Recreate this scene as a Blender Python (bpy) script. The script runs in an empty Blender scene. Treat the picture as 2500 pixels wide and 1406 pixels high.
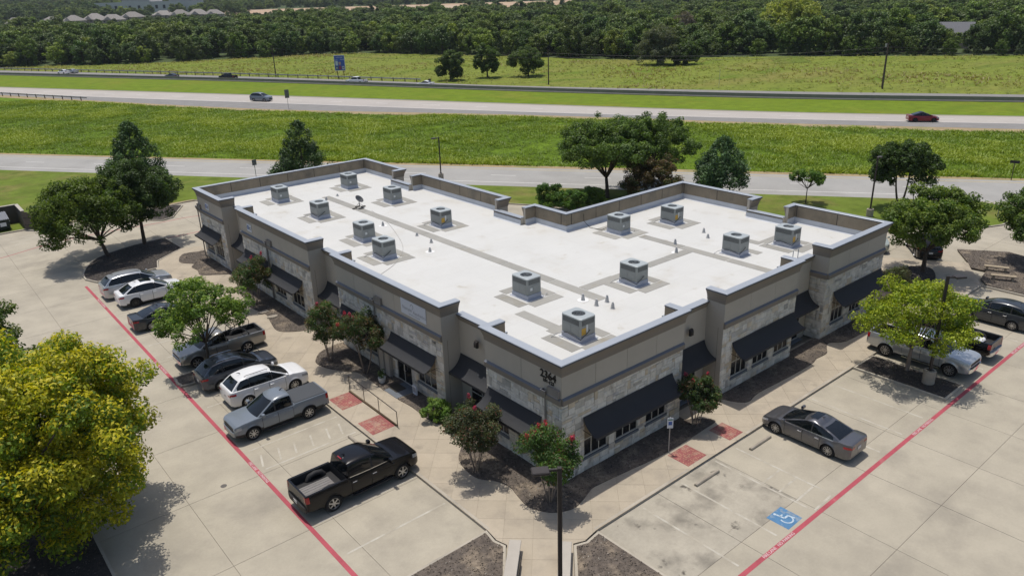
import bpy, math, random
import numpy as np
from mathutils import Vector, Matrix, Quaternion

scene = bpy.context.scene
COL = scene.collection

# ------------------------------------------------------------------ camera
CAM = Vector((-20.6567, -21.7244, 21.7))
PITCH, ROLL, HEAD = 0.3699, -0.0294, 0.8801
fw = Vector((math.cos(PITCH) * math.cos(HEAD), math.cos(PITCH) * math.sin(HEAD), -math.sin(PITCH)))
r0 = Vector((math.sin(HEAD), -math.cos(HEAD), 0))
u0 = r0.cross(fw)
rt = r0 * math.cos(ROLL) + u0 * math.sin(ROLL)
up = -r0 * math.sin(ROLL) + u0 * math.cos(ROLL)
cd = bpy.data.cameras.new('camera')
cam = bpy.data.objects.new('camera', cd)
COL.objects.link(cam)
cam.matrix_world = Matrix(((rt.x, up.x, -fw.x, CAM.x), (rt.y, up.y, -fw.y, CAM.y), (rt.z, up.z, -fw.z, CAM.z), (0, 0, 0, 1)))
cd.sensor_width = 36
cd.lens = 1848.3 * 36 / 2500
cd.clip_start = 0.5
cd.clip_end = 8000
scene.camera = cam

# ------------------------------------------------------------------ sky, sun, exposure
SUN = Vector((0.035, 0.235, 1.0)).normalized()
world = bpy.data.worlds.new('World')
scene.world = world
world.use_nodes = True
wn = world.node_tree.nodes
bg = wn['Background']
sky = wn.new('ShaderNodeTexSky')
sky.sky_type = 'NISHITA'
sky.sun_disc = False
sky.sun_elevation = math.asin(SUN.z)
sky.sun_rotation = math.atan2(SUN.x, SUN.y)
sky.air_density = 1.0
sky.dust_density = 2.5
world.node_tree.links.new(sky.outputs[0], bg.inputs['Color'])
bg.inputs['Strength'].default_value = 0.118
sl = bpy.data.lights.new('sun', 'SUN')
sl.energy = 3.35
sl.angle = math.radians(0.53)
sl.color = (1.0, 0.955, 0.88)
so = bpy.data.objects.new('sun', sl)
COL.objects.link(so)
so.rotation_euler = SUN.to_track_quat('Z', 'Y').to_euler()
so.location = (0, 0, 60)
scene.view_settings.view_transform = 'Standard'
scene.view_settings.look = 'None'
scene.view_settings.exposure = 0.0
scene.view_settings.gamma = 1.0
scene.view_settings.use_curve_mapping = False
scene.cycles.use_denoising = True
scene.cycles.max_bounces = 6
scene.cycles.diffuse_bounces = 3
scene.cycles.glossy_bounces = 3
scene.cycles.transmission_bounces = 3
scene.cycles.transparent_max_bounces = 4
scene.cycles.volume_bounces = 0
scene.cycles.caustics_reflective = False
scene.cycles.caustics_refractive = False
scene.cycles.sample_clamp_indirect = 4.0

# ------------------------------------------------------------------ materials
MATS = {}


def srgb(r, g, b):
    f = lambda c: (c / 255 / 12.92) if c / 255 <= 0.04045 else ((c / 255 + 0.055) / 1.055) ** 2.4
    return (f(r), f(g), f(b))


def M(name, col, rough=0.8, metal=0.0, var=0.12, scale=2.0, fine=30.0, coord='pos', bump=0.0, spec=0.4, rand=0.0, attr=False, alt=None,
      altlo=0.45, altscale=None, coat=0.0, stretch=None, alt2=None, alt2lo=0.6, alt2scale=0.3, alt2w=0.12):
    """Principled material: base colour, cloudy variation, optional second colour in patches, random tone per object."""
    if name in MATS:
        return MATS[name]
    m = bpy.data.materials.new(name)
    m.use_nodes = True
    nt = m.node_tree
    N, L = nt.nodes, nt.links
    b = N['Principled BSDF']
    b.inputs['Roughness'].default_value = rough
    b.inputs['Metallic'].default_value = metal
    b.inputs['Specular IOR Level'].default_value = spec
    if coat:
        b.inputs['Coat Weight'].default_value = coat
        b.inputs['Coat Roughness'].default_value = 0.04
    if coord == 'pos':
        src = N.new('ShaderNodeNewGeometry').outputs['Position']
    else:
        src = N.new('ShaderNodeTexCoord').outputs['Object']
    if stretch:
        mp = N.new('ShaderNodeMapping')
        mp.inputs['Scale'].default_value = stretch
        L.new(src, mp.inputs['Vector'])
        src = mp.outputs[0]

    def noise(sc, det=4.0):
        n = N.new('ShaderNodeTexNoise')
        n.inputs['Scale'].default_value = sc
        n.inputs['Detail'].default_value = det
        n.inputs['Roughness'].default_value = 0.6
        L.new(src, n.inputs['Vector'])
        return n.outputs['Fac']

    def mix(kind, a, bb, fac):
        x = N.new('ShaderNodeMix')
        x.data_type = 'RGBA'
        x.blend_type = kind
        for i, v in ((6, a), (7, bb)):
            if hasattr(v, 'node'):
                L.new(v, x.inputs[i])
            else:
                x.inputs[i].default_value = (*v, 1)
        if hasattr(fac, 'node'):
            L.new(fac, x.inputs[0])
        else:
            x.inputs[0].default_value = fac
        return x.outputs[2]

    def remap(v, a, bb, c=0.0, d=1.0):
        r = N.new('ShaderNodeMapRange')
        r.inputs[1].default_value = a
        r.inputs[2].default_value = bb
        r.inputs[3].default_value = c
        r.inputs[4].default_value = d
        L.new(v, r.inputs[0])
        return r.outputs[0]

    if attr:
        a = N.new('ShaderNodeAttribute')
        a.attribute_name = 'Col'
        base = a.outputs['Color']
    else:
        base = tuple(col)
    if alt is not None:
        base = mix('MIX', base, tuple(alt), remap(noise(altscale or scale * 0.4, 5.0), altlo, altlo + 0.2))
    if alt2 is not None:
        base = mix('MIX', base, tuple(alt2), remap(noise(alt2scale, 7.0), alt2lo, alt2lo + alt2w))
    if var:
        g1 = N.new('ShaderNodeMath')
        g1.operation = 'MULTIPLY_ADD'
        L.new(remap(noise(scale), 0.3, 0.7), g1.inputs[0])
        g1.inputs[1].default_value = 0.65
        L.new(remap(noise(fine, 3.0), 0.25, 0.75, 0, 0.35), g1.inputs[2])
        k = remap(g1.outputs[0], 0, 1, 1 - var, 1 + var)
        if rand:
            oi = N.new('ShaderNodeObjectInfo')
            k2 = N.new('ShaderNodeMath')
            k2.operation = 'MULTIPLY'
            L.new(k, k2.inputs[0])
            L.new(remap(oi.outputs['Random'], 0, 1, 1 - rand, 1 + rand), k2.inputs[1])
            k = k2.outputs[0]
        hs = N.new('ShaderNodeVectorMath')
        hs.operation = 'SCALE'
        if hasattr(base, 'node'):
            L.new(base, hs.inputs[0])
        else:
            hs.inputs[0].default_value = base
        L.new(k, hs.inputs['Scale'])
        L.new(hs.outputs[0], b.inputs['Base Color'])
    elif hasattr(base, 'node'):
        L.new(base, b.inputs['Base Color'])
    else:
        b.inputs['Base Color'].default_value = (*base, 1)
    if bump:
        bp = N.new('ShaderNodeBump')
        bp.inputs['Strength'].default_value = bump
        bp.inputs['Distance'].default_value = 0.02
        L.new(noise(fine, 3.0), bp.inputs['Height'])
        L.new(bp.outputs[0], b.inputs['Normal'])
    MATS[name] = m
    return m


def leaf_mat(name, trans=0.35, rough=0.55):
    if name in MATS:
        return MATS[name]
    m = bpy.data.materials.new(name)
    m.use_nodes = True
    N, L = m.node_tree.nodes, m.node_tree.links
    b = N['Principled BSDF']
    b.inputs['Roughness'].default_value = rough
    b.inputs['Specular IOR Level'].default_value = 0.35
    a = N.new('ShaderNodeAttribute')
    a.attribute_name = 'Col'
    oi = N.new('ShaderNodeObjectInfo')
    hs = N.new('ShaderNodeHueSaturation')
    mr = N.new('ShaderNodeMapRange')
    mr.inputs[3].default_value = 1.2
    mr.inputs[4].default_value = 1.7
    L.new(oi.outputs['Random'], mr.inputs[0])
    mr2 = N.new('ShaderNodeMapRange')
    mr2.inputs[3].default_value = 0.492
    mr2.inputs[4].default_value = 0.51
    ml = N.new('ShaderNodeMath')
    ml.operation = 'FRACT'
    mm = N.new('ShaderNodeMath')
    mm.operation = 'MULTIPLY'
    mm.inputs[1].default_value = 7.31
    L.new(oi.outputs['Random'], mm.inputs[0])
    L.new(mm.outputs[0], ml.inputs[0])
    L.new(ml.outputs[0], mr2.inputs[0])
    L.new(mr.outputs[0], hs.inputs['Value'])
    L.new(mr2.outputs[0], hs.inputs['Hue'])
    L.new(a.outputs['Color'], hs.inputs['Color'])
    L.new(hs.outputs[0], b.inputs['Base Color'])
    t = N.new('ShaderNodeBsdfTranslucent')
    tc = N.new('ShaderNodeMix')
    tc.data_type = 'RGBA'
    tc.blend_type = 'MULTIPLY'
    tc.inputs[0].default_value = 1.0
    tc.inputs[7].default_value = (1.25, 1.25, 0.5, 1)
    L.new(hs.outputs[0], tc.inputs[6])
    L.new(tc.outputs[2], t.inputs['Color'])
    mx = N.new('ShaderNodeMixShader')
    mx.inputs[0].default_value = trans
    L.new(b.outputs[0], mx.inputs[1])
    L.new(t.outputs[0], mx.inputs[2])
    L.new(mx.outputs[0], N['Material Output'].inputs['Surface'])
    MATS[name] = m
    return m


# ------------------------------------------------------------------ helpers
def link(o, parent=None, **props):
    COL.objects.link(o)
    if parent is not None:
        o.parent = parent
    for k, v in props.items():
        if v is not None:
            o[k] = v
    return o


def thing(name, label, cat, loc=(0, 0, 0), rz=0.0, group=None):
    o = bpy.data.objects.new(name, None)
    o.empty_display_size = 0.2
    link(o, None, label=label, category=cat, group=group)
    o.location = loc
    o.rotation_euler = (0, 0, rz)
    return o


def mobj(name, me, parent=None, loc=None, **props):
    o = bpy.data.objects.new(name, me)
    link(o, parent, **props)
    if loc is not None:
        o.location = loc
    return o


class MB:
    """Collects boxes, prisms, tubes and free faces into one mesh."""

    def __init__(s):
        s.v, s.f, s.m = [], [], []

    def add(s, vs, fs, mi=0):
        b = len(s.v)
        s.v.extend(tuple(p) for p in vs)
        for f in fs:
            s.f.append(tuple(i + b for i in f))
            s.m.append(mi)
        return s

    def box(s, x0, x1, y0, y1, z0, z1, mi=0, skip=()):
        vs = [(x0, y0, z0), (x1, y0, z0), (x1, y1, z0), (x0, y1, z0), (x0, y0, z1), (x1, y0, z1), (x1, y1, z1), (x0, y1, z1)]
        fs = [(3, 2, 1, 0), (4, 5, 6, 7), (0, 1, 5, 4), (1, 2, 6, 5), (2, 3, 7, 6), (3, 0, 4, 7)]
        return s.add(vs, [f for i, f in enumerate(fs) if i not in skip], mi)

    def bev(s, x0, x1, y0, y1, z0, z1, b=0.02, mi=0):
        """box with chamfered edges"""
        xs, ys, zs = (x0, x1), (y0, y1), (z0, z1)
        vs = []
        idx = {}
        for i in (0, 1):
            for j in (0, 1):
                for k in (0, 1):
                    sx, sy, sz = (1 - 2 * i), (1 - 2 * j), (1 - 2 * k)
                    for a in range(3):
                        p = [xs[i], ys[j], zs[k]]
                        for q, sg in ((0, sx), (1, sy), (2, sz)):
                            if q != a:
                                p[q] += sg * b
                        idx[(i, j, k, a)] = len(vs)
                        vs.append(p)
        # vertex (i,j,k,a): lies on the face whose normal is axis a
        fs = []
        for i in (0, 1):
            q = [idx[(i, j, k, 0)] for j, k in ((0, 0), (1, 0), (1, 1), (0, 1))]
            fs.append(q if i else q[::-1])
            q = [idx[(j, i, k, 1)] for j, k in ((0, 0), (1, 0), (1, 1), (0, 1))]
            fs.append(q[::-1] if i else q)
            q = [idx[(j, k, i, 2)] for j, k in ((0, 0), (1, 0), (1, 1), (0, 1))]
            fs.append(q if i else q[::-1])
        for i in (0, 1):
            for j in (0, 1):
                fs.append([idx[(i, j, 0, 0)], idx[(i, j, 1, 0)], idx[(i, j, 1, 1)], idx[(i, j, 0, 1)]])
                fs.append([idx[(i, 0, j, 0)], idx[(i, 1, j, 0)], idx[(i, 1, j, 2)], idx[(i, 0, j, 2)]])
                fs.append([idx[(0, i, j, 1)], idx[(1, i, j, 1)], idx[(1, i, j, 2)], idx[(0, i, j, 2)]])
                for k in (0, 1):
                    pass
        for i in (0, 1):
            for j in (0, 1):
                for k in (0, 1):
                    fs.append([idx[(i, j, k, a)] for a in range(3)])
        return s.add(vs, fs, mi)

    def prism(s, poly, z0, z1, mi=0, mside=None, bottom=False):
        n = len(poly)
        vs = [(x, y, z0) for x, y in poly] + [(x, y, z1) for x, y in poly]
        s.add(vs, [tuple(range(n, 2 * n))] + ([tuple(range(n - 1, -1, -1))] if bottom else []), mi)
        s.add(vs, [(i, (i + 1) % n, n + (i + 1) % n, n + i) for i in range(n)], mi if mside is None else mside)
        return s

    def tube(s, pts, rad, n=8, mi=0, caps=True):
        pts = [Vector(p) for p in pts]
        rad = rad if hasattr(rad, '__len__') else [rad] * len(pts)
        rings = []
        prev = None
        for i, p in enumerate(pts):
            d = (pts[min(i + 1, len(pts) - 1)] - pts[max(i - 1, 0)])
            d = d.normalized() if d.length > 1e-9 else Vector((0, 0, 1))
            a = prev if prev is not None else (Vector((1, 0, 0)) if abs(d.x) < 0.8 else Vector((0, 1, 0)))
            e1 = (a - d * a.dot(d)).normalized()
            prev = e1
            e2 = d.cross(e1)
            rings.append([p + (e1 * math.cos(2 * math.pi * k / n) + e2 * math.sin(2 * math.pi * k / n)) * rad[i] for k in range(n)])
        vs = [q for r in rings for q in r]
        fs = []
        for i in range(len(pts) - 1):
            for k in range(n):
                fs.append((i * n + k, i * n + (k + 1) % n, (i + 1) * n + (k + 1) % n, (i + 1) * n + k))
        if caps:
            fs.append(tuple(range(n - 1, -1, -1)))
            fs.append(tuple((len(pts) - 1) * n + k for k in range(n)))
        return s.add(vs, fs, mi)

    def lathe(s, prof, n=24, axis='z', o=(0, 0, 0), mi=0, close=False):
        vs = []
        for r, h in prof:
            for k in range(n):
                a = 2 * math.pi * k / n
                c, q = r * math.cos(a), r * math.sin(a)
                p = {'z': (c, q, h), 'y': (c, h, q), 'x': (h, c, q)}[axis]
                vs.append((p[0] + o[0], p[1] + o[1], p[2] + o[2]))
        fs = []
        m = len(prof)
        for i in range(m if close else m - 1):
            for k in range(n):
                j = (i + 1) % m
                fs.append((i * n + k, i * n + (k + 1) % n, j * n + (k + 1) % n, j * n + k))
        if not close:
            fs.append(tuple(range(n)))
            fs.append(tuple((m - 1) * n + k for k in range(n)))
        return s.add(vs, fs, mi)

    def grid(s, rows, mi=0, wrap=False):
        n = len(rows[0])
        vs = [p for r in rows for p in r]
        fs = []
        for i in range(len(rows) - 1):
            for k in range(n if wrap else n - 1):
                fs.append((i * n + k, i * n + (k + 1) % n, (i + 1) * n + (k + 1) % n, (i + 1) * n + k))
        return s.add(vs, fs, mi)

    def mesh(s, mats, smooth=None, fix=True, name='mesh'):
        me = bpy.data.meshes.new(name)
        me.from_pydata([tuple(p) for p in s.v], [], s.f)
        for m in (mats if isinstance(mats, (list, tuple)) else [mats]):
            me.materials.append(m)
        if any(s.m):
            me.polygons.foreach_set('material_index', s.m)
        if fix:
            import bmesh
            bm = bmesh.new()
            bm.from_mesh(me)
            bmesh.ops.recalc_face_normals(bm, faces=bm.faces)
            bm.to_mesh(me)
            bm.free()
        if smooth is not None:
            me.polygons.foreach_set('use_smooth', [True] * len(me.polygons))
            if smooth < 180:
                me.set_sharp_from_angle(angle=math.radians(smooth))
        me.update()
        return me

    def build(s, name, mats, parent=None, smooth=None, fix=True, loc=None, **props):
        return mobj(name, s.mesh(mats, smooth, fix, name), parent, loc, **props)


def np_mesh(name, V, F, mats, col=None, smooth=False):
    me = bpy.data.meshes.new(name)
    V = np.asarray(V, np.float32)
    F = np.asarray(F, np.int32)
    k = F.shape[1]
    me.vertices.add(len(V))
    me.vertices.foreach_set('co', V.ravel())
    me.loops.add(F.size)
    me.loops.foreach_set('vertex_index', F.ravel())
    me.polygons.add(len(F))
    me.polygons.foreach_set('loop_start', np.arange(0, F.size, k, dtype=np.int32))
    for m in (mats if isinstance(mats, (list, tuple)) else [mats]):
        me.materials.append(m)
    me.update(calc_edges=True)
    if col is not None:
        at = me.attributes.new('Col', 'FLOAT_COLOR', 'FACE')
        c = np.ones((len(F), 4), np.float32)
        c[:, :3] = col
        at.data.foreach_set('color', c.ravel())
    if smooth:
        me.polygons.foreach_set('use_smooth', [True] * len(F))
    return me


def copy_tree(o, parent=None):
    c = o.copy()
    COL.objects.link(c)
    c.parent = parent
    for ch in o.children:
        copy_tree(ch, c)
    return c


def text_mesh(txt, size, mat, extrude=0.0, align='CENTER', bold=0.0):
    cu = bpy.data.curves.new('text', 'FONT')
    cu.body = txt
    cu.size = size
    cu.extrude = extrude
    cu.offset = bold
    cu.align_x = align
    cu.align_y = 'CENTER'
    cu.resolution_u = 3
    t = bpy.data.objects.new('text', cu)
    COL.objects.link(t)
    dg = bpy.context.evaluated_depsgraph_get()
    me = bpy.data.meshes.new_from_object(t.evaluated_get(dg))
    bpy.data.objects.remove(t)
    bpy.data.curves.remove(cu)
    me.materials.clear()
    me.materials.append(mat)
    return me


def clip_cell(poly, x0, x1, y0, y1):
    """part of poly (list of xy) inside the rectangle"""
    for ax, lim, sg in ((0, x0, 1), (0, x1, -1), (1, y0, 1), (1, y1, -1)):
        out = []
        n = len(poly)
        for i in range(n):
            a, b = poly[i], poly[(i + 1) % n]
            ia, ib = (a[ax] - lim) * sg >= 0, (b[ax] - lim) * sg >= 0
            if ia:
                out.append(a)
            if ia != ib:
                t = (lim - a[ax]) / (b[ax] - a[ax])
                out.append((a[0] + t * (b[0] - a[0]), a[1] + t * (b[1] - a[1])))
        poly = out
        if len(poly) < 3:
            return []
    return poly


def area(poly):
    return 0.5 * sum(poly[i][0] * poly[(i + 1) % len(poly)][1] - poly[(i + 1) % len(poly)][0] * poly[i][1] for i in range(len(poly)))


def inside(poly, x, y):
    c = False
    n = len(poly)
    for i in range(n):
        a, b = poly[i], poly[(i + 1) % n]
        if (a[1] > y) != (b[1] > y) and x < (b[0] - a[0]) * (y - a[1]) / (b[1] - a[1]) + a[0]:
            c = not c
    return c


def smooth_path(pts, n=6, closed=False):
    """Catmull-Rom through the points"""
    P = [Vector((*p, 0)[:3]) for p in pts]
    out = []
    m = len(P)
    for i in range(m if closed else m - 1):
        g = (lambda k: P[k % m]) if closed else (lambda k: P[max(0, min(m - 1, k))])
        a, b, c, d = g(i - 1), g(i), g(i + 1), g(i + 2)
        for k in range(n):
            t = k / n
            q = 0.5 * ((2 * b) + (c - a) * t + (2 * a - 5 * b + 4 * c - d) * t * t + (3 * b - a - 3 * c + d) * t ** 3)
            out.append((q.x, q.y))
    if not closed:
        out.append((P[-1].x, P[-1].y))
    return out


def offset_path(pts, o, closed=False):
    """offset to the right of the direction of travel, mitred"""
    P = [Vector(p) for p in pts]
    n = len(P)
    out = []
    for i in range(n):
        ds = []
        if closed or i > 0:
            ds.append((P[i] - P[i - 1]).normalized())
        if closed or i < n - 1:
            ds.append((P[(i + 1) % n] - P[i]).normalized())
        ns = [Vector((d.y, -d.x)) for d in ds]
        if len(ns) == 2:
            m = (ns[0] + ns[1])
            m = m / max(0.2, m.dot(ns[0]))
        else:
            m = ns[0]
        out.append((P[i].x + m.x * o, P[i].y + m.y * o))
    return out


def sweep(mb, chain, prof, mi=0, closed_prof=True, caps=True, mis=None, closed=False):
    """profile of (offset, z) along a chain of xy points"""
    rows = [[(x, y, z) for x, y in offset_path(chain, o, closed)] for o, z in prof]
    n, k = len(prof), len(chain)
    vs = [p for r in rows for p in r]
    allf, ms = [], []
    for i in range(n if closed_prof else n - 1):
        j = (i + 1) % n
        fs = [(i * k + a, i * k + (a + 1) % k, j * k + (a + 1) % k, j * k + a) for a in range(k if closed else k - 1)]
        allf += fs
        ms += [mis[i] if mis else mi] * len(fs)
    if caps and closed_prof and not closed:
        allf += [tuple(i * k for i in range(n)), tuple(i * k + k - 1 for i in range(n))]
        ms += [mi, mi]
    mb.add(vs, allf)
    mb.m[len(mb.m) - len(ms):] = ms
    return mb


def in_view(x, y, z=0, pad=0.12):
    d = Vector((x, y, z)) - CAM
    dz = d.dot(fw)
    if dz < 0.5:
        return False
    return abs(d.dot(rt) / dz) < 1250 / 1848 * (1 + pad) and abs(d.dot(up) / dz) < 703 / 1848 * (1 + pad)


def terrain(x, y):
    d = math.hypot(x - CAM.x, y - CAM.y)
    return 0.0 if d < 360 else 7.6 * ((d - 360) / 640) ** 2
# ================================================================== ground, roads, pavements
rng = random.Random(7)
m_conc = M('concrete', (0.378, 0.339, 0.266), 0.9, var=0.13, scale=0.35, fine=9, rand=0.035, alt=(0.335, 0.300, 0.237), altlo=0.44, altscale=0.55, alt2=(0.24, 0.215, 0.175), alt2lo=0.56, alt2scale=0.2, alt2w=0.2)
m_stain = M('concrete_stained', (0.37, 0.335, 0.27), 0.9, var=0.2, scale=0.6, fine=6, alt=(0.19, 0.172, 0.14), altlo=0.5, altscale=0.5, rand=0.03, alt2=(0.085, 0.075, 0.062), alt2lo=0.62, alt2scale=0.9, alt2w=0.07)
m_walk = M('sidewalk_concrete', (0.395, 0.338, 0.258), 0.9, var=0.12, scale=0.5, fine=7, rand=0.05, alt=(0.325, 0.28, 0.22), altlo=0.5, altscale=0.7, alt2=(0.22, 0.19, 0.15), alt2lo=0.60, alt2scale=0.5, alt2w=0.15)
m_wjoint = M('walk_joint_filler', (0.25, 0.215, 0.165), 0.95, var=0.2)
m_joint = M('joint_filler', (0.17, 0.15, 0.12), 0.95, var=0.2)
m_kerb = M('kerb_concrete', (0.39, 0.35, 0.285), 0.9, var=0.2, scale=0.8, fine=8, alt=(0.22, 0.20, 0.17), altlo=0.54)
m_mulch = M('mulch', (0.105, 0.086, 0.070), 0.95, var=0.55, scale=5, fine=24, alt=(0.25, 0.20, 0.145), altlo=0.5, altscale=0.75, bump=0.9)
m_mulch2 = M('mulch_dark', (0.045, 0.038, 0.034), 0.95, var=0.5, scale=6, fine=24, alt=(0.12, 0.10, 0.08), altlo=0.58, altscale=1.2, bump=0.9)
m_lawn = M('lawn', (0.120, 0.160, 0.026), 0.95, var=0.3, scale=0.5, fine=5, alt=(0.17, 0.155, 0.05), altlo=0.5, altscale=0.13, bump=0.4, spec=0.08, alt2=(0.085, 0.125, 0.018), alt2lo=0.52, alt2scale=0.35, alt2w=0.2)
m_verge = M('verge_soil', (0.115, 0.180, 0.014), 0.95, var=0.4, scale=0.6, fine=4, alt=(0.075, 0.13, 0.012), altlo=0.48, altscale=0.16, bump=0.8, spec=0.08)
m_median = M('median_grass', (0.135, 0.190, 0.016), 0.95, var=0.3, scale=0.5, fine=3.5, alt=(0.17, 0.19, 0.025), altlo=0.50, altscale=0.06, spec=0.08, bump=0.6, alt2=(0.10, 0.15, 0.014), alt2lo=0.5, alt2scale=0.25, alt2w=0.2)
m_meadow = M('meadow', (0.165, 0.195, 0.034), 0.95, var=0.32, scale=0.35, fine=2.2, alt=(0.205, 0.175, 0.055), altlo=0.49, altscale=0.035, stretch=(0.6, 1.4, 1), spec=0.08, bump=0.8, alt2=(0.115, 0.165, 0.02), alt2lo=0.5, alt2scale=0.07, alt2w=0.15)
m_hill = M('wooded_ground', (0.05, 0.075, 0.02), 0.95, var=0.2, scale=0.05, fine=0.5)
m_service = M('service_road_asphalt', (0.315, 0.305, 0.285), 0.9, var=0.10, scale=0.25, fine=3, alt=(0.27, 0.26, 0.24), altlo=0.5, altscale=0.12, stretch=(1, 1, 1))
m_hwy = M('highway_concrete', (0.40, 0.365, 0.33), 0.88, var=0.08, scale=0.2, fine=2, alt=(0.345, 0.315, 0.29), altlo=0.5, altscale=0.1)
m_shoulder = M('shoulder_asphalt', (0.215, 0.205, 0.195), 0.9, var=0.15, scale=0.4, fine=3)
m_dirt = M('dirt_verge', (0.31, 0.235, 0.13), 0.95, var=0.25, scale=0.5, fine=4, alt=(0.17, 0.19, 0.05), altlo=0.52, altscale=0.25)
m_white = M('road_paint_white', (0.62, 0.60, 0.56), 0.8, var=0.12, scale=1, fine=8)
m_faded = M('faded_stripe_paint', (0.46, 0.43, 0.365), 0.85, var=0.12, scale=1.5, fine=10, alt=(0.372, 0.335, 0.268), altlo=0.40, altscale=1.6)
m_yellow = M('road_paint_yellow', (0.50, 0.38, 0.12), 0.8, var=0.2)
m_red = M('fire_lane_red', (0.36, 0.065, 0.085), 0.8, var=0.22, scale=1, fine=10, alt=(0.40, 0.20, 0.18), altlo=0.60, altscale=0.9)
m_redpad = M('red_ramp_paint', (0.27, 0.085, 0.08), 0.85, var=0.25, scale=2, fine=14, alt=(0.33, 0.235, 0.175), altlo=0.50, altscale=2.2)
m_blue = M('blue_paint', (0.075, 0.185, 0.33), 0.8, var=0.2, scale=2, fine=10, alt=(0.33, 0.33, 0.30), altlo=0.53, altscale=2.4)
m_dkmetal = M('dark_bronze_metal', (0.035, 0.030, 0.028), 0.5, metal=0.3, var=0.1)


def sheet(name, poly, z, mat, parent=None, **pr_):
    mb = MB()
    mb.add([(x, y, z) for x, y in poly], [tuple(range(len(poly)))])
    return mb.build(name, mat, parent, **pr_)


# one sheet that reaches the horizon: fine rings near, coarse far, rising gently beyond 360 m
mb = MB()
rads = [0, 20, 60, 120, 200, 280, 360, 420, 500, 600, 700, 800, 900, 1000, 1150, 1300, 1500, 1700, 2000, 2400, 3000]
rows = []
for r in rads:
    rows.append([(CAM.x + r * math.cos(a), CAM.y + r * math.sin(a), terrain(CAM.x + r * math.cos(a), CAM.y + r * math.sin(a)) - 0.06)
                 for a in [2 * math.pi * k / 72 for k in range(72)]])
mb.grid(rows[1:], wrap=True)
mb.add(rows[1], [tuple(range(72))])
mb.build('ground', m_hill, kind='structure')

NRM, TAN = Vector((0.8096, 0.587)), Vector((0.587, -0.8096))


def road_pt(n, t):
    return (NRM.x * n + TAN.x * t, NRM.y * n + TAN.y * t)


lot_edge = [(-60, 70), (-9, 70), (3.5, 69.1), (6.3, 69.6), (31.4, 41.2), (56, 2.7), (59, 1.5), (62, 1.3), (64.4, 2.2), (66, 3.8), (66.2, 6.4)]
lawn_poly = lot_edge + [road_pt(57.6, -160), (-60, 175)]
# parking lot: dark bed with individual slabs, joints between them
lot_poly = [(-60, 70.1)] + lot_edge[1:] + [road_pt(57.6, 33.5), road_pt(57.6, 110), (60, -45), (-60, -45)]
lot = sheet('parking_lot', lot_poly, -0.012, m_joint, kind='structure')
XL = [-36.5, -31.95, -27.4, -22.85, -18.3, -13.75, -9.2, -4.65, -1.3, 2.9, 7.2, 11.5, 15.7, 19.9, 24.1, 28.3, 32.5, 36.7, 40.9, 45.1, 49.3, 53.5, 57.7, 61.9, 66.1, 71, 76, 81]
YL = [-30.4, -25.85, -21.35, -16.85, -12.35, -7.85, -3.35, -0.2, 5.2, 10.65, 16.1, 21.6, 27.05, 32.5, 37.95, 43.4, 48.85, 54.3, 59.75, 65.2, 70.2]
HALF = 0.010
for xa, xb in zip(XL, XL[1:]):
    for ya, yb in zip(YL, YL[1:]):
        if xa > -1 and xb < 17.2 and ya > -1 and yb < 47 or xa > -1 and xb < 31 and ya > -1 and yb < 17.5:
            continue
        c = clip_cell(lot_poly, xa + HALF, xb - HALF, ya + HALF, yb - HALF)
        if len(c) < 3 or abs(area(c)) < 0.4:
            continue
        if not any(in_view(x, y) for x, y in c + [((xa + xb) / 2, (ya + yb) / 2)]):
            continue
        st = (xa > -2 and xb < 8 and ya > -8 and yb < -3)
        mb = MB()
        mb.prism(c, -0.03, rng.uniform(-0.0012, 0.0012))
        mb.build('slab', m_stain if st else m_conc, lot)

# lawn behind the lot
sheet('lawn', lawn_poly, 0.09, m_lawn, kind='structure')
# verge between service road and highway, median, meadow
hw_near = [(-25, 315), (8.5, 228.8), (43.2, 145.1), (74.8, 92.2), (96.8, 50.4), (115.9, 17.8), (140, -24)]
hw_white = [(-8, 275), (26.7, 197.9), (55.3, 140.1), (77.4, 95.3), (100.7, 52.9), (121.3, 19.5), (146, -20)]
hw_far = [(-18, 320), (12.1, 255.9), (53.7, 171.1), (85.2, 104.6), (108, 57.5), (129.5, 22.2), (156, -20)]
h2_near = [(-10, 370), (19, 306), (66.4, 202.7), (99.4, 121.4), (124, 67.7), (147.1, 27.8), (176, -22)]
h2_far = [(-6, 395), (22.5, 331.7), (72.8, 218.5), (95, 161), (106.5, 130), (133.5, 75), (157.8, 32.5), (188, -20)]
wood_edge = [(-60, 400), (24.2, 350), (60.6, 318), (110.4, 296), (141.2, 284), (163, 228), (172.5, 188), (184, 158), (212.4, 125), (252, 63), (310, -30)]


def S(pts, n=5):
    return smooth_path(pts, n)


sheet('grass_verge', [road_pt(66.0, -260), road_pt(66.0, 120)] + [(140, -24)] + S(hw_near)[::-1], -0.03, m_verge, kind='structure')
sheet('grass_median', S(hw_far) + S(h2_near)[::-1], -0.03, m_median, kind='structure')
sheet('meadow', S(h2_far) + S(wood_edge)[::-1], -0.03, m_meadow, kind='structure')
# service road
road = sheet('service_road', [road_pt(57.5, -260), road_pt(57.5, 120), road_pt(68.0, 120), road_pt(68.0, -260)], -0.004, m_service, kind='structure')
sheet('dirt_shoulder', [road_pt(67.9, -260), road_pt(67.9, 120), road_pt(69.4, 120), road_pt(69.2, 40), road_pt(69.6, 0), road_pt(69.1, -60), road_pt(69.4, -260)],
      -0.012, m_dirt, road)


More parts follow.
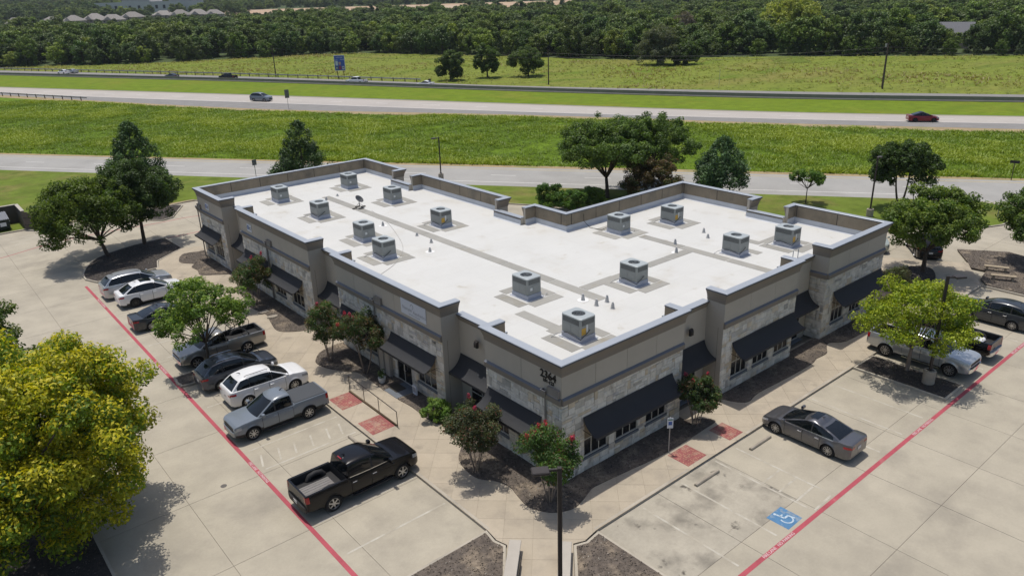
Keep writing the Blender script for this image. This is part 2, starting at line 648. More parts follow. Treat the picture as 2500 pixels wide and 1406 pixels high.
def stripe(n, t0, t1, w, mat, parent, z=0.004):
    mb = MB()
    a, b, c, d = road_pt(n - w / 2, t0), road_pt(n - w / 2, t1), road_pt(n + w / 2, t1), road_pt(n + w / 2, t0)
    mb.add([(*a, z), (*b, z), (*c, z), (*d, z)], [(0, 1, 2, 3)])
    return mb.build('edge_line' if t1 - t0 > 20 else 'lane_dash', mat, parent)


stripe(59.7, -260, 29, 0.16, m_white, road)
stripe(66.9, -260, 120, 0.14, m_yellow, road)
for k in range(-14, 9):
    stripe(63.4, k * 12.2 + 3.5, k * 12.2 + 6.8, 0.15, m_white, road)
# highway, near carriageway
hw = sheet('highway', S(hw_near) + S(hw_far)[::-1], -0.004, m_shoulder, kind='structure')
hmid = [(w[0] * 0.985 + f[0] * 0.015, w[1] * 0.985 + f[1] * 0.015) for w, f in zip(hw_white, hw_far)]


def lerp_path(A, B, t):
    return [(a[0] + (b[0] - a[0]) * t, a[1] + (b[1] - a[1]) * t) for a, b in zip(A, B)]


def ribbon(name, A, B, z, mat, parent, **kw):
    return sheet(name, S(A) + S(B)[::-1], z, mat, parent, **kw)


ribbon('carriageway', hw_white, lerp_path(hw_white, hw_far, 0.88), 0.0, m_hwy, hw)
ribbon('edge_line', lerp_path(hw_white, hw_far, 0.01), lerp_path(hw_white, hw_far, 0.035), 0.004, m_white, hw)
ribbon('edge_line', lerp_path(hw_white, hw_far, 0.845), lerp_path(hw_white, hw_far, 0.865), 0.004, m_yellow, hw)
LM = S(lerp_path(hw_white, hw_far, 0.44), 40)
acc = 0.0
LM0, LM1 = S(lerp_path(hw_white, hw_far, 0.43), 40), S(lerp_path(hw_white, hw_far, 0.45), 40)
run = None
for i in range(len(LM) - 1):
    d = math.dist(LM[i], LM[i + 1])
    on = (acc % 12.2) < 3.4
    if on and run is None:
        run = i
    if not on and run is not None:
        mb = MB()
        ps = LM0[run:i + 1] + LM1[run:i + 1][::-1]
        mb.add([(x, y, 0.004) for x, y in ps], [tuple(range(len(ps)))])
        mb.build('lane_dash', m_white, hw)
        run = None
    acc += d
ribbon('dirt_shoulder', offset_path(hw_near, 3.4), lerp_path(hw_near, hw_white, 0.05), -0.012, m_dirt, hw)
# far carriageway
h2 = sheet('far_highway', S(h2_near) + S(h2_far)[::-1], -0.004, m_shoulder, kind='structure')
ribbon('carriageway', [(a[0] * .97 + b[0] * .03, a[1] * .97 + b[1] * .03) for a, b in zip(h2_near, h2_near)], h2_near, -0.003, m_hwy, h2) if False else None


def nearest_far(P, t):
    """point offset from a path to its left by t metres"""
    return offset_path(P, -t)


sheet('carriageway', S(nearest_far(h2_near, 1.3)) + S(nearest_far(h2_near, 7.6))[::-1], 0.0, m_hwy, h2)
sheet('edge_line', S(nearest_far(h2_near, 7.2)) + S(nearest_far(h2_near, 7.45))[::-1], 0.004, m_white, h2)

# kerbs
KH = 0.13


def kerb(pts, parent=None, w=0.16, mat=None, closed=False, h=KH, name='kerb'):
    mb = MB()
    if closed and area(pts) < 0:
        pts = pts[::-1]
    sweep(mb, pts, [(0.0, -0.05), (-0.02, h), (-w, h + 0.004), (-w, -0.05)], caps=not closed, closed=closed)
    return mb.build(name, mat or m_kerb, parent)


walk_poly = ([(-4.65, -0.2), (-4.65, 46.7), (-4.3, 46.85), (-3.75, 48.7), (-0.95, 51.0), (0.5, 50.4), (0.5, 0.5), (31.0, 0.5), (31.0, 5.6), (38.5, 5.8), (42.3, 4.4), (44.6, 0.5),
              (45.4, -0.7), (44.2, -1.3), (42.1, -2.6), (40.7, -3.35), (23.5, -3.35), (-1.15, -3.35), (-2.0, -3.5), (-2.5, -3.3), (-3.7, -4.6), (-9.5, -10.6), (-11.6, -8.8), (-5.7, -2.85), (-4.62, -1.5),
              (-4.76, -0.95)])
walk = sheet('sidewalk', walk_poly, KH - 0.012, m_wjoint, kind='structure')
C45 = math.cos(math.radians(47)), math.sin(math.radians(47))
rot = lambda p: (p[0] * C45[0] + p[1] * C45[1], -p[0] * C45[1] + p[1] * C45[0])
unrot = lambda p: (p[0] * C45[0] - p[1] * C45[1], p[0] * C45[1] + p[1] * C45[0])
rp = [rot(p) for p in walk_poly]
CELL = 1.28
nslab = 0
RAMP = (-4.66, -3.02, 9.75, 15.05)
for i in range(-14, 42):
    for j in range(-40, 50):
        c = clip_cell(rp, i * CELL + 0.0045, (i + 1) * CELL - 0.0045, j * CELL + 0.0045, (j + 1) * CELL - 0.0045)
        if len(c) < 3 or abs(area(c)) < 0.02:
            continue
        c = [unrot(p) for p in c]
        if not any(in_view(x, y, 0.1, 0.03) for x, y in c):
            continue
        cx, cy = sum(p[0] for p in c) / len(c), sum(p[1] for p in c) / len(c)
        if cx > 0.45 and cy > 0.45 and cx < 31:
            continue
        mb = MB()
        mb.prism(c, KH - 0.03, KH + rng.uniform(-0.001, 0.001))
        mb.build('slab', m_walk, walk)
        nslab += 1
# kerb faces of the sidewalk
kerb([(-4.65, 46.7), (-4.65, 15.1)], walk)
kerb([(-4.65, 9.7), (-4.65, -0.2)], walk)
kerb([(-1.15, -3.35), (5.3, -3.35)], walk)
kerb([(10.1, -3.35), (21.1, -3.35)], walk)
kerb([(23.5, -3.35), (40.7, -3.35)], walk)
kerb([(40.75, -3.4), (40.75, -12)], walk)
mb = MB()
sweep(mb, [(-4.6, 15.1), (-4.6, 9.7)], [(0.07, -0.04), (0.05, 0.035), (-0.1, 0.05), (-0.1, -0.04)])
mb.build('dropped_kerb', m_kerb, walk)
mb = MB()
sweep(mb, [(5.3, -3.3), (10.1, -3.3)], [(0.07, -0.04), (0.05, 0.035), (-0.1, 0.05), (-0.1, -0.04)])
mb.build('dropped_kerb', m_kerb, walk)
for (x0, x1, y0, y1) in ((-4.42, -3.05, 9.85, 11.45), (-4.35, -3.05, 13.3, 14.95)):
    mb = MB()
    mb.box(x0, x1, y0, y1, KH, KH + 0.006)
    mb.build('red_ramp_panel', m_redpad, walk)
for (x0, x1, y0, y1) in ((5.5, 6.95, -3.1, -1.82), (8.9, 10.05, -3.1, -1.8)):
    mb = MB()
    mb.box(x0, x1, y0, y1, KH, KH + 0.006)
    mb.build('red_ramp_panel', m_redpad, walk)
# hatch-scored dots on the right ramps
m_dome = M('ramp_dome_ochre', (0.42, 0.26, 0.16), 0.85, var=0.3)
for (x0, x1, y0, y1) in ((5.5, 6.95, -3.1, -1.82), (8.9, 10.05, -3.1, -1.8), (-4.42, -3.05, 9.85, 11.45), (-4.35, -3.05, 13.3, 14.95)):
    mb = MB()
    y = y0 + 0.06
    while y < y1 - 0.05:
        x = x0 + 0.05
        while x < x1 - 0.14:
            if rng.random() < (0.62 if x0 > 0 else 0.45):
                w = rng.uniform(0.05, 0.12)
                mb.add([(x, y, KH + 0.010), (x + w, y, KH + 0.010), (x + w, y + 0.03, KH + 0.010), (x, y + 0.03, KH + 0.010)], [(0, 1, 2, 3)])
            x += 0.15
        y += 0.075
    mb.build('worn_brick_joints', m_dome, walk, kind='stuff')


# planting beds (mulch): gently mounded
def bed(name, poly, z=KH + 0.012, mat=None, mound=0.03, kerbed=None, **kw):
    mb = MB()
    n = len(poly)
    P = poly if area(poly) > 0 else poly[::-1]
    mb.prism(P, z - 0.05, z + mound)
    return mb.build(name, mat or m_mulch, kind='structure', **kw)


bed('planting_bed', smooth_path([(-1.4, 12.2), (-1.28, 10.9), (-1.36, 9.6), (-1.35, 9.0), (-1.25, 8.4), (-0.75, 8.0), (-0.9, 7.0), (-1.6, 5.8), (-2.36, 5.0), (-2.68, 3.95), (-2.65, 3.0), (-2.17, 2.3), (-1.97, 1.5),
                                 (-2.13, 0.78), (-2.3, -0.07), (-2.17, -0.6), (-1.76, -1.25), (-0.9, -1.66), (-0.08, -1.5), (0.77, -1.2), (1.46, -1.22), (3.0, -1.38), (5.3, -1.62), (7.8, -1.62), (8.8, -1.58), (9.9, -1.5),
                                 (9.6, -0.9), (8.8, -0.3)], 4) + [(8.8, 0.3), (0.3, 0.3), (0.3, 12.2)])
bed('planting_bed', [(0.3, 21.3)] + smooth_path([(-0.37, 21.4), (-1.76, 21.04), (-2.55, 20.2), (-2.74, 19.56), (-2.5, 18.5), (-1.84, 17.3), (-1.4, 16.6), (-1.42, 13.7)], 4) + [(0.3, 13.7)])
bed('planting_bed', smooth_path([(-0.5, 24.8), (-1.67, 25.4), (-2.42, 26.37), (-2.1, 28.3), (-1.8, 29.6), (-2.0, 31), (-2.1, 32.5), (-1.77, 33.6), (-1.6, 35.4), (-1.85, 36.6), (-1.2, 37.0), (-0.3, 37.1)], 4)[::-1] + [(0.3, 24.8), (0.3, 37.1)])
bed('planting_bed', smooth_path([(-0.4, 40.4), (-1.56, 41.3), (-2.33, 42.1), (-2.11, 43.4), (-2.18, 44.7), (-1.73, 45.4), (-2.47, 46.6), (-2.26, 47.8), (-1.45, 49.0), (-0.2, 48.7)], 4)[::-1] + [(0.3, 40.4), (0.3, 48.7)])
bed('planting_bed', smooth_path([(12.1, -0.3), (12.4, -1.0), (12.95, -1.5), (14.3, -1.32), (17.3, -1.46), (19.65, -1.49), (20.5, -1.32), (21.65, -1.36), (22.4, -0.95), (23.2, -0.7), (24.2, -1.3), (27, -1.4), (30.5, -1.2), (31.5, -0.6)], 4) + [(31.5, 0.3), (12.1, 0.3)])
bed('planting_bed', smooth_path([(41.1, 0.2), (41.95, 1.0), (41.3, 2.1), (40, 2.4), (38, 3.1), (36, 2.9), (33.5, 2.6), (31.6, 3.2), (31.3, 1.5), (31.6, -0.6), (34, -1.0), (37, -0.7), (39.4, -0.5)], 4, True), mat=m_mulch2)
bed('planting_bed', [(44.3, -2.4), (44.25, -1.3), (45.5, -0.6), (48.3, 1.3), (50.5, -2.0), (48.5, -9), (41, -12), (40.95, -3.7), (42.1, -2.8)])


def island(pts, label=None, mat=None):
    b = bed('traffic_island', offset_path(pts if area(pts) > 0 else pts[::-1], -0.14, True), z=0.11, mat=mat)
    kerb(pts, b, closed=True)
    return b


island(smooth_path([(-9.98, 48.1), (-9.8, 49.8), (-8.76, 52.4), (-7.1, 54.3), (-4.2, 55.5), (-1.5, 55.85)], 4) + [(-1.0, 55.7), (-0.85, 51.1), (-3.78, 48.75), (-4.35, 46.7), (-9.4, 46.6)], mat=m_mulch2)
island(smooth_path([(-4.68, 24.4), (-9.7, 24.2), (-10.25, 23.7), (-10.25, 22.9), (-9.7, 22.5), (-4.68, 22.5)], 3))
island([(21.05, -3.36), (21.05, -8.7), (23.5, -8.72), (23.5, -3.36)], mat=m_mulch2)
island([(-4.66, -0.16), (-9.9, -0.2), (-10.4, -4), (-11.7, -8.75), (-5.75, -2.8), (-4.66, -1.5), (-4.8, -0.95)])
island([(-1.12, -3.42), (-2.0, -3.56), (-2.55, -3.35), (-3.75, -4.65), (-9.4, -10.6), (-1.0, -11)])
island([(-17.6, 15.2), (-17.6, -2), (-26, -2), (-26, 34), (-19.2, 34), (-18.3, 16)], mat=m_mulch2)
island([(0.9, 62.8), (2.1, 63.3), (4.6, 67.8), (3.8, 69.0), (0.4, 68.6), (-0.4, 64.2)], mat=m_mulch2)
lk = sheet('lawn_kerb_strip', [(-9.3, 69.6), (6.4, 69.2), (6.4, 69.8), (-9.3, 70.2)], 0.094, m_dirt, kind='structure')
kerb(lot_edge[::-1], lk, h=0.12)
kerb([(-10.2, 69.9), (-60, 69.9)][::-1], lk)

# painted markings on the lot
def paint(name, pts, mat, z=0.0045, parent=None):
    mb = MB()
    mb.add([(x, y, z) for x, y in pts], [tuple(range(len(pts)))])
    return mb.build(name, mat, parent or lot)


def line(a, b, w, mat, name='parking_stripe', z=0.0045):
    d = (Vector(b) - Vector(a)).normalized()
    n = Vector((-d.y, d.x)) * w / 2
    a, b = Vector(a), Vector(b)
    return paint(name, [a - n, b - n, b + n, a + n], mat, z)


fl = line((-10.28, -12), (-10.28, 46.5), 0.21, m_red, 'fire_lane_stripe')
fr = line((-2.0, -9.0), (42, -9.0), 0.21, m_red, 'fire_lane_stripe')
arc = smooth_path([(-22, 58.5), (-14.5, 60.7), (-10.2, 62.4), (-6, 62.9), (0.3, 62.4), (3.8, 62.3), (9, 60)], 5)
for a, b in zip(arc, arc[1:]):
    line(a, b, 0.12, m_red, 'fire_lane_stripe')
line((-0.9, 55.85), (6, 56), 0.12, m_red, 'fire_lane_stripe')
m_txt = M('faded_white_lettering', (0.56, 0.42, 0.42), 0.8, var=0.15)
for par, segs in ((fl, [(-10.28, y, -math.pi / 2) for y in (10.95, 26.4, 41.4, -4)]), (fr, [(x, -9.0, 0) for x in (3.9, 17.5, 31.2)])):
    for x, y, a in segs:
        t = mobj('lettering', text_mesh('FIRE LANE   NO PARKING', 0.20, m_txt, bold=0.003), par, (x, y, 0.0085))
        t.rotation_euler = (0, 0, a)
for y in (2.7, 5.35, 8.2, 10.95, 16.4, 19.15, 21.9, 27.6, 30.4, 33.1, 35.9, 38.6, 41.4, 44.1):
    line((-9.9, y), (-4.85, y), 0.10, m_faded)
line((-9.9, 13.1), (-4.85, 13.1), 0.10, m_faded)
for x in (-9.8, -8.85, -8.0, -7.05, -6.1, -5.35):
    line((x - 0.1, 11.25), (x + 0.22, 12.35), 0.10, m_faded)
for x in (1.6, 4.35, 7.0, 8.7, 11.0 + 2.6, 16.0, 18.4, 26.6, 29.5, 32.2, 35.8, 38.5):
    line((x, -8.6), (x, -3.6), 0.10, m_faded)
for k in range(4):
    line((7.1, -6.15 - k * 0.88), (8.6, -5.75 - k * 0.88 - 0.35), 0.10, m_faded)
for k in range(5):
    line((-13.1 + 0.1 * k, 67.6 - 0.75 * k), (-9.0, 66.8 - 0.75 * k), 0.10, m_faded)
line((4.7, 68.0), (6.4, 63.5), 0.10, m_faded)
# accessible-parking symbol
bl = paint('accessible_symbol_panel', [(5.05, -7.66), (6.2, -7.66), (6.2, -8.72), (5.05, -8.74)], m_blue)
m_sym = M('symbol_white', (0.42, 0.50, 0.56), 0.8, var=0.2, scale=3, alt=(0.10, 0.23, 0.42), altlo=0.52, altscale=4)
mb = MB()
pts = [(5.63 + 0.27 * math.cos(a), -8.3 + 0.27 * math.sin(a)) for a in [math.radians(x) for x in range(150, 391, 15)]]
for a, b in zip(pts, pts[1:]):
    d = (Vector(b) - Vector(a)).normalized()
    n = Vector((-d.y, d.x)) * 0.035
    mb.add([(*(Vector(q)), 0.009) for q in (Vector(a) - n, Vector(b) - n, Vector(b) + n, Vector(a) + n)], [(0, 1, 2, 3)])
for a, b, w in (((5.55, -7.85), (5.60, -8.2), 0.045), ((5.60, -8.2), (5.86, -8.22), 0.045), ((5.86, -8.22), (5.95, -8.5), 0.04), ((5.57, -8.0), (5.76, -8.02), 0.035)):
    d = (Vector(b) - Vector(a)).normalized()
    n = Vector((-d.y, d.x)) * w
    mb.add([(*(Vector(q)), 0.0095) for q in (Vector(a) - n, Vector(b) - n, Vector(b) + n, Vector(a) + n)], [(0, 1, 2, 3)])
mb.add([(5.53 + 0.07 * math.cos(k), -7.78 + 0.07 * math.sin(k), 0.009) for k in [i * math.pi / 6 for i in range(12)]], [tuple(range(12))])
mb.build('wheelchair_symbol', m_sym, bl, kind='stuff')
# manhole cover
mb = MB()
mb.lathe([(0.0, 0.003), (0.13, 0.003), (0.15, 0.0), (0.15, -0.02)], 20)
mh = mb.build('cleanout_cover', M('cast_iron', (0.12, 0.11, 0.10), 0.7, metal=0.4, var=0.2), None, loc=(-12.0, 11.0, 0.004), label='small round iron cover set in the bare concrete drive left of the red line', category='cover')
# stepping stones, debris in the bed
# ================================================================== office building
m_stucco = M('stucco_taupe', (0.45, 0.405, 0.335), 0.92, var=0.07, scale=0.8, fine=60, bump=0.25, rand=0.02)
m_cornice = M('cornice_brown', (0.235, 0.203, 0.165), 0.9, var=0.08, scale=0.8, fine=40, bump=0.15)
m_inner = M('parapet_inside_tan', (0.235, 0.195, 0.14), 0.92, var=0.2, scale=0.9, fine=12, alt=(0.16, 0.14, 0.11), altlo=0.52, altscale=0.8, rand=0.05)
m_gap = M('dark_joint', (0.06, 0.052, 0.045), 0.9, var=0)
m_coping = M('coping_metal', (0.36, 0.385, 0.42), 0.5, metal=0.35, var=0.06, scale=1)
m_drip = M('coping_drip_dark', (0.09, 0.10, 0.12), 0.5, metal=0.5, var=0)
m_flash = M('roof_flashing_grey', (0.50, 0.52, 0.55), 0.6, var=0.1, scale=1)
m_mortar = M('stone_backing', (0.20, 0.185, 0.155), 0.95, var=0.2)
m_ledgetop = M('ledge_slate', (0.135, 0.145, 0.165), 0.8, var=0.1)
m_sill = M('sill_slate', (0.13, 0.145, 0.165), 0.7, var=0.12)
m_frame = M('window_frame_cream', (0.55, 0.52, 0.46), 0.5, var=0.05)
m_glass = M('dark_window_glass', (0.012, 0.014, 0.016), 0.06, var=0, spec=0.6)
m_blind = M('window_blind', (0.16, 0.13, 0.085), 0.5, var=0.15, scale=3, spec=0.6)
m_awn = M('awning_canvas_black', (0.030, 0.031, 0.034), 0.82, var=0.10, scale=2, fine=60, coord='obj')
m_gutter = M('gutter_taupe', (0.23, 0.21, 0.185), 0.7, var=0.06)
m_bright = M('bare_metal_rim', (0.75, 0.75, 0.75), 0.35, metal=0.6, var=0)
m_black = M('black_plastic', (0.012, 0.012, 0.013), 0.45, var=0)


def stone_mat(name, rnd):
    m = M(name, (0.5, 0.47, 0.4), 0.93, var=0.22, scale=3.0, fine=14, attr=not rnd, alt=(0.16, 0.145, 0.125), altlo=0.60, altscale=1.7, bump=0.6,
          stretch=(1, 1, 0.55))
    if rnd:
        nt = m.node_tree
        oi = nt.nodes.new('ShaderNodeObjectInfo')
        cr = nt.nodes.new('ShaderNodeValToRGB')
        el = cr.color_ramp
        cols = [(0.0, (0.40, 0.375, 0.325)), (0.2, (0.58, 0.54, 0.465)), (0.5, (0.65, 0.61, 0.53)), (0.78, (0.70, 0.66, 0.58)), (0.9, (0.58, 0.485, 0.35)), (1.0, (0.50, 0.475, 0.44))]
        el.elements[0].position, el.elements[0].color = 0.0, (*cols[0][1], 1)
        el.elements[1].position, el.elements[1].color = 1.0, (*cols[-1][1], 1)
        for p, c in cols[1:-1]:
            e_ = el.elements.new(p)
            e_.color = (*c, 1)
        nt.links.new(oi.outputs['Random'], cr.inputs[0])
        for n in nt.nodes:
            if n.type == 'MIX' and n.data_type == 'RGBA':
                nt.links.new(cr.outputs[0], n.inputs[6])
    return m


m_stone1 = stone_mat('limestone_block', True)
m_stone2 = stone_mat('limestone_coursing', False)
STONE_COLS = [(0.40, 0.375, 0.325), (0.54, 0.505, 0.435), (0.62, 0.58, 0.50), (0.66, 0.62, 0.54), (0.70, 0.66, 0.58), (0.58, 0.485, 0.35), (0.50, 0.475, 0.44)]

bld = thing('office_building', 'single storey L shaped office building with white flat roof, limestone walls and black awnings', 'building')
RD = 1.15
FOOT = [(0, 0), (8.7, 0), (8.7, RD), (12.2, RD), (12.2, 0), (19.6, 0), (19.6, RD), (23.2, RD), (23.2, 0), (30.8, 0), (30.8, 7.0), (30.8 - RD, 7.0), (30.8 - RD, 10.1), (30.8, 10.1), (30.8, 17.4), (17.1, 17.4),
        (17.1, 20.9), (17.1 - RD, 20.9), (17.1 - RD, 24.2), (17.1, 24.2), (17.1, 36.6), (17.1 - RD, 36.6), (17.1 - RD, 39.7), (17.1, 39.7), (17.1, 46.9), (0, 46.9), (0, 41), (RD, 41), (RD, 37.1), (0, 37.1), (0, 25), (RD, 25),
        (RD, 21.1), (0, 21.1), (0, 9.3), (RD, 9.3), (RD, 5.5), (0, 5.5)]
TALL = [[(RD, 5.5), (0, 5.5), (0, 0), (8.7, 0), (8.7, RD)], [(12.2, RD), (12.2, 0), (19.6, 0), (19.6, RD)], [(23.2, RD), (23.2, 0), (30.8, 0), (30.8, 7.0), (30.8 - RD, 7.0)],
        [(30.8 - RD, 10.1), (30.8, 10.1), (30.8, 17.4), (17.1, 17.4), (17.1, 20.9), (17.1 - RD, 20.9)], [(17.1 - RD, 24.2), (17.1, 24.2), (17.1, 36.6), (17.1 - RD, 36.6)],
        [(17.1 - RD, 39.7), (17.1, 39.7), (17.1, 46.9), (0, 46.9), (0, 41), (RD, 41)], [(RD, 37.1), (0, 37.1), (0, 25), (RD, 25)], [(RD, 21.1), (0, 21.1), (0, 9.3), (RD, 9.3)]]
LOW = [[(8.7, RD), (12.2, RD)], [(19.6, RD), (23.2, RD)], [(30.8 - RD, 7.0), (30.8 - RD, 10.1)], [(17.1 - RD, 20.9), (17.1 - RD, 24.2)], [(17.1 - RD, 36.6), (17.1 - RD, 39.7)], [(RD, 41), (RD, 37.1)], [(RD, 25), (RD, 21.1)],
       [(RD, 9.3), (RD, 5.5)]]
ROOF, TOP, LTOP, LEDGE0, LEDGE1 = 5.15, 6.5, 5.72, 4.3, 4.70
rs = random.Random(3)


def seg_frame(a, b):
    a, b = Vector(a), Vector(b)
    d = (b - a).normalized()
    return a, d, Vector((d.y, -d.x)), (b - a).length


def place_box(mb, a, d, n, s0, s1, o0, o1, z0, z1, mi=0, bevel=0.0):
    """box along a wall: s along, o outwards"""
    P = []
    for z in (z0, z1):
        for s, o in ((s0, o0), (s1, o0), (s1, o1), (s0, o1)):
            q = a + d * s + n * o
            P.append((q.x, q.y, z))
    mb.add(P, [(0, 1, 2, 3), (4, 5, 6, 7), (0, 1, 5, 4), (1, 2, 6, 5), (2, 3, 7, 6), (3, 0, 4, 7)], mi)


# ---- windows: (bay chain segment start, end) -> list of (s0, s1, z0, z1, columns, rows)
WINS = {((0, 0), (8.7, 0)): [(1.45, 3.05), (3.72, 5.27), (5.95, 7.5)],
        ((12.2, 0), (19.6, 0)): [(1.1, 2.6), (3.3, 4.8), (5.5, 7.0)],
        ((23.2, 0), (30.8, 0)): [(1.2, 2.7), (3.55, 5.05), (5.9, 7.3)],
        ((0, 5.5), (0, 0)): [(0.35, 1.6), (2.3, 4.0)],
        ((0, 21.1), (0, 9.3)): [(1.0, 2.6), (3.3, 4.9), (9.1, 10.9)],
        ((0, 37.1), (0, 25)): [(0.9, 2.5), (3.2, 4.8), (5.6, 7.2), (8.5, 10.3)],
        ((0, 46.9), (0, 41)): [(0.7, 2.2), (2.9, 4.6)]}
DOORS = {((0, 21.1), (0, 9.3)): [(6.7, 8.3)]}
AWN = {((0, 0), (8.7, 0)): [(1.37, 7.9)], ((12.2, 0), (19.6, 0)): [(0.95, 7.3)], ((23.2, 0), (30.8, 0)): [(1.03, 7.55)],
       ((0, 5.5), (0, 0)): [(0.1, 4.16)], ((0, 21.1), (0, 9.3)): [(0.3, 5.1), (6.4, 11.1)], ((0, 37.1), (0, 25)): [(0.2, 5.0), (5.45, 10.6)], ((0, 46.9), (0, 41)): [(0.3, 4.75)]}
WZ0, WZ1 = 0.98, 3.0

# ---- structural walls
for ch in TALL:
    mb = MB()
    sweep(mb, ch, [(-0.12, 0.0), (-0.12, LEDGE0), (0, LEDGE0), (0, 6.42), (-0.2, 6.42), (-0.2, ROOF - 0.5), (-0.5, ROOF - 0.5), (-0.5, 0)], mis=[1, 1, 0, 0, 2, 2, 2, 2])
    mb.build('wall', [m_stucco, m_mortar, m_inner], bld)
    mb = MB()
    sweep(mb, ch, [(0.003, 5.74), (0.04, 5.80), (0.05, 5.95), (0.09, 6.10), (0.18, 6.32), (0.20, 6.33), (0.20, 6.43), (0.003, 6.43)])
    mb.build('cornice', m_cornice, bld)
    mb = MB()
    sweep(mb, ch, [(0.235, 6.385), (0.235, 6.46), (0.21, 6.485), (-0.20, 6.50), (-0.235, 6.47), (-0.235, 6.40), (-0.20, 6.43), (0.20, 6.43)], mis=[1, 0, 0, 0, 1, 1, 0, 1])
    mb.build('coping', [m_coping, m_drip], bld)
    mb = MB()
    sweep(mb, ch, [(-0.203, ROOF + 0.42), (-0.23, ROOF + 0.40), (-0.24, ROOF + 0.06), (-0.36, ROOF + 0.004), (-0.36, ROOF - 0.03), (-0.203, ROOF - 0.03)])
    mb.build('roof_flashing', m_flash, bld)
for ch in LOW:
    mb = MB()
    sweep(mb, ch, [(0, 0), (0, LTOP - 0.06), (-0.3, LTOP - 0.06), (-0.3, 0)], mis=[0, 0, 1, 1])
    mb.build('recess_wall', [m_stucco, m_inner], bld)
    a, d, n, ln = seg_frame(*ch)
    ch2 = [tuple(a + d * 0.004), tuple(a + d * (ln - 0.004))]
    mb = MB()
    sweep(mb, ch2, [(0.003, LTOP - 0.42), (0.1, LTOP - 0.2), (0.14, LTOP - 0.18), (0.14, LTOP - 0.05), (0.003, LTOP - 0.05)])
    mb.build('cornice', m_cornice, bld)
    mb = MB()
    sweep(mb, ch2, [(0.17, LTOP - 0.09), (0.17, LTOP - 0.03), (0.15, LTOP - 0.01), (-0.3, LTOP), (-0.33, LTOP - 0.03), (-0.33, LTOP - 0.09), (-0.3, LTOP - 0.055), (0.14, LTOP - 0.055)], mis=[1, 0, 0, 0, 1, 1, 0, 1])
    mb.build('coping', [m_coping, m_drip], bld)
    mb = MB()
    sweep(mb, ch2, [(-0.303, ROOF + 0.40), (-0.33, ROOF + 0.38), (-0.34, ROOF + 0.06), (-0.46, ROOF + 0.004), (-0.46, ROOF - 0.03), (-0.303, ROOF - 0.03)])
    mb.build('roof_flashing', m_flash, bld)

# ---- facade panels, ledges, stonework
singles = []
rest = {}
unit = MB()
unit.bev(-0.5, 0.5, -0.5, 0.5, -0.5, 0.5, 0.035)
stone_me = unit.mesh(m_stone1, name='stone')


def ashlar(a, d, n, L, z0, z1, holes, key):
    """broken-range ashlar: random rectangles on a cell grid"""
    cw, chh = 0.21, 0.16
    nx, nz = max(1, round(L / cw)), max(1, round((z1 - z0) / chh))
    cw, chh = L / nx, (z1 - z0) / nz
    occ = [[False] * nz for _ in range(nx)]
    for i in range(nx):
        for j in range(nz):
            s, z = (i + .5) * cw, z0 + (j + .5) * chh
            for h in holes:
                if h[0] < s < h[1] and h[2] < z < h[3]:
                    occ[i][j] = True
    for j in range(nz):
        for i in range(nx):
            if occ[i][j]:
                continue
            w, h = rs.choice([(1, 1), (2, 1), (2, 1), (3, 1), (3, 1), (2, 2), (3, 2), (1, 2), (4, 1), (2, 2), (3, 2), (1, 3)])
            ww = 0
            while ww < w and i + ww < nx and not occ[i + ww][j]:
                ww += 1
            hh = 1
            while hh < h and j + hh < nz and all(not occ[i + q][j + hh] for q in range(ww)):
                hh += 1
            for q in range(ww):
                for r in range(hh):
                    occ[i + q][j + r] = True
            g = 0.008
            s0, s1, q0, q1 = i * cw + g, (i + ww) * cw - g, z0 + j * chh + g, z0 + (j + hh) * chh - g
            c = a + d * ((s0 + s1) / 2)
            dep = 0.12 + rs.uniform(-0.006, 0.022)
            dist = (Vector((c.x, c.y, (q0 + q1) / 2)) - CAM).length
            singles.append((dist / math.sqrt((s1 - s0) * (q1 - q0)), a, d, n, s0, s1, q0, q1, dep, key))


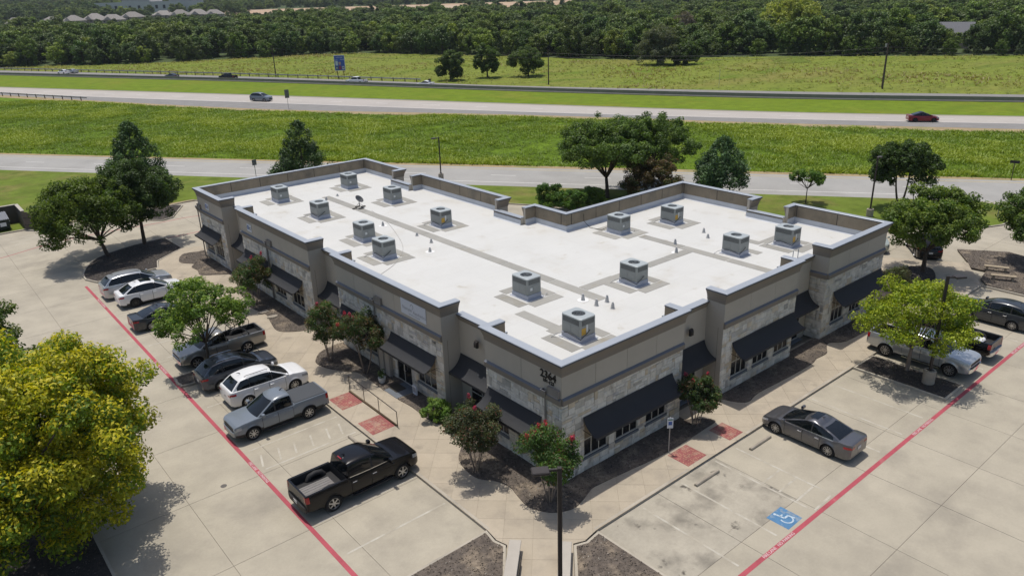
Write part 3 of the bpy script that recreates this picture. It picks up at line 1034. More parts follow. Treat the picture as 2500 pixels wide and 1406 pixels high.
bays = []
for ch in TALL:
    for p, q in zip(ch, ch[1:]):
        a, d, n, L = seg_frame(p, q)
        vis = n.dot(Vector((CAM.x, CAM.y)) - a) > 0
        face = L > 2.0
        key = (tuple(p), tuple(q))
        stone_side = (p == (23.2, RD))
        if not vis:
            # inside of the far parapet: tan panels between dark joints
            if face:
                k = max(1, round(L / 3.0))
                st = 0.34 if L > 3 else 0.1
                w = (L - 2 * st) / k
                for i in range(k):
                    mb = MB()
                    place_box(mb, a, d, n, st + i * w + 0.03, st + (i + 1) * w - 0.03, -0.218, -0.198, ROOF + 0.38, 6.41)
                    mb.build('parapet_panel', m_inner, bld)
                mb = MB()
                place_box(mb, a, d, n, 0.3, L - 0.3, -0.204, -0.1995, ROOF + 0.38, 6.41)
                mb.build('parapet_joint_backing', m_gap, bld)
            mb = MB()
            place_box(mb, a, d, n, 0, L, -0.13, -0.003, 0.0, LEDGE0)
            mb.build('stone_facing', m_stone2 if False else m_stucco, bld)
            continue
        if face or stone_side:
            holes = [(s0 - 0.06, s1 + 0.06, WZ0 - 0.1, WZ1 + 0.1) for s0, s1 in WINS.get(key, [])] + [(s0 - 0.06, s1 + 0.06, 0, 2.6) for s0, s1 in DOORS.get(key, [])]
            s_in = 0.0
            ashlar(a, d, n, L, 0.10, LEDGE0 - 0.01, holes, key)
            # projecting ledge above the stone
            mb = MB()
            e0 = p == (23.2, 0)
            pts = [tuple(a + d * 0.0), tuple(a + d * L)]
            sweep(mb, pts, [(-0.02, LEDGE0), (0.10, LEDGE0 + 0.02), (0.13, LEDGE0 + 0.30), (0.002, LEDGE1), (-0.02, LEDGE1)], mis=[0, 0, 1, 0, 0])
            mb.build('ledge', [m_cornice, m_ledgetop], bld)
        else:
            mb = MB()
            place_box(mb, a, d, n, -0.0 if L > 2 else 0.0, L, -0.125, 0.0, 0.0, LEDGE0 + 0.002)
            mb.build('stucco_panel', m_stucco, bld)
            mb = MB()
            s_ = 0.32 if (Vector(q) - Vector(ch[1])).length < 1e-6 or True else 0.3
            place_box(mb, a, d, n, L - 0.335 if p == ch[0] else 0.32, L - 0.32 if p == ch[0] else 0.335, 0.0005, 0.003, 0.0, 5.74)
            mb.build('control_joint', m_gap, bld)
        # upper stucco panels with control joints
        k = max(1, round(L / 2.35))
        w = L / k
        for i in range(k):
            mb = MB()
            e = 0.0 if i == 0 else 0.011
            e2 = 0.0 if i == k - 1 else 0.011
            place_box(mb, a, d, n, i * w + e, (i + 1) * w - e2, 0.0, 0.016 if face else 0.012, LEDGE1 - 0.03 if face else LEDGE0 + 0.004, 5.76)
            mb.build('stucco_panel', m_stucco, bld)
        if k > 1:
            mb = MB()
            place_box(mb, a, d, n, 0.2, L - 0.2, 0.001, 0.004, LEDGE1, 5.75)
            mb.build('control_joint', m_gap, bld)
        if not face:
            # inside face of an end return
            mb = MB()
            place_box(mb, a, d, n, 0.0 if p == ch[0] else 0.3, L - 0.3 if p == ch[0] else L, -0.218, -0.2, ROOF + 0.2, 6.41)
            mb.build('parapet_panel', m_inner, bld)

# end returns whose inner face looks at the camera
for (x0, x1, y0, y1) in ():
    pass

singles.sort(key=lambda t: t[0])
for t in singles[:300]:
    _, a, d, n, s0, s1, q0, q1, dep, key = t
    o = bpy.data.objects.new('stone', stone_me)
    link(o, bld)
    c = a + d * ((s0 + s1) / 2) + n * (-0.12 + dep / 2)
    o.location = (c.x, c.y, (q0 + q1) / 2)
    o.rotation_euler = (0, 0, math.atan2(d.y, d.x))
    o.scale = (s1 - s0, dep, q1 - q0)
for t in singles[300:]:
    rest.setdefault(t[9], []).append(t)
V, F, Cc = [], [], []
for key, ts in rest.items():
    for t in ts:
        _, a, d, n, s0, s1, q0, q1, dep, key = t
        b = len(V)
        ch_ = 0.012
        for o, g in ((-0.12, 0), (dep - 0.12 - ch_, 0), (dep - 0.12, ch_)):
            for s, z in ((s0 + g, q0 + g), (s1 - g, q0 + g), (s1 - g, q1 - g), (s0 + g, q1 - g)):
                q = a + d * s + n * o
                V.append((q.x, q.y, z))
        for r in (0, 4):
            for i in range(4):
                F.append((b + r + i, b + r + (i + 1) % 4, b + r + 4 + (i + 1) % 4, b + r + 4 + i))
        F.append((b + 8, b + 9, b + 10, b + 11))
        c = rs.choices(STONE_COLS, [1, 3, 5, 5, 3, 2, 2])[0]
        Cc += [c] * 9
mobj('stonework', np_mesh('stonework', V, F, m_stone2, np.array(Cc)), bld, kind='stuff')


# ---- windows
def window(a, d, n, s0, s1, z0, z1, cols, rows, door=False):
    f = MB()
    fw_ = 0.05
    o0, o1 = -0.095, -0.03
    for s in (s0 - fw_, s1):
        place_box(f, a, d, n, s, s + fw_, o0, o1, z0 - fw_, z1 + fw_)
    for z in (z0 - fw_, z1):
        place_box(f, a, d, n, s0, s1, o0, o1, z, z + fw_)
    fo = f.build('door' if door else 'window', m_frame, bld)
    cs = [s0 + (s1 - s0) * i / cols for i in range(cols + 1)]
    rws = [z0, z0 + (z1 - z0) * 0.44, z1] if rows == 2 else [z0, z1]
    for i in range(cols):
        for j in range(len(rws) - 1):
            p = MB()
            place_box(p, a, d, n, cs[i] + 0.018, cs[i + 1] - 0.018, -0.085, -0.07, rws[j] + 0.018, rws[j + 1] - 0.018)
            p.build('pane', m_blind if (j == 1 and rs.random() < 0.25 and not door) else m_glass, fo)
    for i in range(1, cols):
        p = MB()
        place_box(p, a, d, n, cs[i] - 0.018, cs[i] + 0.018, -0.09, -0.045, z0, z1)
        p.build('mullion', m_frame, fo)
    if rows == 2:
        p = MB()
        place_box(p, a, d, n, s0, s1, -0.088, -0.048, rws[1] - 0.018, rws[1] + 0.018)
        p.build('transom_bar', m_frame, fo)
    if not door:
        p = MB()
        place_box(p, a, d, n, s0 - 0.09, s1 + 0.09, -0.11, 0.05, z0 - 0.17, z0 - 0.052)
        p.build('sill', m_sill, fo)
    else:
        p = MB()
        m_ = (s0 + s1) / 2 + 0.12
        q0, q1 = a + d * m_ + n * 0.03, a + d * m_ + n * 0.03
        p.tube([(*(a + d * m_ + n * -0.05), 0.95), (*q0, 1.0), (*q1, 1.45), (*(a + d * m_ + n * -0.05), 1.5)], 0.018, 6)
        p.build('handle', m_bright, fo)
        p = MB()
        place_box(p, a, d, n, s0 - 0.1, s1 + 0.1, -0.1, 0.25, 0.1, 0.17)
        p.build('threshold', m_sill, fo)
    return fo


for key, ws in WINS.items():
    a, d, n, L = seg_frame(*key)
    for s0, s1 in ws:
        window(a, d, n, s0, s1, WZ0, WZ1, 3, 2)
for key, ws in DOORS.items():
    a, d, n, L = seg_frame(*key)
    for s0, s1 in ws:
        window(a, d, n, s0, s1, 0.2, 2.5, 2, 1, door=True)
# dark glazed entrance doors in the recesses
for ch in LOW:
    a, d, n, L = seg_frame(*ch)
    if n.dot(Vector((CAM.x, CAM.y)) - a) > 0:
        a2 = a + n * 0.10
        m_ = L / 2
        window(a2, d, n, m_ - 0.95, m_ + 0.95, 0.2, 2.75, 2, 2, door=True)


# ---- awnings: concave canvas between wall and front bar
def awning(a, d, n, s0, s1, ztop=3.2, zbot=2.42, out=0.85):
    mb = MB()
    rows = []
    K = 9
    for k in range(K + 1):
        t = k / K
        o = 0.03 + out * (t ** 1.7 * 0.75 + t * 0.25)
        z = ztop - (ztop - zbot) * (1 - (1 - t) ** 1.75 * 0.72 - (1 - t) * 0.28)
        rows.append([(*(a + d * s + n * o), z) for s in [s0 + (s1 - s0) * i / 8 for i in range(9)]])
    top = rows
    back = [[(x - n.x * 0.012, y - n.y * 0.012, z - 0.015) for x, y, z in r] for r in rows]
    mb.grid(top)
    mb.grid(back)
    o_ = mb.build('awning', m_awn, bld, smooth=40)
    v = MB()
    place_box(v, a, d, n, s0, s1, 0.03 + out, 0.045 + out, zbot - 0.13, zbot + 0.012)
    v.build('valance', m_awn, o_)
    fr = MB()
    for s in (s0 + 0.03, s1 - 0.03):
        fr.tube([(*(a + d * s + n * 0.0), zbot + 0.05), (*(a + d * s + n * (out + 0.02)), zbot + 0.0)], 0.018, 6)
    fr.build('support_rod', m_dkmetal, o_, kind='stuff')
    return o_


for key, ws in AWN.items():
    a, d, n, L = seg_frame(*key)
    for s0, s1 in ws:
        awning(a, d, n, s0, s1)
for ch in LOW:
    a, d, n, L = seg_frame(*ch)
    if n.dot(Vector((CAM.x, CAM.y)) - a) > 0:
        awning(a, d, n, 0.05, L - 0.05, 3.32, 2.45, 0.85)
# awning on the entrance corner of the right wing end
# ---- downspouts with leader heads and scupper boxes
for (x, y) in ((-0.08, 1.02), (-0.08, 16.35), (-0.08, 32.1), (-0.08, 47.1)):
    g_ = MB()
    g_.tube([(x, y, 0.2), (x, y, 4.45)], 0.055, 4)
    ds = g_.build('downspout', m_gutter, bld)
    h_ = MB()
    for (zz, r) in ((0, 0),):
        h_.add([(x - 0.05, y - 0.06, 4.42), (x + 0.05, y - 0.06, 4.42), (x + 0.05, y + 0.06, 4.42), (x - 0.05, y + 0.06, 4.42), (x - 0.15, y - 0.15, 4.72), (x + 0.07, y - 0.15, 4.72), (x + 0.07, y + 0.15, 4.72), (x - 0.15, y + 0.15, 4.72),
                (x - 0.15, y - 0.15, 4.82), (x + 0.07, y - 0.15, 4.82), (x + 0.07, y + 0.15, 4.82), (x - 0.15, y + 0.15, 4.82)],
               [(0, 1, 5, 4), (1, 2, 6, 5), (2, 3, 7, 6), (3, 0, 4, 7), (4, 5, 9, 8), (5, 6, 10, 9), (6, 7, 11, 10), (7, 4, 8, 11)])
    h_.build('leader_head', m_gutter, ds)
    h_ = MB()
    h_.tube([(x + 0.06, y - 0.15, 4.82), (x - 0.15, y - 0.15, 4.82), (x - 0.15, y + 0.15, 4.82), (x + 0.06, y + 0.15, 4.82)], 0.014, 5)
    h_.build('leader_rim', m_bright, ds)
    b_ = MB()
    b_.bev(0.005, 0.13 - 0.26, y - 0.95, y - 0.2, 4.66, 5.09, 0.03)
    b_.build('scupper_box', m_gutter, bld)

# ---- roof
mb = MB()
rf = offset_path(FOOT, -0.12, True)
mb.add([(x, y, ROOF) for x, y in rf], [tuple(range(len(rf)))])
m_roof = M('roof_membrane_white', (0.55, 0.545, 0.52), 0.75, var=0.045, scale=0.5, fine=7, alt=(0.50, 0.48, 0.435), altlo=0.54, altscale=0.4, alt2=(0.42, 0.39, 0.33), alt2lo=0.64, alt2scale=0.8, alt2w=0.1)
nt = m_roof.node_tree
# membrane seams: narrow lap lines across both directions
geo = nt.nodes.new('ShaderNodeNewGeometry')
br = nt.nodes.new('ShaderNodeTexBrick')
br.inputs['Scale'].default_value = 1.0
br.inputs['Mortar Size'].default_value = 0.012
br.inputs['Mortar Smooth'].default_value = 0.5
br.inputs['Brick Width'].default_value = 6.2
br.inputs['Row Height'].default_value = 1.75
br.inputs['Color1'].default_value = (1, 1, 1, 1)
br.inputs['Color2'].default_value = (0.975, 0.975, 0.97, 1)
br.inputs['Mortar'].default_value = (0.84, 0.83, 0.80, 1)
nt.links.new(geo.outputs['Position'], br.inputs['Vector'])
bsdf = nt.nodes['Principled BSDF']
old = bsdf.inputs['Base Color'].links[0].from_socket
mx = nt.nodes.new('ShaderNodeMix')
mx.data_type = 'RGBA'
mx.blend_type = 'MULTIPLY'
mx.inputs[0].default_value = 1.0
nt.links.new(old, mx.inputs[6])
nt.links.new(br.outputs['Color'], mx.inputs[7])
nt.links.new(mx.outputs[2], bsdf.inputs['Base Color'])
roof = mb.build('roof', m_roof, bld)
m_pad = M('walkway_pad_grey', (0.30, 0.29, 0.262), 0.88, var=0.10, scale=1, fine=20, rand=0.06, alt=(0.27, 0.245, 0.19), altlo=0.58, altscale=0.7)


def pad(x0, x1, y0, y1):
    mb = MB()
    mb.box(x0, x1, y0, y1, ROOF - 0.01, ROOF + 0.012 + rs.uniform(0, 0.006))
    mb.build('walkway_pad', m_pad, roof)


ys = [6.1, 10.4, 15.0, 19.6, 24.2, 28.7, 33.2, 37.4, 40.3]
for y0, y1 in zip(ys, ys[1:]):
    pad(8.72, 9.45, y0, y1 - 0.07)
ys = [1.8, 5.2, 8.9, 12.6]
for y0, y1 in zip(ys, ys[1:]):
    pad(19.6, 20.32, y0, y1 - 0.07)
pad(9.52, 12.3, 7.75, 8.45)
pad(15.2, 17.4, 7.75, 8.45)
pad(17.47, 19.53, 7.75, 8.45)
UNITS = [(5.02, 41.14, 1), (11.91, 41.21, 1), (5.11, 33.69, 0), (11.94, 33.56, 1), (10.74, 24.56, 2), (4.61, 25.66, 1), (3.55, 21.11, 0), (5.83, 8.95, 3), (3.99, 2.80, 2), (11.91, 6.03, 0), (19.0, 13.71, 3), (23.65, 12.53, 2), (20.82, 4.95, 0), (24.86, 3.58, 2)]
for k, (x, y, v) in enumerate(UNITS):
    x1, y1 = x + 1.06, y + 1.36
    if k == 12:
        pad(x + 1.35, x + 2.0, y - 0.5, y + 1.6)
        pad(x - 1.0 + 0.5, x + 1.6, y + 1.75, y + 2.35) if False else None
        pad(x1 + 0.3, x1 + 1.0, y + 1.7, y + 3.4) if False else None
        continue
    pad(x - 0.3, x1 + 0.9, y - 0.98, y - 0.28)
    pad(x - 1.0, x - 0.3, y - 0.4, y1 + 0.5) if k not in (0, 12) else pad(x - 1.0, x - 0.3, y - 0.1, y1 + 0.5)
    pad(x - 0.2, x1 + 1.0, y1 + 0.32, y1 + 1.0)
    pad(x1 + 0.3, x1 + 0.95, y - 0.2, y1 + 0.25)
pad(4.05, 4.75, 5.1, 8.0)
pad(24.0, 24.65, 5.6, 7.6)
# curved pitch pockets / vents
m_pvc = M('vent_pipe_grey', (0.42, 0.42, 0.41), 0.6, var=0.12)
m_patch = M('roof_patch_white', (0.72, 0.715, 0.70), 0.7, var=0.04)
for i, (x, y, h) in enumerate([(8.57, 39.06, .3), (8.01, 38.04, .25), (9.99, 39.68, .2), (7.91, 28.38, .35), (8.36, 24.29, .25), (8.15, 22.11, .3), (6.91, 20.46, .32), (8.21, 6.82, .4), (8.19, 5.73, .4), (9.02, 5.69, .42), (8.54, 4.81, .38), (20.09, 9.62, .4),
                               (18.74, 8.45, .4), (23.74, 9.92, .35), (22.9, 8.94, .3)]):
    mb = MB()
    mb.lathe([(0.0, ROOF + h), (0.06, ROOF + h), (0.06, ROOF + h * .8), (0.075, ROOF + h * .78), (0.12, ROOF + 0.02), (0.16, ROOF + 0.012), (0.16, ROOF - 0.005)], 14, o=(x, y, 0))
    v_ = mb.build('vent_pipe', m_pvc, roof, smooth=40)
    if i in (3, 6, 7, 11, 12):
        mb = MB()
        mb.lathe([(0.0, ROOF + 0.016), (0.33, ROOF + 0.016), (0.33, ROOF - 0.005)], 20, o=(x, y, 0))
        mb.build('vent_patch', m_patch, v_)
# thin cable across the roof
mb = MB()
cab = smooth_path([(9.6, 33.0), (8.8, 29.5), (7.6, 26.0), (6.0, 22.5), (4.0, 20.2), (2.2, 19.0), (0.45, 18.1)], 6)
mb.tube([(x, y, ROOF + 0.016) for x, y in cab], 0.010, 5)
mb.build('roof_cable', M('cable_grey', (0.25, 0.24, 0.22), 0.7, var=0), roof)
# numbers on the wall and small plates
m_num = M('black_lettering', (0.010, 0.010, 0.011), 0.5, var=0)
nm = mobj('address_number', text_mesh('2364', 0.54, m_num, 0.02, bold=0.007), bld, (-0.042, 0.85, 5.535))
nm.rotation_euler = (math.pi / 2, 0, -math.pi / 2)
nm = mobj('suite_numbers', text_mesh('101-123', 0.235, m_num, 0.015, bold=0.002), bld, (-0.040, 0.83, 5.235))
nm.rotation_euler = (math.pi / 2, 0, -math.pi / 2)
nm = mobj('suite_number', text_mesh('110', 0.2, m_num, 0.006), bld, (-0.028, 10.1, 4.02))
nm.rotation_euler = (math.pi / 2, 0, -math.pi / 2)


# wall-pack lights
def wall_light(x, y, z, nx, ny):
    mb = MB()
    t = Vector((-ny, nx))
    P = []
    for o, w, h0, h1 in ((0, .13, -.2, .2), (.1, .13, -.2, .16), (.16, .10, -.17, .05)):
        for s, h in ((-w, h0), (w, h0), (w, h1), (-w, h1)):
            P.append((x + nx * o + t.x * s, y + ny * o + t.y * s, z + h))
    mb.add(P, [(0, 1, 5, 4), (1, 2, 6, 5), (2, 3, 7, 6), (3, 0, 4, 7), (4, 5, 9, 8), (5, 6, 10, 9), (6, 7, 11, 10), (7, 4, 8, 11), (8, 9, 10, 11)])
    mb.build('wall_light', m_dkmetal, bld)


wall_light(10.6, RD - 0.16, 4.32, 0, -1)
wall_light(RD - 0.16, 7.5, 4.5, -1, 0)
# roof access ladder hoop
mb = MB()
mb.tube([(21.5, 1.55, ROOF), (21.5, 1.55, 6.25), (22.1, 1.55, 6.25), (22.1, 1.55, ROOF)], 0.025, 6)
mb.build('ladder_hoop', m_coping, bld)
# entrance slab and mat
mb = MB()
mb.box(-1.4, -0.02, 12.3, 14.2, KH - 0.02, KH + 0.03)
mb.build('entrance_slab', m_sill, bld)
mb = MB()
mb.box(-1.05, -0.35, 12.9, 13.9, KH + 0.03, KH + 0.045)
mb.build('door_mat', M('mat_brown', (0.05, 0.045, 0.035), 0.95, var=0.2), None, label='dark brown door mat on the slab at the glass entrance door', category='door mat')

# ---- signs on the wall
m_signw = M('sign_white', (0.60, 0.62, 0.66), 0.6, var=0.03)
m_signt = M('sign_grey_print', (0.28, 0.29, 0.32), 0.6, var=0)
sg = thing('wall_sign', 'white rectangular company sign board on taupe wall above the entrance awning', 'sign', (-0.03, 11.95, 5.36))
mb = MB()
mb.bev(-0.03, 0.0, -1.27, 1.27, -0.46, 0.46, 0.006)
mb.build('board', m_signw, sg)
for tx, yy, zz, sz in (('Namyse', 0.62, -0.05, 0.30), ('Aesthetics', -0.62, -0.12, 0.30), ('AESTHETICS & WELLNESS', -0.1, -0.33, 0.10)):
    t = mobj('lettering', text_mesh(tx, sz, m_signt, 0.002), sg, (-0.033, yy, zz))
    t.rotation_euler = (math.pi / 2, 0, -math.pi / 2)
mb = MB()
mb.tube([(-0.034, 0.10 - 0.13 * math.cos(a), 0.18 + 0.15 * math.sin(a)) for a in [math.radians(x) for x in range(-60, 190, 18)]], 0.012, 5)
mb.build('emblem', m_signt, sg)
for yy, zz, lab in ((44.5, 5.2, 'small white and blue square sign plate near the far left corner of the building'), (35.2, 5.25, 'small white and blue square sign plate left of the middle of the long left facade')):
    sg = thing('wall_sign', lab, 'sign', (-0.03, yy, zz))
    mb = MB()
    mb.bev(-0.02, 0.0, -0.42, 0.42, -0.30, 0.30, 0.005)
    mb.build('board', m_signw, sg)
    mb = MB()
    mb.tube([(-0.022, 0.2 + 0.14 * math.cos(a), 0.02 + 0.14 * math.sin(a)) for a in [i * math.pi / 8 for i in range(17)]], 0.03, 5)
    mb.build('emblem', M('sign_blue_print', (0.10, 0.17, 0.40), 0.6, var=0), sg)
    for h_ in (0.05, -0.08):
        mb = MB()
        mb.box(-0.0235, -0.0195, -0.3, 0.0, h_ - 0.03, h_ + 0.03)
        mb.build('text_bar', m_num, sg)

# ---- rooftop units
m_cab = M('unit_cabinet_grey', (0.27, 0.285, 0.275), 0.5, metal=0.25, var=0.06, scale=2, coord='obj')
m_cabtop = M('unit_top_grey', (0.40, 0.43, 0.43), 0.45, metal=0.25, var=0.05, coord='obj')
m_slot = M('unit_slot_dark', (0.018, 0.02, 0.022), 0.7, var=0)
m_fan = M('unit_fan_black', (0.02, 0.021, 0.024), 0.35, metal=0.3, var=0)
m_yel = M('warning_label_yellow', (0.55, 0.33, 0.05), 0.6, var=0.1)
m_lab = M('paper_label_white', (0.65, 0.66, 0.64), 0.6, var=0.05)
m_curb = M('curb_flashing', (0.42, 0.44, 0.49), 0.6, var=0.1)
WHERE = ['at the far left corner', 'by the far end parapet', 'second from the far end by the left edge', 'behind the satellite dish',
         'alone near the inner corner parapet', 'left of the close pair', 'right of the close pair', 'second nearest to the front corner',
         'nearest to the front corner, largest', 'in the middle of the front half', 'cabled to the long back parapet', 'nearest the right wing back corner',
         'left of the right end unit', 'nearest the right end']
SX, SY, SH = 1.06, 1.36, 0.95
proto = {}
for k, (x, y, v) in enumerate(UNITS):
    u = thing('rooftop_unit', 'grey rooftop air conditioning unit ' + WHERE[k], 'air conditioner', (x + SX / 2, y + SY / 2, ROOF), group='air conditioning units on the white roof')
    hx, hy = SX / 2, SY / 2
    if not proto:
        mb = MB()
        mb.bev(-hx - 0.02, hx + 0.02, -hy - 0.02, hy + 0.02, 0.0, 0.30, 0.02)
        for s in (1,):
            mb.box(-hx - 0.12, hx + 0.12, -hy - 0.12, hy + 0.12, 0.0, 0.03)
        proto['curb'] = mb.mesh(m_curb)
        mb = MB()
        mb.bev(-hx, hx, -hy, hy, 0.301, 0.30 + SH, 0.02)
        proto['cabinet'] = mb.mesh(m_cab)
        mb = MB()
        # top with round opening
        ring = 32
        outer = []
        for i in range(ring):
            a_ = 2 * math.pi * i / ring
            c_, s_ = math.cos(a_), math.sin(a_)
            q = min((hx + 0.03) / max(1e-6, abs(c_)), (hy + 0.03) / max(1e-6, abs(s_)))
            outer.append((c_ * q, s_ * q))
        rr = 0.36
        zt = 0.30 + SH + 0.06
        vs = [(px, py, zt - 0.06) for px, py in outer] + [(px, py, zt - 0.01) for px, py in outer] + [(px * 0.97, py * 0.97, zt) for px, py in outer] + [(rr * math.cos(2 * math.pi * i / ring), rr * math.sin(2 * math.pi * i / ring), zt + 0.012) for i in range(ring)] + [
            (rr * 0.97 * math.cos(2 * math.pi * i / ring), rr * 0.97 * math.sin(2 * math.pi * i / ring), zt - 0.05) for i in range(ring)]
        mb.add(vs, [(r_ * ring + i, r_ * ring + (i + 1) % ring, (r_ + 1) * ring + (i + 1) % ring, (r_ + 1) * ring + i) for r_ in range(4) for i in range(ring)])
        proto['top_panel'] = mb.mesh(m_cabtop)
        mb = MB()
        mb.lathe([(0.0, zt - 0.045), (0.352, zt - 0.045)], 24)
        proto['fan_well'] = mb.mesh(m_slot)
        mb = MB()
        for i in range(4):
            a_ = i * math.pi / 2 + 0.3
            c_, s_ = math.cos(a_), math.sin(a_)
            P = []
            for r_, w_, h_ in ((0.07, 0.05, 0), (0.2, 0.1, 0.0), (0.32, 0.11, 0)):
                P += [(c_ * r_ - s_ * w_, s_ * r_ + c_ * w_, zt - 0.015), (c_ * r_ + s_ * w_, s_ * r_ - c_ * w_, zt - 0.038)]
            mb.add(P, [(0, 1, 3, 2), (2, 3, 5, 4)])
        mb.lathe([(0.0, zt - 0.005), (0.08, zt - 0.008), (0.085, zt - 0.04)], 14)
        proto['fan'] = mb.mesh(m_fan, fix=False)
        mb = MB()
        for r_ in (0.12, 0.2, 0.28, 0.345):
            mb.tube([(r_ * math.cos(2 * math.pi * i / 24), r_ * math.sin(2 * math.pi * i / 24), zt + 0.006) for i in range(25)], 0.005, 4, caps=False)
        proto['fan_guard'] = mb.mesh(m_cabtop)
        # louvre bands on the sides: dark slots between grey bars
        mb = MB()
        z0_, z1_ = 0.30 + SH - 0.33, 0.30 + SH - 0.05
        for sx_, sy_, ln_ in ((-1, 0, SY), (0, -1, SX), (1, 0, SY), (0, 1, SX)):
            nb = int((ln_ - 0.2) / 0.075)
            for i in range(nb):
                c_ = -(ln_ - 0.2) / 2 + (i + 0.5) * (ln_ - 0.2) / nb
                w_ = 0.022
                if sx_:
                    X0 = sx_ * (hx + 0.002)
                    P = [(X0, c_ - w_, z0_), (X0, c_ + w_, z0_), (X0, c_ + w_, z1_), (X0, c_ - w_, z1_)]
                else:
                    X0 = sy_ * (hy + 0.002)
                    P = [(c_ - w_, X0, z0_), (c_ + w_, X0, z0_), (c_ + w_, X0, z1_), (c_ - w_, X0, z1_)]
                mb.add(P, [(0, 1, 2, 3)])
        proto['louvre_slots'] = mb.mesh(m_slot)
        mb = MB()
        mb.bev(-hx - 0.012, -hx + 0.01, -0.55, -0.05, 0.40, 0.86, 0.005)
        proto['access_panel'] = mb.mesh(m_cab)
        mb = MB()
        mb.bev(-hx - 0.012, -hx + 0.01, 0.02, 0.5, 0.46, 0.86, 0.005)
        proto['access_panel2'] = mb.mesh(m_cab)
        mb = MB()
        mb.bev(-0.1, 0.28, -hy - 0.03, -hy + 0.01, 0.45, 0.85, 0.008)
        proto['control_box'] = mb.mesh(m_cab)
    mobj('curb', proto['curb'], u)
    cb = mobj('cabinet', proto['cabinet'], u)
    mobj('top_panel', proto['top_panel'], u)
    fnw = mobj('fan_well', proto['fan_well'], u)
    mobj('fan_blades', proto['fan'], fnw, kind='stuff').rotation_euler = (0, 0, k * 0.7)
    mobj('fan_guard', proto['fan_guard'], u, kind='stuff')
    mobj('louvre_slots', proto['louvre_slots'], u, kind='stuff')
    mobj('access_panel', proto['access_panel'], u)
    mobj('access_panel', proto['access_panel2'], u)
    if v in (2,):
        mb = MB()
        mb.box(-0.45, -0.15, -hy - 0.006, -hy - 0.001, 0.42, 0.78)
        mb.build('warning_label', m_yel, u)
        mb = MB()
        mb.box(-0.12, 0.0, -hy - 0.0065, -hy - 0.0012, 0.5, 0.92)
        mb.build('paper_label', m_lab, u)
    if v in (1, 3):
        mobj('disconnect_box', proto['control_box'], u)
        mb = MB()
        mb.box(-0.3, -0.13, -hy - 0.012, -hy - 0.001, 0.55, 0.72)
        mb.build('paper_label', m_lab, u)
    if v in (0, 2):
        mb = MB()
        mb.tube([(x_, y_, z_) for x_, y_, z_ in ((-hx - 0.02, 0.5, 0.28), (-hx - 0.06, 0.2, 0.36), (-hx - 0.06, -0.3, 0.3), (-hx - 0.03, -hy - 0.04, 0.22), (-0.2, -hy - 0.06, 0.42), (0.1, -hy - 0.05, 0.6))], 0.018, 5)
        mb.build('conduit', m_black, u)
        mb = MB()
        mb.tube([(-hx - 0.02, 0.5, 0.28), (-hx - 0.3, 0.75, 0.2), (-hx - 0.55, 0.9, 0.03)], 0.022, 5)
        mb.build('drain_pipe', m_pvc, u)
    if v == 3:
        mb = MB()
        mb.tube([(hx * 0.3, -hy - 0.05, 0.3), (hx + 0.1, -hy - 0.15, 0.1), (hx + 0.45, -hy - 0.05, 0.12), (hx + 0.5, -hy + 0.1, 0.0)], 0.02, 5)
        mb.build('drain_pipe', m_pvc, u)
# cable from a unit to the parapet
mb = MB()
mb.tube([(19.2, 14.9, ROOF + 0.4), (19.0, 15.6, ROOF + 0.03), (18.8, 16.6, ROOF + 0.03), (18.6, 17.05, ROOF + 0.5), (18.6, 17.08, 6.2)], 0.018, 5)
mb.build('roof_cable', m_black, roof)

# ---- satellite dish on a ballast stand
sd = thing('satellite_dish', 'dark satellite dish on a small ballasted stand on the white roof', 'satellite dish', (9.33, 34.53, ROOF))
mb = MB()
mb.lathe([(0.0, 0.0), (0.15, 0.02), (0.28, 0.06), (0.38, 0.12), (0.385, 0.125), (0.37, 0.125), (0.27, 0.075), (0.0, 0.02)], 22)
m_dish = M('dish_grey', (0.06, 0.062, 0.066), 0.5, var=0.05)
d_ = mb.build('reflector', m_dish, sd, smooth=50, loc=(0, 0, 0.72))
d_.rotation_euler = (math.radians(38), math.radians(20), 0)
mb = MB()
mb.tube([(0, 0, 0.1), (0.02, 0.02, 0.5), (0.05, 0.08, 0.74)], 0.03, 8)
mb.build('mast', m_dish, sd)
mb = MB()
mb.tube([(0.0, -0.05, 0.75), (-0.1, -0.42, 1.0)], 0.015, 6)
mb.build('feed_arm', m_dish, sd)
for dx, dy in ((-0.45, 0), (0.4, 0.1), (-0.05, -0.4), (0.05, 0.42)):
    mb = MB()
    mb.bev(dx - 0.2, dx + 0.2, dy - 0.1, dy + 0.1, 0.0, 0.09, 0.01)
    mb.build('ballast_block', M('ballast_dark', (0.10, 0.095, 0.085), 0.9, var=0.2), sd)
for dx, dy in ((-0.45, 0), (0.4, 0.1), (-0.05, -0.4)):
    mb = MB()
    mb.tube([(0, 0, 0.45), (dx, dy, 0.1)], 0.014, 5)
    mb.build('strut', m_dish, sd)
# ================================================================== vehicles
m_tyre = M('tyre_rubber', (0.014, 0.014, 0.015), 0.85, var=0.1, coord='obj')
m_rim = M('alloy_rim', (0.45, 0.45, 0.46), 0.3, metal=0.8, var=0.03)
m_rimd = M('dark_alloy_rim', (0.06, 0.06, 0.065), 0.35, metal=0.6, var=0)
m_cglass = M('car_glass', (0.006, 0.008, 0.010), 0.04, var=0, spec=0.5)
m_chrome = M('chrome_trim', (0.7, 0.7, 0.7), 0.15, metal=0.95, var=0)
m_plast = M('car_black_plastic', (0.02, 0.02, 0.021), 0.6, var=0.08, coord='obj')
m_under = M('car_underbody', (0.008, 0.008, 0.008), 0.9, var=0)
m_tail = M('tail_light_red', (0.35, 0.012, 0.015), 0.15, var=0, coat=0.5)
m_head = M('headlight_glass', (0.42, 0.44, 0.46), 0.1, metal=0.3, var=0, coat=0.5)
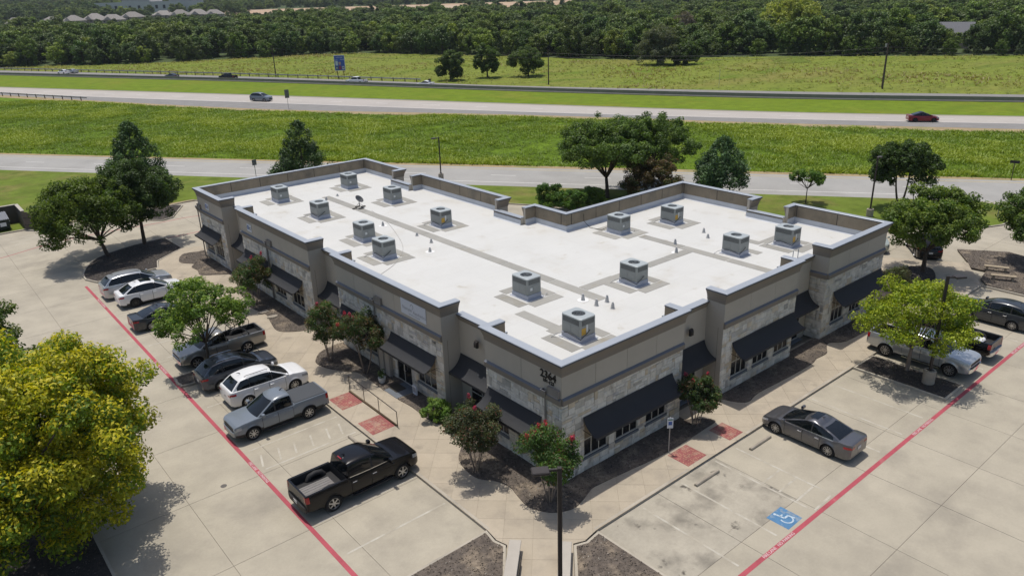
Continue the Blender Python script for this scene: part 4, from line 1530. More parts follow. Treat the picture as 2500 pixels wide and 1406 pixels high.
m_plate = M('number_plate_white', (0.6, 0.6, 0.6), 0.5, var=0)
m_bedliner = M('bed_liner_black', (0.018, 0.018, 0.019), 0.75, var=0.15, coord='obj')
m_tonneau = M('tonneau_cover', (0.05, 0.055, 0.062), 0.6, var=0.05)
m_board = M('bed_plywood_grey', (0.19, 0.18, 0.17), 0.85, var=0.15, coord='obj', scale=4)


def paint_mat(name, col, metal=0.0, rough=0.28):
    return M(name, col, rough, metal=metal, var=0.03, scale=2, coord='obj', coat=0.5, spec=0.45)


PAINTS = dict(silver=paint_mat('paint_silver', (0.46, 0.48, 0.50), 0.55), white=paint_mat('paint_white', (0.72, 0.72, 0.72)), darkgrey=paint_mat('paint_dark_grey', (0.045, 0.048, 0.055), 0.5),
              champagne=paint_mat('paint_pewter', (0.30, 0.29, 0.27), 0.55), slate=paint_mat('paint_slate_blue', (0.060, 0.070, 0.090), 0.5), bluegrey=paint_mat('paint_blue_grey', (0.17, 0.195, 0.225), 0.1),
              black=M('paint_black', (0.0045, 0.0045, 0.0055), 0.22, var=0.03, coord='obj', coat=0.25, spec=0.25), grey=paint_mat('paint_metallic_grey', (0.13, 0.13, 0.14), 0.6), red=paint_mat('paint_red', (0.22, 0.012, 0.018), 0.3), teal=paint_mat('paint_grey_teal', (0.05, 0.055, 0.062), 0.4),
              pale=paint_mat('paint_pale_green', (0.36, 0.40, 0.36), 0.3))


def interp(tab, x):
    if x <= tab[0][0]:
        return tab[0][1]
    for (a, va), (b, vb) in zip(tab, tab[1:]):
        if x <= b:
            t = (x - a) / (b - a) if b > a else 1
            t = t * t * (3 - 2 * t) * 0.5 + t * 0.5
            return va + (vb - va) * t
    return tab[-1][1]


def vehicle(name, label, cat, loc, heading, paint, kind, L, W, H, wb, R=0.34, fo=0.9, clear=0.22, cladding=False, rims='light', group=None, spokes=5, roofglass=False, bed=None, tonneau=False, detail=True, belt=None, hood=None, cab=None,
            windows=None, bumper_chrome=False, rear_glass_shift=0.0, roof_rails=False, sunroof=False, two_tone=None, light_bar=False):
    """heading: direction of the nose. Local x forward, origin on the ground midway between the axles."""
    t = thing(name, label, cat, loc, heading, group)
    body_m = PAINTS[paint]
    xf, xr = wb / 2 + fo, -(L - wb / 2 - fo)
    hw = W / 2
    pick = kind == 'pickup'
    # side-view top line of the lower body
    if kind == 'sedan':
        belt = belt or 0.625 * H
        hood = hood or 0.575 * H
        cab = cab or dict(b0=xr + 0.42, t0=xr + 1.72, t1=wb / 2 - 1.32, b1=wb / 2 - 0.02)
        top = [(xr, belt + 0.10), (xr + 0.06, belt + 0.14), (xr + 0.6, belt + 0.12), (cab['b0'] + 0.5, belt + 0.02), (cab['b1'] - 0.4, belt), (cab['b1'], belt - 0.01), (xf - 0.75, hood), (xf - 0.3, hood - 0.08), (xf - 0.1, hood - 0.17), (xf, hood - 0.28)]
    elif kind == 'suv':
        belt = belt or 0.63 * H
        hood = hood or 0.605 * H
        cab = cab or dict(b0=xr + 0.10, t0=xr + 0.78, t1=wb / 2 - 1.18, b1=wb / 2 - 0.02)
        top = [(xr, belt - 0.05), (xr + 0.05, belt + 0.04), (xr + 0.6, belt + 0.05), (cab['b1'] - 0.4, belt), (cab['b1'], belt + 0.01), (xf - 0.7, hood), (xf - 0.28, hood - 0.06), (xf - 0.1, hood - 0.13), (xf, hood - 0.25)]
    else:
        belt = belt or 0.645 * H
        hood = hood or 0.625 * H
        cab = cab or dict(b0=-wb / 2 + bed['cab_rear'], t0=-wb / 2 + bed['cab_rear'] + 0.12, t1=wb / 2 - 1.28, b1=wb / 2 - 0.20)
        rail = bed.get('rail', belt + 0.06)
        top = [(xr, rail), (cab['b0'] - 0.06, rail), (cab['b0'] + 0.02, belt), (cab['b1'] - 0.3, belt), (cab['b1'], belt + 0.01), (xf - 0.45, hood), (xf - 0.12, hood - 0.06), (xf, hood - 0.16)]
    Ra = R + (0.075 if pick else 0.055)
    prof = [(0.0, 0.945), (0.06, 0.965), (0.2, 0.985), (0.42, 1.0), (0.62, 0.997), (0.74, 0.985), (0.9, 0.955), (1.0, 0.925)]

    def halfw(x):
        w = hw
        cF, cR = (0.55, 0.40) if not pick else (0.40, 0.22)
        if x > xf - cF:
            q = (x - (xf - cF)) / cF
            w *= (1 - min(1, q) ** 3 * (0.24 if not pick else 0.13))
        if x < xr + cR:
            q = ((xr + cR) - x) / cR
            w *= (1 - min(1, q) ** 3 * (0.17 if not pick else 0.05))
        return w

    def zb(x):
        z = clear + 0.0
        if x > xf - 0.5:
            z += 0.06 * ((x - xf + 0.5) / 0.5) ** 2
        if x < xr + 0.5:
            z += (0.10 if not pick else 0.22) * ((xr + 0.5 - x) / 0.5) ** 2
        for xa in (-wb / 2, wb / 2):
            dx = abs(x - xa)
            if dx < Ra:
                z = max(z, R + math.sqrt(Ra * Ra - dx * dx) * 0.97)
        return z

    def side_y(x, z):
        zt = interp(top, x)
        q = max(0, min(1, (z - clear) / (zt - clear)))
        y = halfw(x) * interp(prof, q)
        for xa in (-wb / 2, wb / 2):
            dx = abs(x - xa)
            if dx < Ra + 0.12 and z < 2 * R + 0.2:
                rr = math.hypot(dx, z - R)
                if rr < Ra + 0.1:
                    y += 0.028 * max(0, 1 - (rr - Ra) / 0.1)
        return y

    xs = []
    x = xr
    while x < xf:
        xs.append(x)
        x += 0.07
    xs.append(xf)
    for xa in (-wb / 2, wb / 2):
        for k in (-Ra - 0.004, -Ra + 0.004, -Ra + 0.03, Ra - 0.03, Ra - 0.004, Ra + 0.004):
            xs.append(xa + k)
    bx0 = bx1 = None
    if pick and not tonneau:
        bx0, bx1 = xr + 0.09, cab['b0'] - 0.07
        xs += [bx0 - 0.004, bx0 + 0.004, bx1 - 0.004, bx1 + 0.004]
    xs = sorted(set(round(q, 4) for q in xs if xr <= q <= xf))
    NS = 9
    rows = []
    mats_rows = []
    for x in xs:
        z0, zt = zb(x), interp(top, x)
        half = [(x, 0.0, z0), (x, side_y(x, z0) * 0.93, z0)]
        for k in range(NS):
            z = z0 + (zt - z0) * k / (NS - 1)
            half.append((x, side_y(x, z), z))
        ys = side_y(x, zt)
        cr = 0.035 if not pick else 0.02
        if bx0 is not None and bx0 <= x <= bx1:
            fl = bed['floor']
            half += [(x, ys - 0.09, zt + 0.004), (x, ys - 0.11, zt - 0.02), (x, ys - 0.12, fl), (x, 0.0, fl)]
        else:
            half += [(x, ys * 0.86, zt + cr * 0.55), (x, ys * 0.6, zt + cr * 0.85), (x, ys * 0.3, zt + cr), (x, 0.0, zt + cr)]
        ring = half + [(a, -b, c) for a, b, c in half[-2:0:-1]]
        rows.append(ring)
    mb = MB()
    n = len(rows[0])
    nh = 2 + NS + 4
    vs = [p for r in rows for p in r]
    fs, ms = [], []
    for i in range(len(rows) - 1):
        for k in range(n):
            f = (i * n + k, i * n + (k + 1) % n, (i + 1) * n + (k + 1) % n, (i + 1) * n + k)
            kk = k if k < nh - 1 else n - 1 - k
            zc = sum(vs[q][2] for q in f) / 4
            mi = 0
            if kk <= 1:
                mi = 2
            elif cladding and zc < clear + 0.17:
                mi = 1
            elif cladding and kk <= 2 and any(abs(vs[f[0]][0] - xa) < Ra + 0.03 for xa in (-wb / 2, wb / 2)):
                mi = 1
            elif bx0 is not None and kk >= NS + 2 and bx0 < vs[f[0]][0] < bx1 - 0.001:
                mi = 3
            fs.append(f)
            ms.append(mi)
    fs += [tuple(range(n)), tuple((len(rows) - 1) * n + k for k in range(n))]
    ms += [0, 0]
    mb.add(vs, fs)
    mb.m = ms
    mb.build('body', [body_m, m_plast, m_under, m_bedliner], t, smooth=38)
    # dark underbody between the wheels, fills the arches
    ub = MB()
    ub.box(xr + 0.25, xf - 0.25, -hw * 0.72, hw * 0.72, clear * 0.85, R + 0.22)
    ub.build('underbody', m_under, t)
    # greenhouse
    zbelt = belt - 0.03
    zr = H
    hb, ht = hw * 0.915, hw * (0.675 if not pick else 0.74)
    vrow = [0.0, 0.25, 0.5, 0.72, 0.84, 0.91, 0.96, 0.99, 1.0]
    ARCH = 0.13 if kind == 'sedan' else 0.10 if kind == 'suv' else 0.05

    def xr_(v):
        return cab['b0'] + (cab['t0'] - cab['b0']) * (v if kind != 'sedan' else v ** 1.15)

    def xf_(v):
        return cab['b1'] + (cab['t1'] - cab['b1']) * (1 - (1 - v) ** 1.12)

    def hw_(v):
        e = 1 - 0.13 * max(0, (v - 0.82) / 0.18) ** 2.4
        return (hb + (ht - hb) * (0.85 * v + 0.15 * v * v)) * e

    def zz(v):
        return zbelt + (zr - zbelt) * (1 - (1 - v) ** 1.06)

    BOW = 0.13

    def arch(s, v):
        return ARCH * v * v * abs(2 * s - 1) ** 2.2

    def S(s, v, sd, off=0.0):
        """point on the cabin side: s from rear 0 to front 1"""
        a, b = xr_(v), xf_(v) - BOW
        y = hw_(v) * (1 - 0.05 * (2 * s - 1) ** 2) + off
        return (a + (b - a) * s, sd * y, zz(v) - arch(s, v))

    g = MB()
    rws = []
    for v in vrow:
        r = []
        nsd = 14
        for k in range(nsd + 1):
            r.append(S(k / nsd, v, 1))
        yF = hw_(v) * 0.95
        for k in range(1, 10):
            y = yF * (1 - 2 * k / 10)
            r.append((xf_(v) - BOW * abs(y / yF) ** 2.2, y, zz(v) - arch(1, v)))
        for k in range(nsd, -1, -1):
            r.append(S(k / nsd, v, -1))
        for k in range(1, 10):
            y = -yF * (1 - 2 * k / 10)
            r.append((xr_(v) - 0.04 * (1 - abs(y / yF) ** 2), y, zz(v) - arch(0, v)))
        rws.append(r)
    # roof: shrink rings to the middle, slight crown
    base = rws[-1]
    cx = sum(p[0] for p in base) / len(base)
    for q, dz in ((0.9, 0.018), (0.6, 0.034), (0.25, 0.04)):
        rws.append([(cx + (p[0] - cx) * q, p[1] * q, zr + dz - (zr - p[2]) * q ** 2.2) for p in base])
    g.grid(rws, wrap=True)
    nb = len(g.v)
    g.add([rws[-1][k] for k in range(len(base))], [tuple(range(len(base)))])
    g.build('cabin', PAINTS[two_tone] if two_tone else body_m, t, smooth=40)

    def side_patch(x0, x1, v0, v1, sd, off):
        R_ = []
        for k in range(7):
            v = v0 + (v1 - v0) * k / 6
            a, b = xr_(v), xf_(v) - BOW
            s0, s1 = max(0.035, (x0 - a) / (b - a)), min(0.965, (x1 - a) / (b - a))
            if s1 < s0:
                s1 = s0
            R_.append([S(s0 + (s1 - s0) * i / 6, v, sd, off) for i in range(7)])
        return R_

    if windows is None:
        mid = (cab['b0'] + cab['b1']) / 2
        windows = dict(sedan=[(cab['b0'] + 0.55, mid - 0.13), (mid - 0.06, cab['b1'])], suv=[(cab['b0'] + 0.35, -wb / 2 + 0.22), (-wb / 2 + 0.28, 0.14), (0.21, cab['b1'])], pickup=[(cab['b0'] + 0.10, mid - 0.1), (mid, cab['b1'])])[kind]
    for sd in (1, -1):
        w = MB()
        w.grid(side_patch(windows[0][0] if kind != 'suv' else windows[1][0] - 0.1, windows[-1][1] - 0.03, 0.13, 0.88, sd, 0.003))
        w.build('pillar_trim', m_plast, t, smooth=180, fix=False)
        for (x0, x1) in windows:
            w = MB()
            w.grid(side_patch(x0, x1, 0.14, 0.87, sd, 0.006))
            w.build('side_window', m_cglass, t, smooth=180, fix=False)
        if detail:
            w = MB()
            w.grid(side_patch(windows[0][0] - 0.02, windows[-1][1], 0.095, 0.13, sd, 0.007))
            w.build('window_trim', m_chrome if not cladding or paint == 'grey' else m_plast, t, smooth=180, fix=False)

    def end_patch(front, v0, v1, wfrac, off):
        R_ = []
        for k in range(8):
            v = v0 + (v1 - v0) * k / 7
            r = []
            for i in range(11):
                f_ = -1 + 2 * i / 10
                y = hw_(v) * 0.95 * wfrac * f_
                yr = abs(y / (hw_(v) * 0.95))
                x = (xf_(v) - BOW * yr ** 2.2 + off) if front else (xr_(v) - 0.04 * (1 - yr ** 2) - off)
                r.append((x, y, zz(v) - arch(1 if front else 0, v) + off * 0.4))
            R_.append(r)
        return R_

    w = MB()
    w.grid(end_patch(True, 0.05, 0.93, 0.90, 0.008))
    w.build('windshield', m_cglass, t, smooth=180, fix=False)
    w = MB()
    w.grid(end_patch(False, 0.10 if not pick else 0.12, 0.90 if kind != 'suv' else 0.86, 0.86, 0.008))
    w.build('rear_window', m_cglass, t, smooth=180, fix=False)
    if sunroof or roofglass:
        w = MB()
        x0, x1 = (cx - 0.1, cab['t1'] - 0.22) if sunroof else (cab['t0'] + 0.5, cab['t1'] - 0.2)
        w.grid([[(x0 + (x1 - x0) * i / 4, ht * 0.62 * (-1 + 2 * j / 4), zr + 0.047 - 0.012 * abs(-1 + 2 * j / 4)) for i in range(5)] for j in range(5)])
        w.build('sunroof', m_cglass, t, smooth=180, fix=False)
    if roof_rails:
        for sd in (1, -1):
            w = MB()
            w.tube([(cab['t0'] + 0.25, sd * ht * 0.86, zr + 0.01), (cab['t0'] + 0.4, sd * ht * 0.86, zr + 0.06), (cab['t1'] - 0.35, sd * ht * 0.86, zr + 0.06), (cab['t1'] - 0.2, sd * ht * 0.86, zr + 0.01)], 0.018, 6)
            w.build('roof_rail', m_chrome if paint == 'slate' else m_plast, t)
    # wheels
    wy = hw - 0.125
    if (R, rims, spokes) not in vehicle.wheels:
        tw = 0.115
        ty = MB()
        ty.lathe([(R * 0.66, -tw), (R * 0.9, -tw), (R * 0.985, -tw * 0.75), (R, -tw * 0.4), (R, tw * 0.4), (R * 0.985, tw * 0.75), (R * 0.9, tw), (R * 0.66, tw)], 28, axis='y', close=True)
        rm = MB()
        rm.lathe([(R * 0.665, tw * 0.98), (R * 0.63, tw * 1.0), (R * 0.60, tw * 0.72)], 28, axis='y')
        rm.f.pop()
        rm.m.pop()
        rm.f.pop()
        rm.m.pop()
        for k in range(spokes):
            a_ = 2 * math.pi * k / spokes
            P = []
            for r_, w_, y_ in ((0.0, 0.032, 0.9), (R * 0.3, 0.026, 0.94), (R * 0.63, 0.03, 0.86)):
                for sg in (-1, 1):
                    w2 = w_ * sg * (R / 0.34) * min(1.0, 6.2 / spokes)
                    P.append((r_ * math.cos(a_) - w2 * math.sin(a_), tw * y_, r_ * math.sin(a_) + w2 * math.cos(a_)))
            rm.add(P, [(0, 1, 3, 2), (2, 3, 5, 4)])
        rm.lathe([(0.0, tw * 1.0), (R * 0.14, tw * 0.97), (R * 0.16, tw * 0.8)], 12, axis='y')
        dk = MB()
        dk.lathe([(0.0, tw * 0.45), (R * 0.62, tw * 0.45)], 24, axis='y')
        vehicle.wheels[(R, rims, spokes)] = (ty.mesh(m_tyre, 40), rm.mesh(m_rim if rims == 'light' else m_rimd, None, False), dk.mesh(m_under))
    tm, rmm, dm = vehicle.wheels[(R, rims, spokes)]
    for xa in (-wb / 2, wb / 2):
        for sd in (1, -1):
            wo = mobj('wheel', tm, t, (xa, sd * wy, R))
            wo.rotation_euler = (0, 0.35 * (xa + sd), 0) if sd > 0 else (0, 0.2 * xa, math.pi)
            mobj('rim', rmm, wo, kind='stuff')
            mobj('brake_disc', dm, wo)

    # patches wrapping the body surface
    def wrap(x0, x1, q0, q1, sd, off, nx=8, nz=4):
        R_ = []
        for i in range(nx + 1):
            x = x0 + (x1 - x0) * i / nx
            zt = interp(top, x)
            r = []
            for j in range(nz + 1):
                z = clear + (zt - clear) * (q0 + (q1 - q0) * j / nz)
                z = max(z, zb(x) + 0.02)
                r.append((x, sd * (side_y(x, z) + off), z))
            R_.append(r)
        return R_

    zf = interp(top, xf)
    for sd in (1, -1):
        w = MB()
        if pick:
            w.grid(wrap(xf - 0.34, xf - 0.002, 0.66, 0.90, sd, 0.008))
        else:
            w.grid(wrap(xf - 0.46, xf - 0.002, 0.66 if kind == 'sedan' else 0.68, 0.86, sd, 0.008))
        w.build('headlight', m_head, t, smooth=180, fix=False)
        w = MB()
        if pick:
            w.grid(wrap(xr + 0.004, xr + 0.17, 0.62, 0.95, sd, 0.008))
        elif kind == 'suv':
            w.grid(wrap(xr + 0.004, xr + 0.34, 0.77, 0.90, sd, 0.008))
        else:
            w.grid(wrap(xr + 0.004, xr + 0.36, 0.74, 0.87, sd, 0.008))
        w.build('tail_light', m_tail, t, smooth=180, fix=False)
        # rear-facing part of the lamp
        w = MB()
        yw = halfw(xr) * 0.93
        h0, h1 = (0.62, 0.95) if pick else (0.77, 0.90) if kind == 'suv' else (0.74, 0.87)
        zt = interp(top, xr)
        wd = 0.10 if pick else 0.24
        w.box(xr - 0.008, xr + 0.01, sd * yw, sd * (yw - wd), clear + (zt - clear) * h0, clear + (zt - clear) * h1)
        w.build('tail_light', m_tail, t)
        # headlight, front-facing part
        w = MB()
        yw = halfw(xf) * 0.955
        h0, h1 = (0.66, 0.90) if pick else (0.68, 0.86)
        w.box(xf - 0.01, xf + 0.008, sd * yw, sd * (yw - 0.26), clear + (zf - clear) * h0, clear + (zf - clear) * h1)
        w.build('headlight', m_head, t)
    w = MB()
    gy = halfw(xf) * (0.62 if not pick else 0.70)
    if pick:
        w.bev(xf - 0.02, xf + 0.03, -gy, gy, clear + (zf - clear) * 0.42, clear + (zf - clear) * 0.93, 0.02)
    else:
        w.bev(xf - 0.02, xf + 0.015, -gy, gy, clear + (zf - clear) * 0.30, clear + (zf - clear) * 0.68, 0.015)
    gr = w.build('grille', m_plast, t)
    if detail and (bumper_chrome or paint in ('grey', 'silver')):
        w = MB()
        w.bev(xf + 0.0, xf + 0.04, -gy, gy, clear + (zf - clear) * 0.66, clear + (zf - clear) * 0.71, 0.008)
        w.build('grille_bar', m_chrome, gr)
    if pick:
        for xe, sg, nm in ((xf, 1, 'front_bumper'), (xr, -1, 'rear_bumper')):
            w = MB()
            yy = halfw(xe) * 0.97
            zc = 0.62 if H > 1.85 else 0.58
            pts = [(xe - sg * 0.18, -yy - 0.01, zc), (xe + sg * 0.03, -yy * 0.97, zc), (xe + sg * 0.09, -yy * 0.7, zc), (xe + sg * 0.10, 0, zc), (xe + sg * 0.09, yy * 0.7, zc), (xe + sg * 0.03, yy * 0.97, zc), (xe - sg * 0.18, yy + 0.01, zc)]
            w.grid([[(p[0], p[1], p[2] + dz) for p in pts] for dz in (-0.12, -0.10, 0.10, 0.12)] + [[(p[0] - sg * 0.15, p[1] * 0.98, p[2] + 0.115) for p in pts]])
            w.build(nm, m_chrome if bumper_chrome else (m_plast if paint != 'bluegrey' else body_m), t, smooth=40, fix=False)
    # plate
    w = MB()
    zp = clear + (interp(top, xr) - clear) * (0.62 if not pick else 0.3)
    w.box(xr - 0.014 - (0.09 if pick else 0), xr - 0.004 - (0.09 if pick else 0), -0.16, 0.16, zp - 0.08, zp + 0.08)
    w.build('number_plate', m_plate, t)
    # mirrors
    for sd in (1, -1):
        w = MB()
        mx_, my_ = cab['b1'] - 0.42, sd * (hw * 0.97)
        zm = belt + 0.10
        q = 1.25 if pick else 1.0
        w.bev(mx_ - 0.06 * q, mx_ + 0.08 * q, my_, my_ + sd * 0.17 * q, zm - 0.06 * q, zm + 0.10 * q, 0.03)
        w.bev(mx_ - 0.02, mx_ + 0.04, my_ - sd * 0.07, my_ + sd * 0.02, zm - 0.05, zm - 0.01, 0.008)
        w.build('wing_mirror', body_m if not (pick and paint == 'champagne') else m_plast, t, smooth=40)
    if detail:
        # doors with dark shut lines and handles
        mid = (cab['b0'] + cab['b1']) / 2
        d0 = max(cab['b0'] + (0.1 if pick else 0.35), -wb / 2 + Ra + 0.06 if not pick else cab['b0'] + 0.1)
        if kind == 'suv':
            d0 = -wb / 2 + Ra * 0.9
        d1 = wb / 2 - Ra - 0.10
        mid = (d0 + d1) / 2 - 0.02
        for sd in (1, -1):
            for (a_, b_) in ((d0, mid), (mid, d1)):
                w = MB()
                w.grid(wrap(a_ + 0.012, b_ - 0.012, 0.14, 0.955, sd, 0.0065, 8, 7))
                do = w.build('door', body_m, t, smooth=180, fix=False)
                w = MB()
                w.grid(wrap(a_ - 0.004, b_ + 0.004, 0.125, 0.965, sd, 0.003, 8, 7))
                w.build('shut_line', m_under, do, smooth=180, fix=False)
                w = MB()
                hx_ = a_ + 0.16
                zh = clear + (interp(top, hx_) - clear) * 0.80
                yh = side_y(hx_, zh)
                w.bev(hx_ - 0.11, hx_ + 0.11, sd * (yh + 0.012), sd * (yh + 0.045), zh - 0.018, zh + 0.018, 0.008)
                w.build('handle', m_chrome if paint in ('grey', 'black', 'darkgrey', 'teal', 'champagne') else body_m, do)
        if pick:
            for sd in (1, -1):
                w = MB()
                w.bev(d0 + 0.05, d1 + 0.05, sd * (hw * 0.93), sd * (hw * 0.93 + 0.10), clear - 0.09, clear - 0.04, 0.012)
                w.build('running_board', m_chrome if bumper_chrome else m_plast, t)
        w = MB()
        w.tube([(cab['t0'] + 0.25, 0, zr + 0.03), (cab['t0'] + 0.15, 0, zr + 0.09), (cab['t0'] + 0.02, 0, zr + 0.10)], [0.03, 0.022, 0.006], 6)
        w.build('roof_antenna', m_plast if paint in ('white', 'bluegrey', 'silver') else body_m, t)
    if pick:
        fl = bed['floor']
        x0, x1 = xr + 0.1, cab['b0'] - 0.08
        if tonneau:
            w = MB()
            w.bev(x0 - 0.02, x1 + 0.03, -hw * 0.86, hw * 0.86, interp(top, x0) + 0.012, interp(top, x0) + 0.04, 0.012)
            w.build('tonneau_cover', m_tonneau, t)
        else:
            for sd in (1, -1):
                w = MB()
                w.tube([(-wb / 2 - 0.42, sd * hw * 0.72, fl), (-wb / 2 - 0.3, sd * hw * 0.72, fl + 0.2), (-wb / 2, sd * hw * 0.72, fl + 0.27), (-wb / 2 + 0.3, sd * hw * 0.72, fl + 0.2), (-wb / 2 + 0.42, sd * hw * 0.72, fl)], 0.13, 8)
                w.build('wheel_housing', m_bedliner, t, smooth=60)
        if light_bar:
            w = MB()
            w.bev(cab['t0'] - 0.03, cab['t0'] + 0.02, -0.18, 0.18, zr - 0.04, zr + 0.0, 0.006)
            w.build('brake_light', m_tail, t)
    return t


vehicle.wheels = {}
GP = 'cars and trucks parked around the building'
E0, W0, N0, S0 = 0.0, math.pi, math.pi / 2, -math.pi / 2


def park(x_rear_axle, yc, wb, nose_x=1):
    """left lot: rear axle x, lane centre y"""
    return (x_rear_axle + nose_x * wb / 2, yc, 0.0)


vehicle('parked_suv', 'silver three row SUV nose in beside the mulched island, farthest in the left row', 'car', (-7.25, 42.3, 0), E0, 'silver', 'suv', 5.19, 2.0, 1.78, 3.07, R=0.37, fo=0.98, group=GP, roof_rails=True, spokes=7)
vehicle('parked_suv', 'white SUV with black wheels and glass roof, next to the silver SUV', 'car', (-7.02, 39.45, 0), E0, 'white', 'suv', 4.89, 1.92, 1.69, 2.85, R=0.37, fo=0.98, cladding=True, rims='dark', spokes=10, roofglass=True, group=GP,
        cab=dict(b0=-2.25, t0=-1.2, t1=0.3, b1=1.42))
vehicle('parked_sedan', 'dark grey sedan half hidden behind the small green tree', 'car', (-7.45, 33.85, 0), E0, 'darkgrey', 'sedan', 4.93, 1.85, 1.46, 2.83, R=0.34, fo=0.95, group=GP, spokes=10)
tundra = vehicle('parked_pickup', 'pewter extended cab pickup facing the lane with a bicycle on its bed', 'pickup truck', (-6.87, 25.55, 0), W0, 'champagne', 'pickup', 5.55, 1.93, 1.84, 3.30, R=0.39, fo=0.93, clear=0.42, group=GP, bumper_chrome=True, spokes=6,
                 bed=dict(cab_rear=1.18, floor=0.86, rail=1.22), belt=1.15, hood=1.1)
vehicle('parked_suv', 'slate blue grey crossover between the tree island and the white SUV', 'car', (-7.12, 21.45, 0), E0, 'slate', 'suv', 4.69, 1.84, 1.72, 2.71, R=0.355, fo=0.95, cladding=True, group=GP, roof_rails=True, spokes=5)
vehicle('parked_suv', 'white crossover parked between the slate crossover and the blue grey pickup', 'car', (-6.6, 18.5, 0), E0, 'white', 'suv', 4.78, 1.93, 1.73, 2.85, R=0.37, fo=0.97, group=GP, roof_rails=True, spokes=9)
vehicle('parked_pickup', 'blue grey double cab pickup facing the lane with black tonneau cover', 'pickup truck', (-7.63, 14.83, 0), W0, 'bluegrey', 'pickup', 5.34, 1.88, 1.83, 3.19, R=0.385, fo=0.92, clear=0.40, group=GP, tonneau=True, cladding=True, spokes=8,
        bed=dict(cab_rear=0.78, floor=0.85, rail=1.20), belt=1.14, hood=1.11)
f150 = vehicle('parked_pickup', 'black crew cab pickup with an open bed, nearest the front corner', 'pickup truck', (-7.06, 6.6, 0), E0, 'black', 'pickup', 5.89, 2.03, 1.95, 3.66, R=0.41, fo=0.94, clear=0.44, group=GP, spokes=6, light_bar=True,
               bed=dict(cab_rear=0.86, floor=0.90, rail=1.32), belt=1.24, hood=1.2, bumper_chrome=False)
vehicle('parked_sedan', 'metallic grey sedan with sunroof alone in the right hand lot', 'car', (12.2, -5.6, 0), N0, 'grey', 'sedan', 4.88, 1.84, 1.46, 2.87, R=0.345, fo=0.90, group=GP, spokes=10, sunroof=True)
vehicle('parked_pickup', 'silver crew cab pickup under the yellow green tree, nose to the lane', 'pickup truck', (25.12, -5.70, 0), S0, 'silver', 'pickup', 5.95, 2.04, 1.96, 3.75, R=0.42, fo=0.98, clear=0.45, group=GP, bumper_chrome=True, spokes=10,
        bed=dict(cab_rear=0.86, floor=0.9, rail=1.32), belt=1.24, hood=1.22)
ram2 = vehicle('parked_pickup', 'black pickup with loaded open bed beyond the silver pickup', 'pickup truck', (28.35, -5.45, 0), N0, 'black', 'pickup', 5.85, 2.02, 1.93, 3.57, R=0.41, fo=0.97, clear=0.44, group=GP, bumper_chrome=True, spokes=6,
               bed=dict(cab_rear=0.75, floor=0.9, rail=1.31), belt=1.23, hood=1.2)
vehicle('parked_suv', 'dark grey crossover at the right edge of the picture', 'car', (34.6, -6.35, 0), N0, 'teal', 'suv', 4.65, 1.84, 1.66, 2.72, R=0.355, fo=0.93, group=GP, spokes=10)
vehicle('parked_suv', 'black SUV behind the leafy tree at the end of the right wing', 'car', (45.9, 3.2, 0), math.radians(36), 'black', 'suv', 4.9, 1.95, 1.75, 2.85, R=0.37, fo=0.95, group=GP, spokes=5)
vehicle('parked_suv', 'pale green grey car just showing past the right end wall', 'car', (44.6, 6.9, 0), math.radians(216), 'pale', 'suv', 4.7, 1.9, 1.65, 2.75, R=0.36, fo=0.95, group=GP, spokes=5)
# traffic on the highway
GH = 'vehicles on the highway'
dirn = math.atan2(-53, 31.6)
vehicle('highway_suv', 'grey blue large SUV on the near highway lanes', 'car', (50.8, 154.3, 0), math.atan2(-3.64, 1.85), 'bluegrey', 'suv', 5.35, 2.06, 1.95, 3.07, R=0.39, fo=1.0, group=GH, detail=False, roof_rails=True)
vehicle('highway_sedan', 'red coupe shaped car with black roof on the near highway', 'car', (113.9, 32.2, 0), math.atan2(-2.53, 2.1), 'red', 'sedan', 4.76, 1.92, 1.60, 2.89, R=0.36, fo=0.86, group=GH, detail=False, rims='dark', two_tone='black', belt=0.98, hood=0.92)
vehicle('highway_pickup', 'white crew cab pickup on the far highway near the guardrail end', 'pickup truck', (83.6, 168.4, 0), math.atan2(4.07, -2.13), 'white', 'pickup', 5.9, 2.03, 1.98, 3.7, R=0.41, fo=0.98, clear=0.44, group=GH, detail=False, rims='dark',
        bed=dict(cab_rear=0.86, floor=0.9, rail=1.32), belt=1.24, hood=1.2)
vehicle('highway_sedan', 'white sedan on the far highway past the guardrail end', 'car', (92.0, 147.6, 0), math.atan2(3.22, -1.6), 'white', 'sedan', 4.88, 1.85, 1.45, 2.83, R=0.34, fo=0.92, group=GH, detail=False)
vehicle('highway_pickup', 'black crew cab pickup on the far highway beside the utility pole', 'pickup truck', (65.2, 213.2, 0), math.atan2(4.2, -2.0), 'black', 'pickup', 5.9, 2.03, 1.98, 3.7, R=0.41, fo=0.98, clear=0.44, group=GH, detail=False,
        bed=dict(cab_rear=0.86, floor=0.9, rail=1.32), belt=1.24, hood=1.2)
vehicle('highway_sedan', 'dark blue grey sedan partly hidden behind the highway barrier', 'car', (55.9, 236.0, 0), math.atan2(4.2, -1.9), 'slate', 'sedan', 4.88, 1.85, 1.45, 2.83, R=0.34, fo=0.92, group=GH, detail=False)
vehicle('highway_sedan', 'white sedan farthest left on the far highway', 'car', (35.6, 288.0, 0), math.atan2(4.2, -1.9), 'white', 'sedan', 4.88, 1.85, 1.45, 2.83, R=0.34, fo=0.92, group=GH, detail=False)
vehicle('highway_sedan', 'pale car just behind the leftmost white sedan by the guardrail', 'car', (38.4, 288.5, 0), math.atan2(4.2, -1.9), 'silver', 'sedan', 4.88, 1.85, 1.45, 2.83, R=0.34, fo=0.92, group=GH, detail=False)

